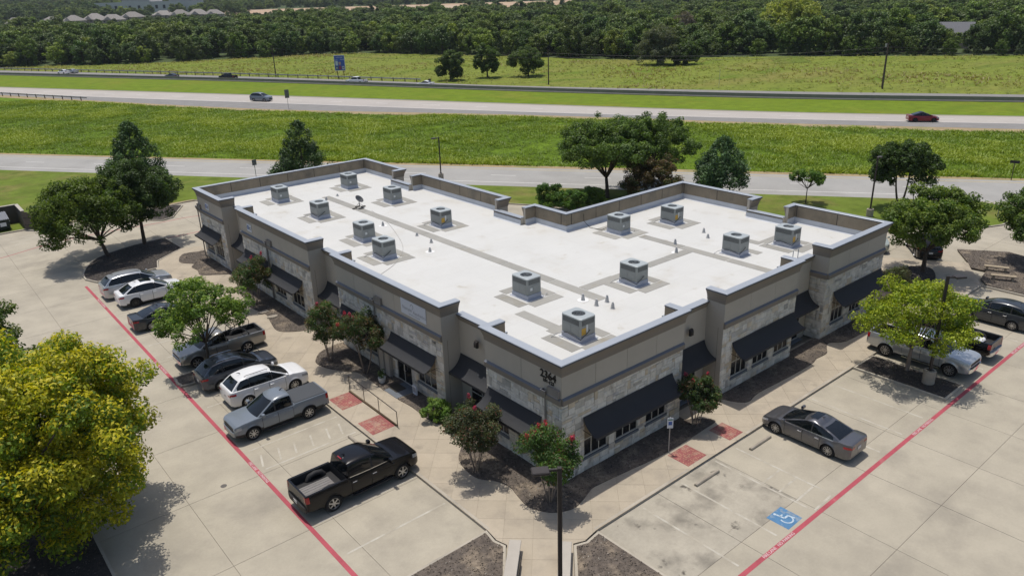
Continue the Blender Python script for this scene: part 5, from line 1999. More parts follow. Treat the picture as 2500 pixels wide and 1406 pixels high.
# windscreen sunshade in the black pickup: pale strip at the foot of the glass
mb = MB()
cabx = 3.66 / 2 - 0.28
mb.grid([[(cabx + 0.02 - dx_ + 0.012, y_, 1.24 - 0.03 + dz_) for y_ in [-0.72 + 0.18 * k for k in range(9)]] for dx_, dz_ in ((0.0, 0.045), (0.10, 0.14))])
# things lying in the pickup beds
m_sheet = M('white_plastic_sheet', (0.6, 0.6, 0.62), 0.6, var=0.15, scale=6, coord='obj')
mb = MB()
rr_ = random.Random(5)
rows = []
for i in range(9):
    rows.append([(-0.45 + 0.11 * i + rr_.uniform(-.03, .03), -0.3 + 0.08 * j + rr_.uniform(-.03, .03), 0.05 + rr_.uniform(0, 0.16) * (1 if 0 < i < 8 and 0 < j < 7 else 0)) for j in range(8)])
mb.grid(rows)
mb.build('tarpaulin', m_sheet, None, smooth=180, fix=False, loc=(28.3, -7.55, 0.95), label='crumpled white plastic sheet in the bed of the black pickup', category='tarpaulin')
mb = MB()
mb.lathe([(0.36, -0.1), (0.45, -0.12), (0.48, -0.06), (0.48, 0.06), (0.45, 0.12), (0.36, 0.1), (0.24, 0.08), (0.24, -0.08)], 24, close=True)
o = mb.build('spare_tyre', m_tyre, None, smooth=40, loc=(28.0, -6.75, 1.14), label='spare tyre lying in the bed of the black pickup behind', category='tyre')
o.rotation_euler = (0.25, 0.2, 0)
mb = MB()
mb.bev(-0.95, 0.55, -0.62, 0.62, 0, 0.03, 0.005)
for k in range(7):
    mb.box(-0.95, 0.55, -0.58 + 0.18 * k, -0.52 + 0.18 * k, 0.03, 0.045)
mb.build('bed_mat', m_board, None, loc=(-9.0, 6.35, 0.925), label='ribbed grey mat lying in the bed of the nearest black pickup', category='bed mat')

# bicycle on the pewter pickup
bk = thing('bicycle', 'black bicycle strapped upright to the rack over the pewter pickup bed', 'bicycle', (-5.35, 25.6, 1.36), 0.15)
for xx in (-0.52, 0.52):
    mb = MB()
    mb.tube([(xx + 0.33 * math.cos(a), 0, 0.33 + 0.33 * math.sin(a)) for a in [i * math.pi / 14 for i in range(29)]], 0.022, 6, caps=False)
    wl = mb.build('wheel', m_tyre, bk)
    mb = MB()
    for i in range(8):
        a = i * math.pi / 8
        mb.tube([(xx + 0.32 * math.cos(a), 0, 0.33 + 0.32 * math.sin(a)), (xx - 0.32 * math.cos(a), 0, 0.33 - 0.32 * math.sin(a))], 0.003, 4)
    mb.build('spokes', m_rim, wl, kind='stuff')
mb = MB()
for a, b in (((-0.52, 0.33), (-0.15, 0.33)), ((-0.15, 0.33), (-0.28, 0.83)), ((-0.28, 0.78), (0.35, 0.80)), ((-0.15, 0.33), (0.37, 0.74)), ((-0.52, 0.33), (-0.27, 0.76)), ((0.52, 0.33), (0.34, 0.90))):
    mb.tube([(a[0], 0, a[1]), (b[0], 0, b[1])], 0.02, 6)
mb.build('frame', m_black, bk)
mb = MB()
mb.tube([(0.34, -0.28, 0.92), (0.36, 0, 0.9), (0.34, 0.28, 0.92)], 0.014, 6)
mb.build('handlebar', m_black, bk)
mb = MB()
mb.bev(-0.42, -0.16, -0.07, 0.07, 0.83, 0.88, 0.02)
mb.build('saddle', m_black, bk)
mb = MB()
mb.bev(-0.9, 0.9, -0.0, 0.06, 0, 0.05, 0.01)
for xx in (-0.85, 0.85):
    mb.bev(xx - 0.03, xx + 0.03, 0.0, 0.06, -0.12, 0.0, 0.01)
for i, (xx,) in enumerate(((-6.35,), (-4.95,))):
    o = mobj('cargo_bar', mb.mesh(m_black) if i == 0 else o.data, None, (xx, 25.55, 1.33), label=['black cargo bar across the pewter pickup bed behind its cab', 'black cargo bar across the pewter pickup bed near its tailgate'][i], category='rack', group='cargo bars on the pewter pickup')
    o.rotation_euler = (0, 0, math.pi / 2)
# ================================================================== trees, shrubs, grass
nrng = np.random.default_rng(11)
m_bark = M('bark', (0.075, 0.058, 0.044), 0.95, var=0.35, scale=6, fine=30, coord='obj', stretch=(3, 3, 0.6))
m_bark2 = M('bark_pale', (0.24, 0.19, 0.15), 0.9, var=0.3, scale=6, fine=25, coord='obj', stretch=(3, 3, 0.6))
m_leaf = leaf_mat('foliage', 0.38)
m_leafd = leaf_mat('foliage_dense', 0.22)
m_flower = leaf_mat('blossom', 0.3)


def unit_vecs(n):
    v = nrng.normal(size=(n, 3))
    return v / np.linalg.norm(v, axis=1, keepdims=True)


def leaves(P, Nn, size, cols, asp=0.5, droop=0.0):
    """one folded-diamond leaf (quad) per point"""
    n = len(P)
    t = unit_vecs(n)
    t -= Nn * np.sum(t * Nn, 1, keepdims=True)
    t /= np.linalg.norm(t, axis=1, keepdims=True) + 1e-9
    b = np.cross(Nn, t)
    s = (np.asarray(size) * nrng.uniform(0.65, 1.35, n))[:, None]
    up_ = Nn * s * 0.18
    V = np.stack([P - t * s * 0.5, P + b * s * asp * 0.5 + up_, P + t * s * 0.5, P - b * s * asp * 0.5 + up_], 1).reshape(-1, 3)
    F = np.arange(4 * n, dtype=np.int32).reshape(-1, 4)
    return V, F, cols


def clump_leaves(centers, radii, per, size, palette, up_bias=0.5, flat=0.8, asp=0.5, tip=None, tip_amt=0.0):
    Ps, Ns, Cs = [], [], []
    pal = np.array(palette)
    for c, r in zip(centers, radii):
        k = max(6, int(per * (r / np.mean(radii)) ** 2))
        d = unit_vecs(k)
        rad = r * nrng.uniform(0.25, 1.0, k) ** 0.6
        p = np.array(c) + d * rad[:, None] * np.array([1, 1, flat])
        nn = d * 0.7 + np.array([0, 0, up_bias]) + nrng.normal(size=(k, 3)) * 0.45
        nn /= np.linalg.norm(nn, axis=1, keepdims=True)
        base = pal[nrng.integers(len(pal))] * nrng.uniform(0.82, 1.2)
        cc = base[None, :] * nrng.uniform(0.7, 1.3, (k, 1))
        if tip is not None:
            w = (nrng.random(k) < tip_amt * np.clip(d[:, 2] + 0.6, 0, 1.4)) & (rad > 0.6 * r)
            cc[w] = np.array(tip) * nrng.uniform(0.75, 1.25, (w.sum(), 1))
        Ps.append(p)
        Ns.append(nn)
        Cs.append(cc)
    P, N_, C_ = np.concatenate(Ps), np.concatenate(Ns), np.concatenate(Cs)
    return leaves(P, N_, size, np.clip(C_, 0.003, 1), asp)


def crown_points(n, rx, rz, zc, lobes=5, low=-0.75, shell=0.55, rough=0.22, rxy=1.0):
    """clump centres in a lobed ellipsoid, denser towards the outside"""
    th0 = nrng.uniform(0, 6.28, lobes)
    ph = nrng.uniform(0, 6.28, 3)
    out = []
    while len(out) < n:
        d = unit_vecs(1)[0]
        if d[2] < low:
            continue
        a = math.atan2(d[1], d[0])
        lob = 1 + rough * (0.5 * math.sin(3 * a + ph[0]) + 0.35 * math.sin(5 * a + ph[1] + 3 * d[2]) + 0.4 * math.sin(4 * d[2] + ph[2] + 2 * a))
        r = nrng.uniform(shell ** 3, 1) ** (1 / 3) * min(lob, 1.12)
        out.append((d[0] * rx * r, d[1] * rx * r * rxy, zc + d[2] * rz * r))
    return out


def limb(mb, a, b, r0_, r1_, bend=0.12, n=5):
    a, b = Vector(a), Vector(b)
    off = Vector((nrng.uniform(-1, 1), nrng.uniform(-1, 1), nrng.uniform(0, 0.6))) * (b - a).length * bend
    pts = [a.lerp(b, t) + off * math.sin(math.pi * t) for t in [i / n for i in range(n + 1)]]
    mb.tube(pts, [r0_ + (r1_ - r0_) * i / n for i in range(n + 1)], 7)


def broadleaf(name, label, loc, h, rx, rz=None, zc=None, n=60, per=150, size=0.2, palette=None, tip=None, tip_amt=0.0, trunk_r=0.14, fork=0.3, cr=None, group=None, rough=0.25, low=-0.75, mat=None, cat='tree', stems=1, barkm=None, shell=0.5, rxy=1.0,
              lean=(0, 0)):
    palette = palette or [(0.045, 0.085, 0.016), (0.06, 0.105, 0.02), (0.035, 0.07, 0.014)]
    rz = rz or h * 0.38
    zc = zc or h - rz
    cr = (cr or rx * 0.26) * 0.62
    per = int(per * 0.58)
    nb = max(9, int(n * 0.36))
    bs = crown_points(nb, rx * 0.74, rz * 0.74, zc, low=low, rough=rough, shell=0.72, rxy=rxy)
    br_ = rx * 0.36
    cs = []
    for b in bs:
        bd = np.array([b[0] / rx, b[1] / rx, (b[2] - zc) / rz + 0.25])
        bd /= np.linalg.norm(bd) + 1e-9
        k = 0
        m_ = int(n * 2.3 / nb)
        while k < m_:
            d = unit_vecs(1)[0]
            if d.dot(bd) < -0.35 or d[2] < -0.8:
                continue
            q = br_ * nrng.uniform(0.75, 1.05)
            cs.append((b[0] + d[0] * q, b[1] + d[1] * q, b[2] + d[2] * q * 0.8))
            k += 1
    cs += crown_points(int(n * 0.3), rx * 0.6, rz * 0.6, zc, low=low, rough=rough, shell=0.2, rxy=rxy)
    cs = [(c[0] + lean[0], c[1] + lean[1], max(0.2, c[2])) for c in cs]
    rad = [cr * nrng.uniform(0.7, 1.3) for _ in cs]
    t = thing(name, label, cat, loc, 0, group)
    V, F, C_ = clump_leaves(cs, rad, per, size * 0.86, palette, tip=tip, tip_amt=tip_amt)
    mb = MB()
    fz = max(0.25, zc - rz * (0.75 if fork < 0.5 else 0.3)) * 1.0
    fz = h * fork
    forkp = (lean[0] * 0.5, lean[1] * 0.5, fz)
    if stems == 1:
        mb.tube([(0, 0, -0.15), (0, 0, 0.06), (lean[0] * 0.2, lean[1] * 0.2, fz * 0.5), forkp], [trunk_r * 1.6, trunk_r * 1.2, trunk_r, trunk_r * 0.85], 10)
        for i in np.linspace(0, len(cs) - 1, min(len(cs), 14)).astype(int):
            limb(mb, forkp, cs[i], trunk_r * 0.5, 0.02)
    else:
        for k in range(stems):
            a = 2 * math.pi * k / stems + nrng.uniform(-.3, .3)
            e = (math.cos(a) * rx * 0.42 + lean[0], math.sin(a) * rx * 0.42 + lean[1], h * 0.52)
            limb(mb, (math.cos(a) * 0.07, math.sin(a) * 0.07, -0.1), e, trunk_r, trunk_r * 0.55, 0.06, 6)
            for i in nrng.integers(0, len(cs), 3):
                limb(mb, e, cs[i], trunk_r * 0.5, 0.012)
    mb.build('trunk', barkm or m_bark, t, smooth=180)
    mobj('crown', np_mesh('crown', V, F, mat or m_leaf, C_), t, kind='stuff')
    return t, cs, rad


def conifer(name, label, loc, h, r, palette, n=130, per=60, size=0.28, group=None):
    t = thing(name, label, 'tree', loc, 0, group)
    cs, rad = [], []
    ph = nrng.uniform(0, 6.28)
    for i in range(n):
        u = nrng.uniform(0.0, 1.0) ** 0.8
        z = h * (0.06 + 0.92 * u)
        prof = r * 1.12 * (1 - u) ** 0.62 * (0.9 + 0.1 * math.sin(9 * u + ph)) + 0.12
        if u < 0.1:
            prof *= 0.75 + 2.5 * u
        a = nrng.uniform(0, 6.28)
        q = prof * nrng.uniform(0.6, 1.05)
        cs.append((q * math.cos(a), q * math.sin(a), z))
        rad.append((0.22 + 0.5 * (1 - u)) * r * 0.30)
    V, F, C_ = clump_leaves(cs, rad, per, size, palette, up_bias=0.25, flat=1.5, asp=0.35)
    mobj('crown', np_mesh('crown', V, F, m_leafd, C_), t, kind='stuff')
    mb = MB()
    mb.tube([(0, 0, -0.15), (0, 0, h * 0.5), (0, 0, h * 0.9)], [0.2, 0.12, 0.03], 8)
    mb.build('trunk', m_bark, t, smooth=180)
    return t


PAL_OAK = [(0.050, 0.090, 0.014), (0.065, 0.105, 0.018), (0.038, 0.072, 0.012)]
PAL_LIME = [(0.155, 0.205, 0.012), (0.185, 0.225, 0.014), (0.12, 0.18, 0.014)]
PAL_BIG = [(0.115, 0.165, 0.012), (0.16, 0.20, 0.012), (0.085, 0.135, 0.013), (0.20, 0.21, 0.012)]
PAL_MAPLE = [(0.080, 0.130, 0.020), (0.065, 0.115, 0.018), (0.10, 0.15, 0.025)]
PAL_DARK = [(0.042, 0.074, 0.016), (0.052, 0.086, 0.019), (0.034, 0.062, 0.015)]
PAL_CEDAR = [(0.036, 0.068, 0.016), (0.046, 0.082, 0.019), (0.028, 0.056, 0.015)]

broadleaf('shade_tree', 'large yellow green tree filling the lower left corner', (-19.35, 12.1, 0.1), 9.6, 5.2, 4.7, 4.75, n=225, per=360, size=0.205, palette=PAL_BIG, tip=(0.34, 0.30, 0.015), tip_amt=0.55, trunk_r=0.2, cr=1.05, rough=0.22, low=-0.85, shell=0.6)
broadleaf('shade_tree', 'darker green tree behind the large yellow green tree at left edge', (-20.3, 23.6, 0.1), 8.2, 3.5, 3.4, 4.6, n=90, per=200, size=0.24, palette=PAL_OAK, tip=(0.11, 0.14, 0.02), tip_amt=0.2, trunk_r=0.18, cr=0.85)
broadleaf('oak_tree', 'rounded olive green tree leaning over the island beside the silver SUV', (-6.85, 53.6, 0.1), 7.3, 4.6, 3.0, 4.1, n=120, per=210, size=0.25, palette=[(0.062, 0.095, 0.010), (0.075, 0.11, 0.012), (0.045, 0.08, 0.010)], trunk_r=0.16, fork=0.22, lean=(-0.6, 0.5), cr=0.95, rough=0.2, low=-0.6)
broadleaf('oak_tree', 'taller dark grey green tree behind the olive tree on the island', (-3.2, 55.0, 0.1), 8.4, 3.7, 3.2, 5.0, n=100, per=210, size=0.25, palette=PAL_DARK, trunk_r=0.16, fork=0.35, cr=0.85, lean=(0.3, 0.4))
conifer('cedar_tree', 'tall conical dark green cedar behind the left island trees', (1.9, 73.9, 0.05), 9.3, 3.9, PAL_CEDAR, n=170, per=80, size=0.34)
conifer('cedar_tree', 'conical dark cedar behind the far end parapet of the roof', (19.1, 66.4, 0.05), 8.0, 3.7, PAL_CEDAR, n=150, per=80, size=0.34)
broadleaf('young_tree', 'small bright green tree over the pewter pickup in the left parking row', (-8.1, 23.5, 0.1), 6.3, 2.75, 2.2, 3.7, n=62, per=130, size=0.21, palette=PAL_MAPLE, tip=(0.15, 0.19, 0.03), tip_amt=0.25, trunk_r=0.09, fork=0.3, cr=0.62, rough=0.38, low=-0.7, lean=(0.1, 0.35))
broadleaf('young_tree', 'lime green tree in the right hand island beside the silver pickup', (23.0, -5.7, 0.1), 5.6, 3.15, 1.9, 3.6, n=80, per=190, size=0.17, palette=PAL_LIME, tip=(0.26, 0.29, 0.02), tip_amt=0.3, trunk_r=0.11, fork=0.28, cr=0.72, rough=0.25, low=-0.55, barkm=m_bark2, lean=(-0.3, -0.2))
broadleaf('shade_tree', 'leafy green tree in the mulch bed past the right end wall', (40.6, 0.9, 0.1), 6.9, 3.45, 2.6, 4.3, n=100, per=190, size=0.25, palette=PAL_MAPLE, tip=(0.14, 0.18, 0.03), tip_amt=0.15, trunk_r=0.16, fork=0.25, cr=0.82, low=-0.7)
broadleaf('shade_tree', 'green tree cut by the right edge of the picture above the benches', (48.9, -4.6, 0.1), 6.6, 3.2, 2.7, 3.9, n=80, per=180, size=0.25, palette=PAL_MAPLE, trunk_r=0.14, cr=0.8)
broadleaf('lawn_tree', 'dark leafy tree with two trunks on the lawn beside the back lamp post', (57.9, 10.6, 0.1), 7.0, 3.2, 2.3, 4.6, n=90, per=170, size=0.27, palette=[(0.05, 0.09, 0.018), (0.04, 0.075, 0.016)], trunk_r=0.12, fork=0.36, cr=0.72, stems=2, rough=0.3)
broadleaf('young_tree', 'small young tree on the lawn strip beyond the roof', (53.4, 18.4, 0.1), 3.9, 1.7, 1.15, 2.75, n=34, per=130, size=0.2, palette=PAL_MAPLE, trunk_r=0.05, fork=0.4, cr=0.42, rough=0.3)
broadleaf('lawn_tree', 'broad dark green tree with crooked trunk beyond the roof notch', (40.6, 35.1, 0.1), 8.3, 5.3, 3.0, 5.2, n=150, per=200, size=0.28, palette=[(0.062, 0.105, 0.02), (0.078, 0.12, 0.024), (0.05, 0.088, 0.018)], trunk_r=0.2, fork=0.25, cr=1.0, lean=(0.8, 1.2), rough=0.25, low=-0.6)
broadleaf('lawn_tree', 'second dark tree joining the broad tree behind the right wing roof', (48.2, 35.0, 0.1), 7.9, 5.0, 3.0, 4.9, n=130, per=180, size=0.28, palette=[(0.055, 0.095, 0.018), (0.065, 0.105, 0.02), (0.045, 0.08, 0.016)], trunk_r=0.15, cr=0.85)
broadleaf('flowering_shrub', 'reddish brown rounded shrub tree below the broad dark tree', (43.2, 30.9, 0.1), 4.4, 3.6, 1.9, 2.3, n=90, per=150, size=0.22, palette=[(0.070, 0.058, 0.022), (0.055, 0.070, 0.02), (0.075, 0.060, 0.026)], tip=(0.12, 0.065, 0.04), tip_amt=0.22, trunk_r=0.06, stems=4, cr=0.7, low=-0.9, cat='shrub')
conifer('cypress_tree', 'feathery blue green cypress behind the right wing back corner', (50.1, 26.8, 0.05), 6.6, 3.5, [(0.035, 0.07, 0.024), (0.045, 0.085, 0.028), (0.028, 0.058, 0.02)], n=150, per=80, size=0.32)
for i, (x, y, h, r, lab) in enumerate(((32.6, 36.0, 3.0, 1.7, 'tall bright green shrub behind the roof notch, left of two'), (34.4, 34.6, 2.4, 1.6, 'lower bright green shrub behind the roof notch, right of two'), (37.0, 33.9, 2.1, 1.4, 'small green shrub at the foot of the broad dark tree'))):
    broadleaf('green_shrub', lab, (x, y, 0.1), h, r, h * 0.48, h * 0.5, n=40, per=140, size=0.2, palette=[(0.07, 0.13, 0.02), (0.09, 0.15, 0.025), (0.05, 0.10, 0.018)], trunk_r=0.04, stems=3, cr=0.5, low=-1, cat='shrub', group='shrubs behind the building')
sh = broadleaf('green_shrub', 'clipped bright green bush at the foot of the recess wall', (-1.0, 9.0, 0.12), 1.15, 0.85, 0.6, 0.5, n=34, per=150, size=0.11, palette=[(0.10, 0.17, 0.03), (0.08, 0.15, 0.025), (0.13, 0.19, 0.04)], trunk_r=0.03, stems=3, cr=0.26, low=-1, cat='shrub', rough=0.1)
broadleaf('green_shrub', 'dark shaded hedge bush in the recess behind the clipped bush', (-0.3, 7.4, 0.12), 1.1, 1.1, 0.6, 0.5, n=34, per=110, size=0.12, palette=PAL_DARK, trunk_r=0.03, stems=3, cr=0.32, low=-1, cat='shrub')
broadleaf('green_shrub', 'thin twiggy shrub at the right end corner of the building', (33.6, -0.3, 0.12), 2.7, 1.0, 0.9, 1.7, n=26, per=60, size=0.14, palette=[(0.05, 0.065, 0.025), (0.06, 0.06, 0.03)], trunk_r=0.03, stems=5, cr=0.35, low=-0.7, cat='shrub')
broadleaf('green_shrub', 'low brownish shrub under the tree past the right end wall', (35.6, 0.9, 0.12), 1.6, 1.3, 0.8, 0.8, n=26, per=70, size=0.14, palette=[(0.06, 0.055, 0.025), (0.05, 0.065, 0.022)], trunk_r=0.03, stems=4, cr=0.42, low=-0.9, cat='shrub')

# crape myrtles along the facades, some in red bloom
PAL_CM = [(0.040, 0.070, 0.016), (0.052, 0.085, 0.02), (0.035, 0.055, 0.018), (0.06, 0.06, 0.022)]
GC = 'crape myrtles in the beds along the facades'


def myrtle(loc, h, r, label, red=0.0, pal=None, zc=None, shiny=False, lowc=0.3, col=(0.27, 0.022, 0.045)):
    t, cs, rad = broadleaf('crape_myrtle', label, loc, h, r, h * 0.36, zc or h * 0.62, n=48, per=150, size=0.13, palette=pal or PAL_CM, tip=(0.13, 0.055, 0.03), tip_amt=0.10, trunk_r=0.035, stems=5, cr=r * 0.34, low=-0.8, group=GC, rough=0.28, barkm=m_bark2)
    if red:
        red = max(1, red * 0.45)
        tops = sorted(range(len(cs)), key=lambda i: -(cs[i][2] + 0.35 * math.hypot(cs[i][0], cs[i][1]) * 1.2 + nrng.uniform(-.5, .5)))[:int(red)]
        k = 0
        for i in tops:
            c, rr = cs[i], rad[i]
            d = np.array([c[0], c[1], max(0.1, c[2] - h * 0.5)])
            d /= np.linalg.norm(d) + 1e-9
            p = np.array(c) + d * rr * 0.95
            V, F, C_ = clump_leaves([p, p + d * 0.1], [0.11, 0.08], 30, 0.06, [np.array(col), np.array(col) * 1.3, np.array(col) * 0.8], flat=1.3, asp=0.8)
            mobj('blossom', np_mesh('blossom', V, F, m_flower, C_), t, kind='stuff')
            k += 1
    return t


myrtle((-1.35, -0.62, 0.13), 4.0, 1.45, 'crape myrtle with bright red blossoms at the front corner of the building', 16, pal=[(0.06, 0.11, 0.02), (0.075, 0.125, 0.025), (0.05, 0.09, 0.02)])
myrtle((-2.3, 3.6, 0.13), 3.9, 1.45, 'greyish crape myrtle with few pink tips under the second awning from the corner', 5, pal=[(0.055, 0.07, 0.03), (0.07, 0.085, 0.035), (0.045, 0.055, 0.025)])
myrtle((-1.15, 16.3, 0.13), 4.7, 1.5, 'tall crape myrtle with red blossoms beside the entrance door', 15)
myrtle((-1.95, 19.4, 0.13), 4.3, 1.4, 'dark crape myrtle with bare slim stems left of the entrance', 2)
myrtle((-1.6, 32.2, 0.13), 3.9, 1.6, 'bushy dark crape myrtle with dull red tips beside the farther left awning', 7, col=(0.28, 0.02, 0.04))
myrtle((8.75, -1.0, 0.13), 3.0, 1.15, 'small crape myrtle with red tips at the right hand ramps', 7)

# trees standing in the meadow
PAL_MEAD = [(0.048, 0.080, 0.016), (0.06, 0.095, 0.02), (0.038, 0.066, 0.015)]
for x, y, h, r, lab in ((104.6, 153.7, 8.3, 4.2, 'round green tree in the meadow, nearest to the guardrail end'), (115.4, 151.0, 9.6, 3.8, 'middle one of three green trees standing in the meadow'), (124.3, 143.7, 8.6, 5.0, 'widest of three meadow trees, beside the utility pole')):
    broadleaf('meadow_tree', lab, (x, y, -0.05), h, r, h * 0.46, h * 0.52, n=70, per=120, size=0.5, palette=PAL_MEAD, trunk_r=0.2, cr=r * 0.26, low=-0.95, group='trees standing in the meadow', rough=0.3)
broadleaf('meadow_tree', 'vine draped grey green tree at the meadow edge', (171, 136, -0.05), 12.2, 6.6, 6.0, 6.0, n=130, per=130, size=0.5, palette=[(0.11, 0.13, 0.075), (0.13, 0.15, 0.09), (0.07, 0.095, 0.045)], trunk_r=0.3, cr=1.5, low=-1, rough=0.35)
broadleaf('meadow_tree', 'dark bush at the foot of the vine draped tree', (176.5, 130, -0.05), 7.0, 5.0, 3.6, 3.2, n=70, per=110, size=0.6, palette=PAL_MEAD, trunk_r=0.2, cr=1.3, low=-1, rough=0.3)

# ---- the wood beyond the meadow: variants shared between many trees
VAR = []
PALW = [[(0.070, 0.108, 0.014), (0.085, 0.124, 0.016)], [(0.046, 0.080, 0.014), (0.056, 0.090, 0.016)], [(0.085, 0.128, 0.018), (0.10, 0.142, 0.02)], [(0.064, 0.092, 0.020), (0.078, 0.106, 0.022)], [(0.125, 0.165, 0.018), (0.145, 0.185, 0.02)],
        [(0.034, 0.060, 0.014), (0.042, 0.068, 0.015)]]
tw = MB()
tw.tube([(0, 0, -0.3), (0, 0, 2.0), (0.1, 0.1, 5.0)], [0.22, 0.17, 0.09], 6)
trunk_me = tw.mesh(m_bark)
for i, pal in enumerate(PALW):
    if i < 5:
        cs = crown_points(64, 3.9, 4.2, 4.8, low=-0.9, rough=0.42, shell=0.7)
        V, F, C_ = clump_leaves(cs, [0.95 * nrng.uniform(0.7, 1.35) for _ in cs], 75, 0.48, pal, flat=0.75, asp=0.7)
    else:
        cs, rad = [], []
        for k in range(52):
            u = nrng.uniform(0, 1) ** 0.9
            a = nrng.uniform(0, 6.28)
            q = 2.9 * (1 - u) ** 0.7 * nrng.uniform(0.6, 1.0)
            cs.append((q * math.cos(a), q * math.sin(a), 0.5 + 8.0 * u))
            rad.append(0.5 + 0.6 * (1 - u))
        V, F, C_ = clump_leaves(cs, rad, 70, 0.42, pal, flat=1.3, asp=0.5)
    VAR.append(np_mesh('wood_crown', V, F, m_leafd, C_))

wed = smooth_path(wood_edge, 6)


def beyond_wood_edge(x, y):
    """signed distance-like test against the wood's edge: positive inside the wood"""
    best, sgn = 1e9, 1
    for a, b in zip(wed, wed[1:]):
        ax, ay = a
        dx, dy = b[0] - ax, b[1] - ay
        t_ = max(0, min(1, ((x - ax) * dx + (y - ay) * dy) / (dx * dx + dy * dy)))
        px, py = ax + dx * t_, ay + dy * t_
        d = math.hypot(x - px, y - py)
        if d < best:
            best = d
            sgn = 1 if (dx * (y - ay) - dy * (x - ax)) > 0 else -1
    return best * sgn


def px_of(x, y, z):
    d = Vector((x, y, z)) - CAM
    q = d.dot(fw)
    return 1250 + 1848.3 * d.dot(rt) / q, 703 - 1848.3 * d.dot(up) / q


wr = random.Random(21)
GW = 'trees along the edge of the wood'
front = []
acc_ = 0
for a, b in zip(wed, wed[1:]):
    L_ = math.dist(a, b)
    nrm = Vector((-(b[1] - a[1]), b[0] - a[0])).normalized()
    nn = max(1, int(L_ / 5.2))
    for k in range(nn):
        for row in range(3):
            t_ = (k + wr.random()) / nn
            off = 2.0 + row * 7.5 + wr.uniform(-1.5, 3.0)
            x, y = a[0] + (b[0] - a[0]) * t_ + nrm.x * off, a[1] + (b[1] - a[1]) * t_ + nrm.y * off
            if in_view(x, y, 5, 0.06):
                front.append((x, y, row))
LABS = ['bright green leafy tree in the front edge of the dark wood', 'mid green leafy tree in the front edge of the dark wood', 'dark green leafy tree in the front edge of the wood', 'olive green leafy tree in the front edge of the wood', 'yellow green leafy tree at the edge of the dark wood',
        'dark conical juniper at the edge of the wood beyond the meadow']
LIDX = [1, 2, 0, 3, 4, 5]
wood_objs = []
for x, y, row in sorted(front, key=lambda q: (q[0] - CAM.x) ** 2 + (q[1] - CAM.y) ** 2)[:290]:
    pxx = px_of(x, y, 0)[0]
    if row == 0 and pxx > 1650:
        v = wr.choice([5, 5, 5, 1, 3, 0])
    elif row == 0:
        v = wr.choice([0, 1, 2, 3, 1, 5, 4])
    else:
        v = wr.choice([0, 1, 0, 2, 3, 2, 1, 4])
    sc = wr.uniform(0.75, 1.15) * (0.62 if row == 0 and pxx > 1600 else 0.95 if row == 0 else 1.12)
    t = thing('wood_tree', LABS[LIDX[v]], 'tree', (x, y, terrain(x, y) - 0.3), wr.uniform(0, 6.28), group=GW + ', ' + ['mid green', 'dark green', 'bright green', 'olive', 'yellow green', 'conical'][v])
    t.scale = (sc * wr.uniform(0.85, 1.2), sc * wr.uniform(0.85, 1.2), sc * wr.uniform(0.9, 1.25))
    c = mobj('crown', VAR[v], t, kind='stuff')
    mobj('trunk', trunk_me, t)
    wood_objs.append((v, c))

# big individual trees inside the wood
broadleaf('wood_tree', 'large pale yellow green tree standing above the wood at right', (272, 152, 0), 17.0, 11.5, 7.5, 9.5, n=150, per=120, size=0.9, palette=[(0.19, 0.225, 0.04), (0.22, 0.25, 0.05), (0.14, 0.18, 0.03)], trunk_r=0.4, cr=2.4, low=-0.8, rough=0.25)
broadleaf('wood_tree', 'bare looking grey brown tree inside the wood', (262, 196, 0), 11.5, 8.0, 4.5, 7.0, n=90, per=70, size=0.6, palette=[(0.11, 0.10, 0.085), (0.13, 0.115, 0.095), (0.09, 0.075, 0.06)], trunk_r=0.3, cr=1.8, low=-0.7, rough=0.3)

# the mass of the wood behind: instanced crowns on scattered points
pts, scl, idx_, rotz = [], [], [], []
CLEAR = [(262, 196, 9), (272, 152, 10)]
HOUSES = []


def fld(x, y):
    """open earth fields far off"""
    d = math.hypot(x - CAM.x, y - CAM.y)
    p = px_of(x, y, terrain(x, y))
    if 890 < d < 1130 and 850 < p[0] < 1410:
        return True
    if 980 < d < 1130 and 610 < p[0] < 850:
        return True
    return False


def scatter(r0_, r1_, s, smin, smax):
    n_ = int(1.36 / 2 * (r1_ * r1_ - r0_ * r0_) / (s * s))
    for _ in range(n_):
        r = math.sqrt(wr.uniform(r0_ * r0_, r1_ * r1_))
        a = HEAD + wr.uniform(-0.68, 0.68)
        x, y = CAM.x + r * math.cos(a), CAM.y + r * math.sin(a)
        if r < 520 and beyond_wood_edge(x, y) < 22:
            continue
        if fld(x, y) or any(math.hypot(x - cx_, y - cy_) < cr_ for cx_, cy_, cr_ in CLEAR):
            continue
        p = px_of(x, y, 6 + terrain(x, y))
        if not (-80 < p[0] < 2580):
            continue
        pts.append((x, y, terrain(x, y) - 0.3))
        g_ = wr.uniform(smin, smax)
        if (r > 640 and r < 1010 and p[0] < 690) or (800 < r < 1000 and p[0] < 1440):
            g_ *= 0.55 if r < 850 else 0.42
        g_ *= wr.choice([0.7, 0.9, 1.0, 1.0, 1.15, 1.35])
        scl.append((g_ * wr.uniform(0.85, 1.25), g_ * wr.uniform(0.85, 1.25), g_ * wr.uniform(0.8, 1.1)))
        idx_.append(wr.choice([0, 0, 0, 1, 1, 2, 2, 3, 3, 5]) if wr.random() > 0.05 else 4)
        rotz.append(wr.uniform(0, 6.28))


HPX = []
# distant houses with hip roofs, clear ground round each
m_shingle = M('roof_shingle', (0.25, 0.23, 0.21), 0.9, var=0.12, scale=0.5, fine=4, coord='obj', rand=0.12)
m_brick = M('house_wall', (0.36, 0.29, 0.23), 0.9, var=0.15, coord='obj', rand=0.1)
m_hglass = M('house_glass', (0.03, 0.035, 0.04), 0.1, var=0)


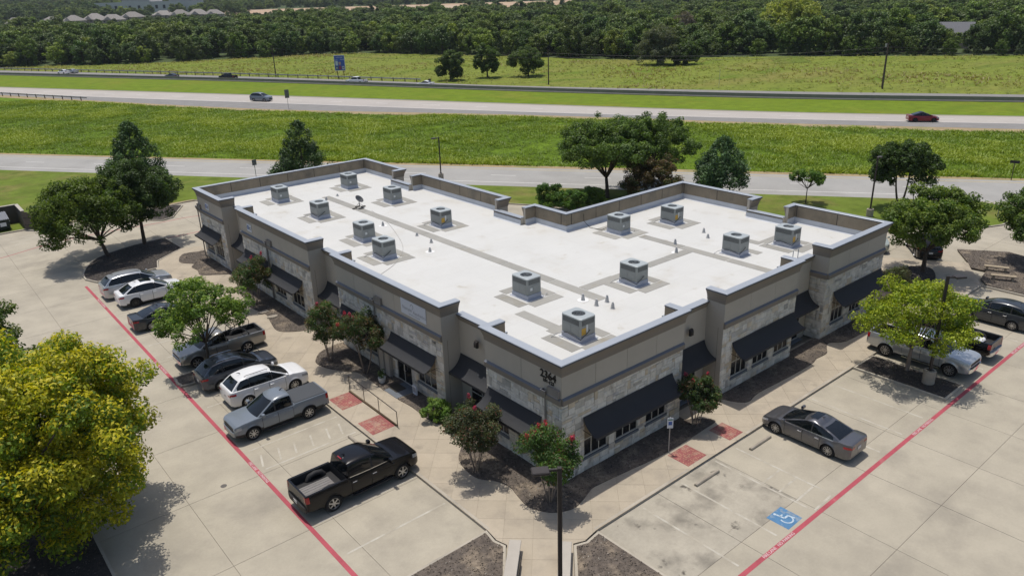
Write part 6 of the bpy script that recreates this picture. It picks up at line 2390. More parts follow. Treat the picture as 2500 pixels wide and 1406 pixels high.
def at_px(px, d):
    """world point on the terrain at a bearing and a distance"""
    ang = math.atan((px - 1250) / 1848.3 / math.cos(PITCH))
    a = HEAD - ang
    x, y = CAM.x + d * math.cos(a), CAM.y + d * math.sin(a)
    return x, y


def house(label, x, y, w, dp, wall, rh, rz, group=None, chimney=False):
    z = terrain(x, y)
    t = thing('house', label, 'house', (x, y, z - 0.2), rz, group)
    mb = MB()
    mb.box(-w / 2, w / 2, -dp / 2, dp / 2, -1, wall)
    mb.build('wall', m_brick, t)
    mb = MB()
    e = 0.6
    rl = max(0.2, (w - dp) / 2 + 0.5)
    mb.add([(-w / 2 - e, -dp / 2 - e, wall), (w / 2 + e, -dp / 2 - e, wall), (w / 2 + e, dp / 2 + e, wall), (-w / 2 - e, dp / 2 + e, wall), (-rl, 0, wall + rh), (rl, 0, wall + rh)], [(0, 1, 5, 4), (1, 2, 5), (2, 3, 4, 5), (3, 0, 4), (3, 2, 1, 0)])
    r = mb.build('roof', m_shingle, t)
    mb = MB()
    mb.add([(-w * 0.3, -dp / 2 - 1.6, wall), (w * 0.12, -dp / 2 - 1.6, wall), (-w * 0.09, -dp / 2 - 0.6, wall + rh * 0.62), (-w * 0.09, 0, wall + rh * 0.75), (-w * 0.3, -dp / 4, wall + 0.2), (w * 0.12, -dp / 4, wall + 0.2)], [(0, 1, 2), (0, 2, 3, 4), (1, 5, 3, 2), (0, 4, 5, 1)])
    mb.build('gable', m_shingle, r)
    for sx in (-0.3, 0.0, 0.3):
        mb = MB()
        mb.box(w * sx - 0.7, w * sx + 0.7, -dp / 2 - 0.05, -dp / 2 + 0.02, 0.9, 2.4)
        mb.build('window', m_hglass, t)
    if chimney:
        mb = MB()
        mb.box(w * 0.3, w * 0.3 + 1, 0, 1, wall, wall + rh + 0.9)
        mb.build('chimney', m_brick, r)
    return t


hs = [(215, 880, 'leftmost small house roof above the wood at upper left'), (285, 900, 'second house from the left in the row of pale roofs'), (332, 915, 'third house from the left in the row of pale roofs'), (378, 930, 'house with a darker grey roof in the far row of houses'),
      (415, 905, 'fifth house from the left in the far row'), (458, 960, 'house set higher up behind the far row'), (525, 985, 'sixth house of the far row, beside the pale commercial building'), (560, 970, 'seventh house of the far row'), (598, 975, 'second house from the right end of the far row'),
      (632, 965, 'rightmost house of the far row of pale roofs')]
for px, d, lab in hs:
    x, y = at_px(px, d)
    HOUSES.append((x, y))
    # keep the trees between the house and the viewer low
    for k in range(1, 7):
        CLEAR.append((x - (x - CAM.x) / d * k * 13, y - (y - CAM.y) / d * k * 13, 13))
    CLEAR.append((x, y, 16))
    house(lab, x, y, wr.uniform(17, 23), wr.uniform(12, 15), 3.2, wr.uniform(4.6, 6.0), HEAD - math.pi / 2 + wr.uniform(-0.35, 0.35), 'row of far houses', chimney=wr.random() < 0.4)
# two houses inside the wood at right
x, y = at_px(2218, 318)
CLEAR.append((x, y, 13))
CLEAR.append((x - 9, y - 6, 10))
CLEAR.append((x - 20, y - 12, 7))
bn = thing('house', 'grey roofed house with chimney among the trees at upper right', 'house', (x, y, 0.3), HEAD + math.radians(52))
mb = MB()
bn.scale = (0.72, 0.72, 0.8)
mb.box(-9, 9, -4.5, 4.5, -0.5, 5.0)
mb.build('wall', m_brick, bn)
mb = MB()
mb.add([(-10, -5.4, 4.8), (10, -5.4, 4.8), (10, 5.4, 4.8), (-10, 5.4, 4.8), (-10, 0, 10.2), (10, 0, 10.2)], [(0, 1, 5, 4), (2, 3, 4, 5), (1, 2, 5), (3, 0, 4), (3, 2, 1, 0)])
rf_ = mb.build('roof', M('slate_roof', (0.17, 0.17, 0.18), 0.85, var=0.1, coord='obj'), bn)
mb = MB()
mb.box(8.2, 9.4, -0.8, 0.8, 8.0, 11.8)
mb.build('chimney', M('chimney_render', (0.42, 0.44, 0.46), 0.9, var=0.1), rf_)
x, y = at_px(2078, 420)
CLEAR.append((x, y, 14))
CLEAR.append((x - 10, y - 6, 11))
house('small pale roof showing through the trees left of the grey roofed house', x, y, 14, 10, 3.0, 4.0, HEAD - 1.2)

# pale commercial building on the skyline
x, y = at_px(488, 1180)
for k in range(0, 8):
    CLEAR.append((x - (x - CAM.x) / 1180 * k * 14, y - (y - CAM.y) / 1180 * k * 14, 40 if k < 3 else 24))
cb = thing('commercial_building', 'long pale flat roofed commercial building on the far skyline', 'building', (x, y, terrain(x, y)), HEAD - math.pi / 2)
m_pw = M('pale_panel_wall', (0.55, 0.53, 0.50), 0.85, var=0.06, scale=0.2, fine=1, coord='obj')
for x0, x1, hh, dy in ((-66, -28, 13, 0), (-28, 8, 15.5, -3), (8, 34, 13, 0), (34, 64, 16, -2)):
    mb = MB()
    mb.box(x0, x1 - 0.05, dy, 40, -3, hh)
    mb.build('wall', m_pw, cb)
for x0 in (-60, -50, -40, -20, -8, 36, 44, 14, 24):
    mb = MB()
    mb.box(x0, x0 + 3.2, -3.2 if -28 < x0 < 8 or x0 > 34 else -0.3, 0.5, 4.0 if x0 < 30 else 1.0, 8.5)
    mb.build('window', m_hglass, cb)

# far earth fields
m_earth = M('bare_earth_field', (0.40, 0.28, 0.18), 0.95, var=0.15, scale=0.05, fine=0.4, alt=(0.44, 0.36, 0.26), altlo=0.5, altscale=0.02)


def wedge(name, p0, p1, d0, d1, mat):
    rows = []
    for d in np.linspace(d0, d1, 5):
        rows.append([(*at_px(p, d), terrain(*at_px(p, d)) + 0.5) for p in np.linspace(p0, p1, 12)])
    mb = MB()
    mb.grid(rows)
    return mb.build(name, mat, kind='structure')


wedge('earth_field', 842, 1400, 890, 1130, m_earth)
wedge('earth_field', 610, 842, 980, 1130, m_earth)
x, y = at_px(1880, 262)
CLEAR.append((x, y, 9))
CLEAR.append((x - 8, y - 4, 7))
sheet('clearing_lawn', [(x - 14, y - 3), (x - 4, y - 9), (x + 10, y + 2), (x + 2, y + 9)], 0.05, m_lawn, kind='structure')

scatter(180, 420, 6.6, 0.8, 1.15)
scatter(420, 640, 7.4, 0.8, 1.2)
scatter(640, 980, 9.5, 0.8, 1.2)
scatter(980, 1700, 14, 0.85, 1.3)
me = bpy.data.meshes.new('wood')
me.from_pydata(pts, [], [])
for nm_, typ, data in (('tsc', 'FLOAT_VECTOR', np.array(scl, np.float32)), ('trot', 'FLOAT', np.array(rotz, np.float32)), ('tidx', 'INT', np.array(idx_, np.int32))):
    at = me.attributes.new(nm_, typ, 'POINT')
    at.data.foreach_set('vector' if typ == 'FLOAT_VECTOR' else 'value', data.ravel())
wood = mobj('woodland', me, kind='stuff', label='dense dark green wood stretching to the horizon', category='wood')
srcs = {}
for v, c in wood_objs:
    srcs.setdefault(v, c)
ng = bpy.data.node_groups.new('scatter_wood', 'GeometryNodeTree')
ng.interface.new_socket('Geometry', in_out='INPUT', socket_type='NodeSocketGeometry')
ng.interface.new_socket('Geometry', in_out='OUTPUT', socket_type='NodeSocketGeometry')
gi, go = ng.nodes.new('NodeGroupInput'), ng.nodes.new('NodeGroupOutput')
join = ng.nodes.new('GeometryNodeJoinGeometry')


def named(nm_, typ):
    n_ = ng.nodes.new('GeometryNodeInputNamedAttribute')
    n_.data_type = typ
    n_.inputs['Name'].default_value = nm_
    return n_.outputs['Attribute']


a_s, a_r, a_i = named('tsc', 'FLOAT_VECTOR'), named('trot', 'FLOAT'), named('tidx', 'INT')
comb = ng.nodes.new('ShaderNodeCombineXYZ')
ng.links.new(a_r, comb.inputs['Z'])
for v in sorted(srcs):
    oi = ng.nodes.new('GeometryNodeObjectInfo')
    oi.inputs['Object'].default_value = srcs[v]
    oi.inputs['As Instance'].default_value = True
    ip = ng.nodes.new('GeometryNodeInstanceOnPoints')
    cmp_ = ng.nodes.new('FunctionNodeCompare')
    cmp_.data_type = 'INT'
    cmp_.operation = 'EQUAL'
    ng.links.new(a_i, cmp_.inputs[2])
    cmp_.inputs[3].default_value = v
    ng.links.new(gi.outputs[0], ip.inputs['Points'])
    ng.links.new(cmp_.outputs[0], ip.inputs['Selection'])
    ng.links.new(oi.outputs['Geometry'], ip.inputs['Instance'])
    ng.links.new(comb.outputs[0], ip.inputs['Rotation'])
    ng.links.new(a_s, ip.inputs['Scale'])
    ng.links.new(ip.outputs[0], join.inputs[0])
ng.links.new(join.outputs[0], go.inputs[0])
md = wood.modifiers.new('scatter', 'NODES')
md.node_group = ng

# ---- tall grass on the verge, meadow tufts
def tufts(name, poly_fn, n, area_pts, hmin, hmax, pal, blades=6, patch=0.05, wdt=0.16):
    P = []
    tries = 0
    while len(P) < n and tries < n * 6:
        tries += 1
        x, y = area_pts()
        if not in_view(x, y, 0, 0.04) or not poly_fn(x, y):
            continue
        P.append((x, y))
    P = np.array(P)
    n = len(P)
    def vn(f, seed):
        gr = np.random.default_rng(seed).random((256, 256))
        X, Y = P[:, 0] * f + 500.0, P[:, 1] * f + 500.0
        i, j = np.floor(X).astype(int), np.floor(Y).astype(int)
        u, v = X - i, Y - j
        u, v = u * u * (3 - 2 * u), v * v * (3 - 2 * v)
        q = lambda a, b: gr[a % 256, b % 256]
        return (q(i, j) * (1 - u) + q(i + 1, j) * u) * (1 - v) + (q(i, j + 1) * (1 - u) + q(i + 1, j + 1) * u) * v

    g1 = (vn(patch, 1) + 0.7 * vn(patch * 2.3, 2) + 0.6 * vn(patch * 5.7, 3) - 1.15) * 2.2
    g0 = np.sin(P[:, 0] * patch + 1.3 * np.sin(P[:, 1] * patch * 1.7)) * np.cos(P[:, 1] * patch * 1.3 + 0.7) + 0.5 * np.sin(P[:, 0] * patch * 3.1 + P[:, 1] * patch * 2.3)
    h = hmin + (hmax - hmin) * np.clip(0.5 + 0.45 * g1 + nrng.normal(size=n) * 0.25, 0, 1)
    pal = np.array(pal)
    k = blades
    a = nrng.uniform(0, 6.28, (n, k))
    lean = nrng.uniform(0.5, 1.7, (n, k))
    base = np.stack([P[:, 0:1] + np.cos(a) * 0.12, P[:, 1:2] + np.sin(a) * 0.12, np.full((n, k), -0.03)], -1)
    hh = h[:, None] * nrng.uniform(0.4, 1.0, (n, k))
    tip = base + np.stack([np.cos(a) * lean * hh, np.sin(a) * lean * hh, hh], -1)
    w = np.stack([-np.sin(a), np.cos(a), np.zeros_like(a)], -1) * wdt * h[:, None, None] * 0.8
    midp = base * 0.45 + tip * 0.55 + np.array([0, 0, 0.10]) * h[:, None, None]
    V = np.stack([base - w * 0.6, base + w * 0.6, midp + w, tip, midp - w], 2).reshape(-1, 3)
    F = np.arange(len(V), dtype=np.int32).reshape(-1, 5)
    ci = np.clip(((0.5 + 0.35 * g1)[:, None] * len(pal) + nrng.uniform(-0.9, 0.9, (n, k))).astype(int), 0, len(pal) - 1)
    C_ = pal[ci] * nrng.uniform(0.8, 1.2, (n, k, 1))
    return mobj(name, np_mesh(name, V, F, m_leafd, C_.reshape(-1, 3)), kind='stuff')


verge_poly = [road_pt(69.3, -260), road_pt(69.3, 120), (136, -24)] + offset_path(smooth_path(hw_near, 5), 3.0)[::-1]


def verge_pt():
    t_ = wr.uniform(-240, 100)
    q = wr.uniform(69, 69 + 60)
    return road_pt(q, t_)


g_ = tufts('tall_grass', lambda x, y: inside(verge_poly, x, y), 130000, verge_pt, 0.08, 0.58, [(0.065, 0.11, 0.010), (0.085, 0.14, 0.012), (0.115, 0.175, 0.014), (0.145, 0.205, 0.017), (0.18, 0.235, 0.025)], blades=4, patch=0.10, wdt=0.11)
g_['label'] = 'tall rough green grass covering the verge below the highway'
g_['category'] = 'grass'
mead_poly = S(h2_far) + S(wood_edge)[::-1]


def mead_pt():
    return wr.uniform(20, 300), wr.uniform(-30, 350)


g_ = tufts('meadow_grass', lambda x, y: inside(mead_poly, x, y), 9000, mead_pt, 0.15, 0.7, [(0.12, 0.15, 0.03), (0.15, 0.185, 0.035), (0.19, 0.205, 0.045), (0.20, 0.18, 0.06)], blades=7, patch=0.05, wdt=0.12)
g_['label'] = 'rough yellow green meadow grass beyond the far highway'
g_['category'] = 'grass'


# bark chips scattered in the planting beds
chipP = []
bedpolys = [[(v.co.x, v.co.y) for v in list(o.data.vertices)[len(o.data.vertices) // 4:len(o.data.vertices) // 2]] for o in bpy.data.objects if o.name.split('.')[0] in ('planting_bed', 'traffic_island')]
bedz = [max(v.co.z for v in o.data.vertices) for o in bpy.data.objects if o.name.split('.')[0] in ('planting_bed', 'traffic_island')]
for bp_, bz_ in zip(bedpolys, bedz):
    x0, x1, y0, y1 = min(p[0] for p in bp_), max(p[0] for p in bp_), min(p[1] for p in bp_), max(p[1] for p in bp_)
    for _ in range(int((x1 - x0) * (y1 - y0) * 60)):
        x, y = wr.uniform(x0, x1), wr.uniform(y0, y1)
        if in_view(x, y, 0, 0.02) and inside(bp_, x, y):
            chipP.append((x, y, bz_ + 0.008))
chipP = np.array(chipP)
nn_ = np.tile(np.array([0, 0, 1.0]), (len(chipP), 1)) + nrng.normal(size=(len(chipP), 3)) * 0.3
nn_ /= np.linalg.norm(nn_, axis=1, keepdims=True)
cc_ = np.array([(0.06, 0.05, 0.042), (0.11, 0.09, 0.07), (0.20, 0.165, 0.13), (0.035, 0.03, 0.027), (0.30, 0.27, 0.23)])[nrng.choice(5, len(chipP), p=[0.34, 0.28, 0.16, 0.16, 0.06])]
V, F, C_ = leaves(chipP, nn_, 0.085, cc_, 0.45)
g_ = mobj('bark_mulch', np_mesh('bark_mulch', V, F, M('bark_chip', (0.1, 0.08, 0.06), 0.95, attr=True, var=0.1), C_), kind='stuff')
g_['label'] = 'dark bark mulch chips strewn over the planting beds'
g_['category'] = 'mulch'
# ================================================================== street furniture
m_galv = M('galvanised_steel', (0.36, 0.36, 0.35), 0.5, metal=0.5, var=0.12)
m_wood = M('pole_wood', (0.07, 0.055, 0.042), 0.9, var=0.25, coord='obj')
m_pole = M('lamp_pole_bronze', (0.045, 0.038, 0.035), 0.5, metal=0.3, var=0.08)
m_cbase = M('lamp_base_concrete', (0.34, 0.30, 0.245), 0.9, var=0.2, scale=3, fine=20, coord='obj')


def lamp_post(label, x, y, h, ang, base=True, z0=0.0, sq=0.07):
    t = thing('lamp_post', label, 'lamp post', (x, y, z0), ang, 'lamp posts round the lot')
    bh = 0.85 if base else 0.0
    if base:
        mb = MB()
        mb.lathe([(0.0, 0.0), (0.33, 0.0), (0.33, bh - 0.02), (0.31, bh), (0.0, bh)], 20)
        mb.build('concrete_base', m_cbase, t, smooth=40)
        mb = MB()
        mb.bev(-0.16, 0.16, -0.16, 0.16, bh, bh + 0.05, 0.01)
        mb.build('base_plate', m_pole, t)
    mb = MB()
    mb.bev(-sq, sq, -sq, sq, bh, h, 0.012)
    mb.build('pole', m_pole, t)
    mb = MB()
    mb.bev(sq - 0.01, 0.42, -0.045, 0.045, h - 0.13, h - 0.04, 0.01)
    a_ = mb.build('arm', m_pole, t)
    mb = MB()
    mb.bev(0.36, 0.98, -0.22, 0.22, h - 0.15, h - 0.03, 0.03)
    hd = mb.build('lamp_head', m_pole, t)
    mb = MB()
    mb.box(0.44, 0.92, -0.17, 0.17, h - 0.158, h - 0.152)
    mb.build('lens', M('lamp_lens', (0.5, 0.5, 0.48), 0.3, var=0), hd)
    return t


lamp_post('dark bronze lamp post in the foreground walkway at the bottom centre', -5.55, -5.72, 6.55, math.radians(146), base=True, sq=0.075)
lamp_post('lamp post on a round concrete base in the right hand tree island', 22.3, -7.2, 6.6, math.radians(-35), z0=0.1)
lamp_post('lamp post on the lawn behind the right end of the building', 53.2, 11.4, 6.0, math.radians(10))
lamp_post('thin lamp post on the lawn behind the roof, left of the notch', 32.9, 56.5, 5.4, math.radians(160))

# seat walls either side of the foreground walk
m_cap = M('seat_wall_cap', (0.40, 0.365, 0.315), 0.85, var=0.08, scale=2)
u45 = Vector((-0.72, -0.69)).normalized()
n45 = Vector((-u45.y, u45.x))
for i, (x, y, lab) in enumerate(((-4.53, -1.95, 'low concrete seat wall left of the foreground walk'), (-3.05, -3.42, 'low concrete seat wall right of the foreground walk'))):
    t = thing('seat_wall', lab, 'seat wall', (x, y, KH), math.atan2(u45.y, u45.x), 'seat walls beside the walk')
    mb = MB()
    mb.bev(0.05, 7.95, -0.19, 0.19, -0.05, 0.42, 0.015)
    mb.build('wall', m_cbase, t)
    mb = MB()
    mb.bev(0.0, 8.0, -0.25, 0.25, 0.42, 0.5, 0.015)
    mb.build('cap', m_cap, t)
    if i == 0:
        mb = MB()
        mb.bev(0.9, 7.9, 0.26, 0.30, -0.02, 0.44, 0.006)
        mb.build('metal_edge', m_black, t)

# handrail by the left ramp
t = thing('handrail', 'dark brown metal handrail along the left ramp', 'handrail', (-2.95, 12.35, KH))
mb = MB()
mb.tube([(0.06, 2.75, 0.0), (0.06, 2.75, 0.95), (0, 0, 0.98), (-0.06, -2.72, 0.95), (-0.06, -2.72, 0.0)], 0.024, 8)
mb.build('top_rail', m_dkmetal, t)
for yy, xx in ((1.0, 0.03), (-0.72, -0.01)):
    mb = MB()
    mb.tube([(xx, yy, 0), (xx, yy, 0.96)], 0.02, 8)
    mb.build('post', m_dkmetal, t)
mb = MB()
mb.bev(-0.10, 0.0, -2.6, 2.6, 0.0, 0.10, 0.015)
mb.build('footing_strip', M('footing_brown', (0.12, 0.085, 0.05), 0.9, var=0.2), t)

# accessible-parking sign
t = thing('parking_sign', 'white and blue accessible parking sign on a steel post by the right ramp', 'sign', (5.75, -1.68, KH), math.radians(-38))
mb = MB()
mb.tube([(0, 0, 0), (0, 0, 2.02)], 0.03, 8)
mb.build('post', m_galv, t)
mb = MB()
mb.bev(-0.15, 0.15, -0.045, -0.03, 1.42, 2.0, 0.004)
pl = mb.build('plate', m_signw, t)
mb = MB()
mb.box(-0.09, 0.09, -0.048, -0.0455, 1.6, 1.8)
mb.build('blue_square', M('sign_blue', (0.05, 0.11, 0.35), 0.5, var=0), pl)
mb = MB()
mb.box(-0.11, 0.11, -0.048, -0.0455, 1.87, 1.93)
mb.build('text_bar', M('sign_green_text', (0.06, 0.2, 0.12), 0.5, var=0), pl)

# wheel stops
m_stop = M('wheel_stop_concrete', (0.30, 0.265, 0.215), 0.9, var=0.25, scale=4, fine=20, coord='obj')
for x, y, rz, lab in ((9.95, -4.2, 0, 'concrete wheel stop in front of the grey sedan bay'), (5.5, -4.2, 0, 'concrete wheel stop at the accessible bay'), (-5.35, 10.0, math.pi / 2, 'concrete wheel stop behind the black pickup bonnet')):
    mb = MB()
    L_ = 0.88 if rz == 0 else 0.75
    rows = []
    for xx in (-L_, L_):
        rows.append([(xx, yy, zz_) for yy, zz_ in ((-0.09, 0), (-0.08, 0.07), (-0.05, 0.115), (0.05, 0.115), (0.08, 0.07), (0.09, 0))])
    mb.grid(rows, wrap=True)
    mb.add(rows[0], [tuple(range(6))])
    mb.add(rows[1], [tuple(range(6))])
    o = mb.build('wheel_stop', m_stop, None, loc=(x, y, 0.004), label=lab, category='wheel stop', group='concrete wheel stops')
    o.rotation_euler = (0, 0, rz)

# stone benches at right
m_bench = M('bench_stone', (0.33, 0.27, 0.19), 0.9, var=0.15, scale=2, coord='obj')
for x, y, rz, lab in ((44.75, -2.95, math.radians(-68), 'plain stone bench, the one farther from the car park'), (42.95, -4.05, math.radians(-64), 'plain stone bench nearer to the dark grey crossover')):
    t = thing('stone_bench', lab, 'bench', (x, y, 0.12), rz, 'stone benches')
    mb = MB()
    mb.bev(-0.85, 0.85, -0.2, 0.2, 0.36, 0.44, 0.015)
    mb.build('seat', m_bench, t)
    for s in (-0.62, 0.62):
        mb = MB()
        mb.bev(s - 0.07, s + 0.07, -0.15, 0.15, 0, 0.36, 0.015)
        mb.build('leg', m_bench, t)

# entrance planter with grass plant, small sign, meter cabinet
t = thing('planter', 'round white planter pot with a leafy plant by the entrance', 'planter', (-1.0, 14.55, KH + 0.03))
mb = MB()
mb.lathe([(0.0, 0.0), (0.15, 0.0), (0.21, 0.15), (0.24, 0.36), (0.21, 0.36), (0.0, 0.33)], 18)
mb.build('pot', M('pot_white', (0.6, 0.6, 0.58), 0.5, var=0.04), t, smooth=40)
V, F, C_ = clump_leaves([(0, 0, 0.5), (0, 0, 0.75)], [0.26, 0.22], 50, 0.16, PAL_DARK, asp=0.3)
mobj('plant', np_mesh('plant', V, F, m_leaf, C_), t, kind='stuff')
t = thing('notice_stand', 'small white notice box on the ground beside the entrance window', 'notice', (-0.35, 11.95, KH))
mb = MB()
mb.bev(-0.05, 0.05, -0.2, 0.2, 0.05, 0.62, 0.01)
mb.build('box', m_signw, t)
mb = MB()
mb.box(-0.056, -0.052, -0.14, 0.14, 0.2, 0.52)
mb.build('print', m_signt, t)
for i, (y0, lab) in enumerate(((15.05, 'pale utility cabinet on the wall left of the entrance door, nearer to the door'), (15.75, 'pale utility cabinet on the wall left of the entrance door, behind the red myrtle'))):
    t = thing('utility_cabinet', lab, 'cabinet', (-0.14, y0, 0.12), group='utility cabinets')
    mb = MB()
    mb.bev(-0.14, 0.14, -0.24, 0.24, 0.0, 2.1 - 0.5 * i, 0.02)
    mb.build('cabinet', m_cap, t)
    mb = MB()
    mb.tube([(-0.06, -0.32, 0), (-0.06, -0.32, 1.2), (-0.05, -0.22, 1.4)], 0.025, 6)
    mb.build('conduit', m_galv, t)

# stepping flagstones by the bed
for i, (x, y) in enumerate(((-1.75, 30.2), (-1.6, 28.9))):
    mb = MB()
    poly = [(0.45 * math.cos(a) * wr.uniform(.7, 1.1), 0.3 * math.sin(a) * wr.uniform(.7, 1.1)) for a in [k * math.pi / 4 for k in range(8)]]
    mb.prism(poly, 0, 0.05)
    mb.build('flagstone', m_stop, None, loc=(x, y, KH + 0.04), label=['flat flagstone in the bed below the far awning, left one', 'flat flagstone in the bed below the far awning, right one'][i], category='stone', group='flagstones')

# dumpster and enclosure at left
m_dump = M('dumpster_green', (0.022, 0.034, 0.028), 0.6, var=0.15, coord='obj')
m_encl = M('enclosure_panel_brown', (0.105, 0.088, 0.070), 0.85, var=0.15, scale=3, coord='obj')
t = thing('dumpster_enclosure', 'brown walled dumpster enclosure with an open gate at left edge', 'enclosure', (-10.75, 71.6, 0), 0)
for nm_, x0, x1, y0, y1 in (('side_wall', -0.12, 0.12, -1.6, 2.2), ('back_wall', -6.5, -0.12, 2.1, 2.35)):
    mb = MB()
    mb.bev(x0, x1, y0, y1, 0.0, 2.0, 0.02)
    w_ = mb.build(nm_, m_encl, t)
    mb = MB()
    mb.bev(x0 - 0.05, x1 + 0.05, y0 - 0.05, y1 + 0.05, 2.0, 2.07, 0.01)
    mb.build('cap', m_cap, w_)
mb = MB()
mb.bev(0.0, 1.95, -0.04, 0.04, 0.12, 1.95, 0.01)
gt = mb.build('gate', m_encl, t, loc=(-0.1, -1.72, 0))
gt.rotation_euler = (0, 0, math.radians(-42))
for zz_ in (0.55, 1.3):
    mb = MB()
    mb.bev(0.0, 1.95, -0.07, -0.04, zz_, zz_ + 0.05, 0.006)
    mb.build('gate_rail', m_dkmetal, gt)
mb = MB()
mb.tube([(0.05, 0, 0.1), (1.9, 0, 0.06)], 0.03, 6)
mb.build('gate_bar', m_galv, gt)
t = thing('dumpster', 'dark green steel dumpster with a sloping lid, cut by the left edge', 'dumpster', (-13.0, 71.7, 0.004), 0)
mb = MB()
mb.add([(-1.0, -0.75, 0.2), (0.95, -0.75, 0.2), (0.95, 0.85, 0.2), (-1.0, 0.85, 0.2), (-1.0, -0.95, 1.25), (0.95, -0.95, 1.25), (0.95, 0.95, 1.65), (-1.0, 0.95, 1.65)], [(0, 1, 5, 4), (1, 2, 6, 5), (2, 3, 7, 6), (3, 0, 4, 7), (3, 2, 1, 0)])
for zz_ in (0.45, 0.85, 1.18):
    mb.bev(-1.02, 0.97, -0.99, -0.8, zz_, zz_ + 0.07, 0.01)
mb.build('bin', m_dump, t)
mb = MB()
mb.add([(-1.05, -1.0, 1.27), (1.0, -1.0, 1.27), (1.0, 1.0, 1.69), (-1.05, 1.0, 1.69), (-1.05, -1.0, 1.30), (1.0, -1.0, 1.30), (1.0, 1.0, 1.72), (-1.05, 1.0, 1.72)], [(0, 1, 2, 3), (4, 5, 6, 7), (0, 1, 5, 4), (1, 2, 6, 5), (2, 3, 7, 6), (3, 0, 4, 7)])
for k in range(10):
    xx = -0.95 + 0.2 * k
    mb.add([(xx, -0.95, 1.31), (xx + 0.08, -0.95, 1.31), (xx + 0.08, 0.95, 1.725), (xx, 0.95, 1.725), (xx, -0.95, 1.35), (xx + 0.08, -0.95, 1.35), (xx + 0.08, 0.95, 1.76), (xx, 0.95, 1.76)], [(4, 5, 6, 7), (0, 1, 5, 4), (1, 2, 6, 5), (3, 0, 4, 7)])
mb.build('lid', M('lid_grey', (0.16, 0.17, 0.19), 0.5, var=0.05), t)
mb = MB()
mb.box(0.1, 0.65, -1.005, -0.995, 0.6, 1.0)
mb.build('label_plate', m_signw, t)
mb = MB()
mb.bev(0.95, 1.1, -0.6, 0.4, 0.75, 0.95, 0.02)
mb.build('fork_pocket', m_dump, t)
mb = MB()
mb.box(0.962, 0.968, -0.85, -0.45, 0.98, 1.2)
mb.build('caution_label', m_yel, t)

# concrete traffic barrier along the far carriageway
m_barr = M('barrier_concrete', (0.21, 0.20, 0.18), 0.9, var=0.15, scale=0.6, fine=4)
BP = smooth_path(h2_near, 12)
t = thing('traffic_barrier', 'long grey concrete barrier along the near side of the far highway', 'barrier')
for i in range(0, len(BP) - 1, 2):
    ch = BP[i:i + 3]
    if len(ch) < 2 or not any(in_view(x, y, 0, 0.15) for x, y in ch):
        continue
    mb = MB()
    sweep(mb, ch, [(0.30, -0.05), (0.29, 0.10), (0.12, 0.35), (0.08, 0.95), (-0.08, 0.95), (-0.12, 0.35), (-0.29, 0.10), (-0.30, -0.05)])
    mb.build('barrier_section', m_barr, t)


def guardrail(label, path, post_d, h=0.75, flip=1):
    t = thing('guardrail', label, 'guardrail', group='steel guardrails')
    mb = MB()
    sweep(mb, path, [(0.05, h - 0.32), (0.09, h - 0.26), (0.03, h - 0.16), (0.09, h - 0.06), (0.05, h), (0.02, h), (0.0, h - 0.16), (0.02, h - 0.32)])
    mb.build('rail', m_galv, t)
    acc = 0.0
    last = -99
    for a, b in zip(path, path[1:]):
        L_ = math.dist(a, b)
        k = 0.0
        while k < L_:
            if acc + k - last >= post_d:
                last = acc + k
                x, y = a[0] + (b[0] - a[0]) * k / L_, a[1] + (b[1] - a[1]) * k / L_
                if in_view(x, y, 0, 0.05):
                    mb = MB()
                    mb.bev(x - 0.10, x + 0.10, y - 0.10, y + 0.10, -0.1, h + 0.03, 0.01)
                    mb.build('post', m_wood, t)
            k += 0.25
        acc += L_


gp = [p for p in offset_path(smooth_path(h2_far, 10), -0.6) if p[1] > 154]
guardrail('long steel guardrail on dark posts along the far side of the far highway', gp, 3.8, 0.95)
gp = [p for p in offset_path(smooth_path(hw_near, 12), 1.2) if 190 < p[1] < 262]
guardrail('short steel guardrail at the left edge of the near highway', gp, 3.6, 0.95)
# end terminal of the far guardrail
mb = MB()
mb.bev(-0.3, 0.3, -0.25, 0.25, 0.35, 1.05, 0.03)
mb.build('guardrail_terminal', m_dkmetal, None, loc=(97.3, 153.2, 0), label='square dark end terminal of the long far guardrail', category='terminal')


# signs seen from behind
def back_sign(label, x, y, h, w, hh, rz, nposts=1, col=None):
    t = thing('road_sign', label, 'sign', (x, y, 0), rz, 'road signs')
    for k in range(nposts):
        xx = 0 if nposts == 1 else (-0.3 + 0.6 * k) * w
        mb = MB()
        mb.tube([(xx, 0, -0.1), (xx, 0, h - 0.02)], 0.045, 6)
        mb.build('post', m_galv if col is None else m_wood, t)
    mb = MB()
    mb.bev(-w / 2, w / 2, -0.06, -0.03, h - hh, h, 0.006)
    mb.build('plate', col or M('sign_back_grey', (0.14, 0.145, 0.15), 0.5, metal=0.4, var=0.1), t)
    return t


face = math.atan2(CAM.y - 136, CAM.x - 49) + math.pi / 2
back_sign('grey back of a tall road sign beside the near highway', 49.2, 136.5, 4.0, 0.95, 1.75, face + 0.35)
back_sign('small grey road sign back on the service road edge, upper left', 16.9, 76.4, 2.3, 0.6, 0.75, math.atan2(CAM.y - 76, CAM.x - 17) + math.pi / 2 + 0.4)
back_sign('small dark one way sign across the service road at right', 78.9, 7.3, 2.3, 0.95, 0.33, math.atan2(CAM.y - 7, CAM.x - 79) + math.pi / 2, col=m_black)
back_sign('thin marker post on the lawn tip at right', 61.4, 2.7, 1.9, 0.08, 0.2, 0.3)
back_sign('thin marker post at the far highway edge below the meadow', 131.9, 85.5, 4.3, 0.12, 0.4, 0.3)
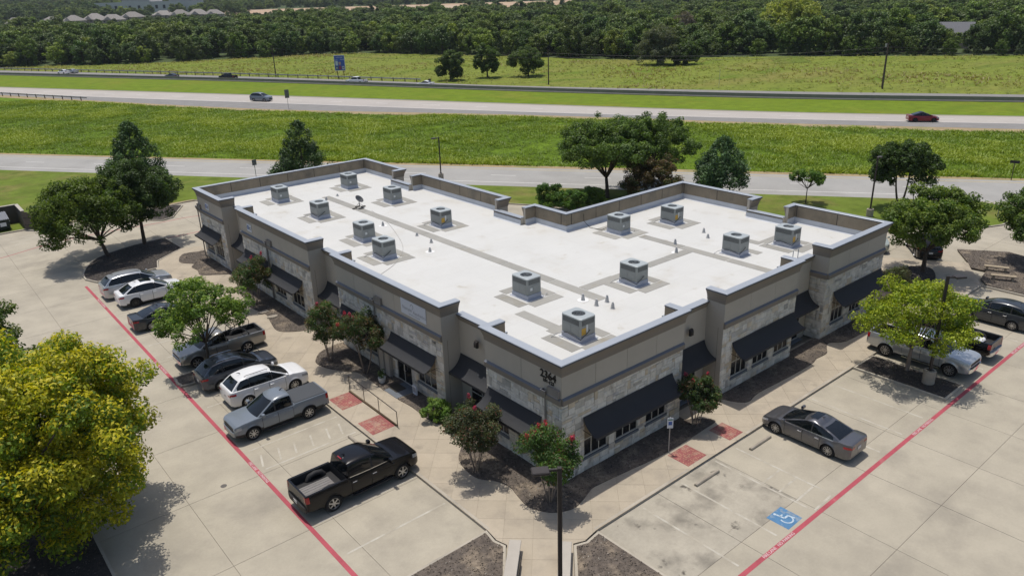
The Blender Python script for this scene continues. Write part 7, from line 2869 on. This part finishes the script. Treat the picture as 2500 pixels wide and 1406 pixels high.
# blue services sign
fb = math.atan2(CAM.y - 187, CAM.x - 89) + math.pi / 2 - 0.30
t = thing('services_sign', 'tall blue highway services sign with small square panels on two posts', 'sign', (89.3, 187.6, 0), fb)
for xx in (-0.95, 0.95):
    mb = MB()
    mb.tube([(xx, 0.05, -0.1), (xx, 0.05, 3.0)], 0.09, 6)
    mb.build('post', m_wood, t)
mb = MB()
mb.bev(-1.6, 1.6, -0.08, -0.02, 2.05, 6.4, 0.01)
mb.build('border', m_signw, t)
mb = MB()
mb.box(-1.5, 1.5, -0.09, -0.081, 2.15, 6.3)
m_sb = M('sign_panel_blue', (0.035, 0.095, 0.33), 0.5, var=0.03)
bp = mb.build('panel', m_sb, t)
for (x0, x1, z0, z1, c) in ((-1.25, -0.55, 3.55, 4.75, (0.45, 0.55, 0.5)), (-0.3, 0.35, 3.75, 4.5, (0.38, 0.28, 0.2)), (-1.25, -0.55, 2.4, 3.25, (0.05, 0.10, 0.06)), (-0.35, 0.45, 2.35, 3.45, (0.20, 0.05, 0.09)), (0.7, 1.3, 2.4, 3.3, (0.55, 0.56, 0.58)), (0.0, 0.0, 0, 0, None)):
    if c is None:
        continue
    mb = MB()
    mb.box(x0, x1, -0.10, -0.0905, z0, z1)
    mb.build('logo_panel', M('logo_%d' % int(x0 * 100 + z0 * 10 + 500), c, 0.5, var=0.05), bp)
for x0, x1, zz_, tx in ((-0.6, 0.7, 5.75, 'NEXT EXIT'), (-1.2, -0.6, 5.05, 'GAS'), (0.5, 1.2, 5.2, 'FOOD')):
    tt = mobj('lettering', text_mesh(tx, 0.42, m_signw), bp, ((x0 + x1) / 2, -0.092, zz_))
    tt.rotation_euler = (math.pi / 2, 0, 0)
for (x0, x1, z0, z1) in ((-1.05, -0.8, 2.6, 3.05), (0.85, 1.1, 2.65, 3.1)):
    mb = MB()
    mb.box(x0, x1, -0.106, -0.1005, z0, z1)
    mb.build('logo_mark', m_signw if x0 < 0 else m_num, bp)

# utility poles and wires
PT = {}


def util_pole(label, x, y, h, lean=0.0, double=False):
    t = thing('utility_pole', label, 'utility pole', (x, y, 0), 0.5, 'utility poles in the meadow')
    for k, dx in enumerate(((-0.9, 0.9) if double else (0,))):
        mb = MB()
        mb.tube([(dx, 0, -0.2), (dx + lean * h, 0, h)], [0.17, 0.11], 8)
        mb.build('pole', m_wood, t, smooth=60)
    if double or h > 8.4:
        mb = MB()
        mb.bev(-1.2 + lean * h, 1.2 + lean * h, -0.06, 0.06, h - 1.2, h - 1.05, 0.01)
        mb.build('crossarm', m_wood, t)
    if double:
        mb = MB()
        mb.lathe([(0, 0), (0.22, 0), (0.22, 0.7), (0, 0.72)], 12, o=(0.9 + lean * h, 0.3, h - 1.0))
        mb.build('transformer', m_galv, t, smooth=40)
    return Vector((x + lean * h * 0.8, y, h - 0.9))


pA = util_pole('slim utility pole beside the far guardrail, left of the blue sign', 78.5, 209, 9.2)
pB = util_pole('slim utility pole in front of the widest meadow tree', 113.8, 124, 8.6)
pC = util_pole('pair of leaning utility poles with a transformer at right', 152.5, 57.3, 9.6, 0.06, True)
ends = [(pA + (pA - pB) * 1.6, pA), (pA, pB), (pB, pC), (pC, pC + (pC - pB) * 1.2)]
for i, (a, b) in enumerate(ends):
    for k, dz in enumerate((0.0, -0.9)):
        mb = MB()
        mb.tube([(*(a.lerp(b, q)).xy, a.z + (b.z - a.z) * q + dz - 1.3 * 4 * q * (1 - q)) for q in [j / 10 for j in range(11)]], 0.022, 4)
        mb.build('overhead_wire', m_black, None, label=['upper', 'lower'][k] + [' overhead wire left of the left utility pole', ' overhead wire between the left and middle utility poles', ' overhead wire from the middle pole to the leaning pair', ' overhead wire right of the leaning pair'][i], category='wire', group='overhead wires')

# fence at the foot of the wood, right side
# ================================================================== haze
mb = MB()
mb.box(-3100, 3100, -3100, 3100, -1.5, 145.0)
mh_ = bpy.data.materials.new('haze_air')
mh_.use_nodes = True
hn = mh_.node_tree.nodes
hn.remove(hn['Principled BSDF'])
pv = hn.new('ShaderNodeVolumePrincipled')
pv.inputs['Color'].default_value = (0.80, 0.88, 1.0, 1)
pv.inputs['Density'].default_value = 0.00007
mh_.node_tree.links.new(pv.outputs[0], hn['Material Output'].inputs['Volume'])
mb.build('haze', mh_, kind='stuff')
print('objects', len(bpy.data.objects))
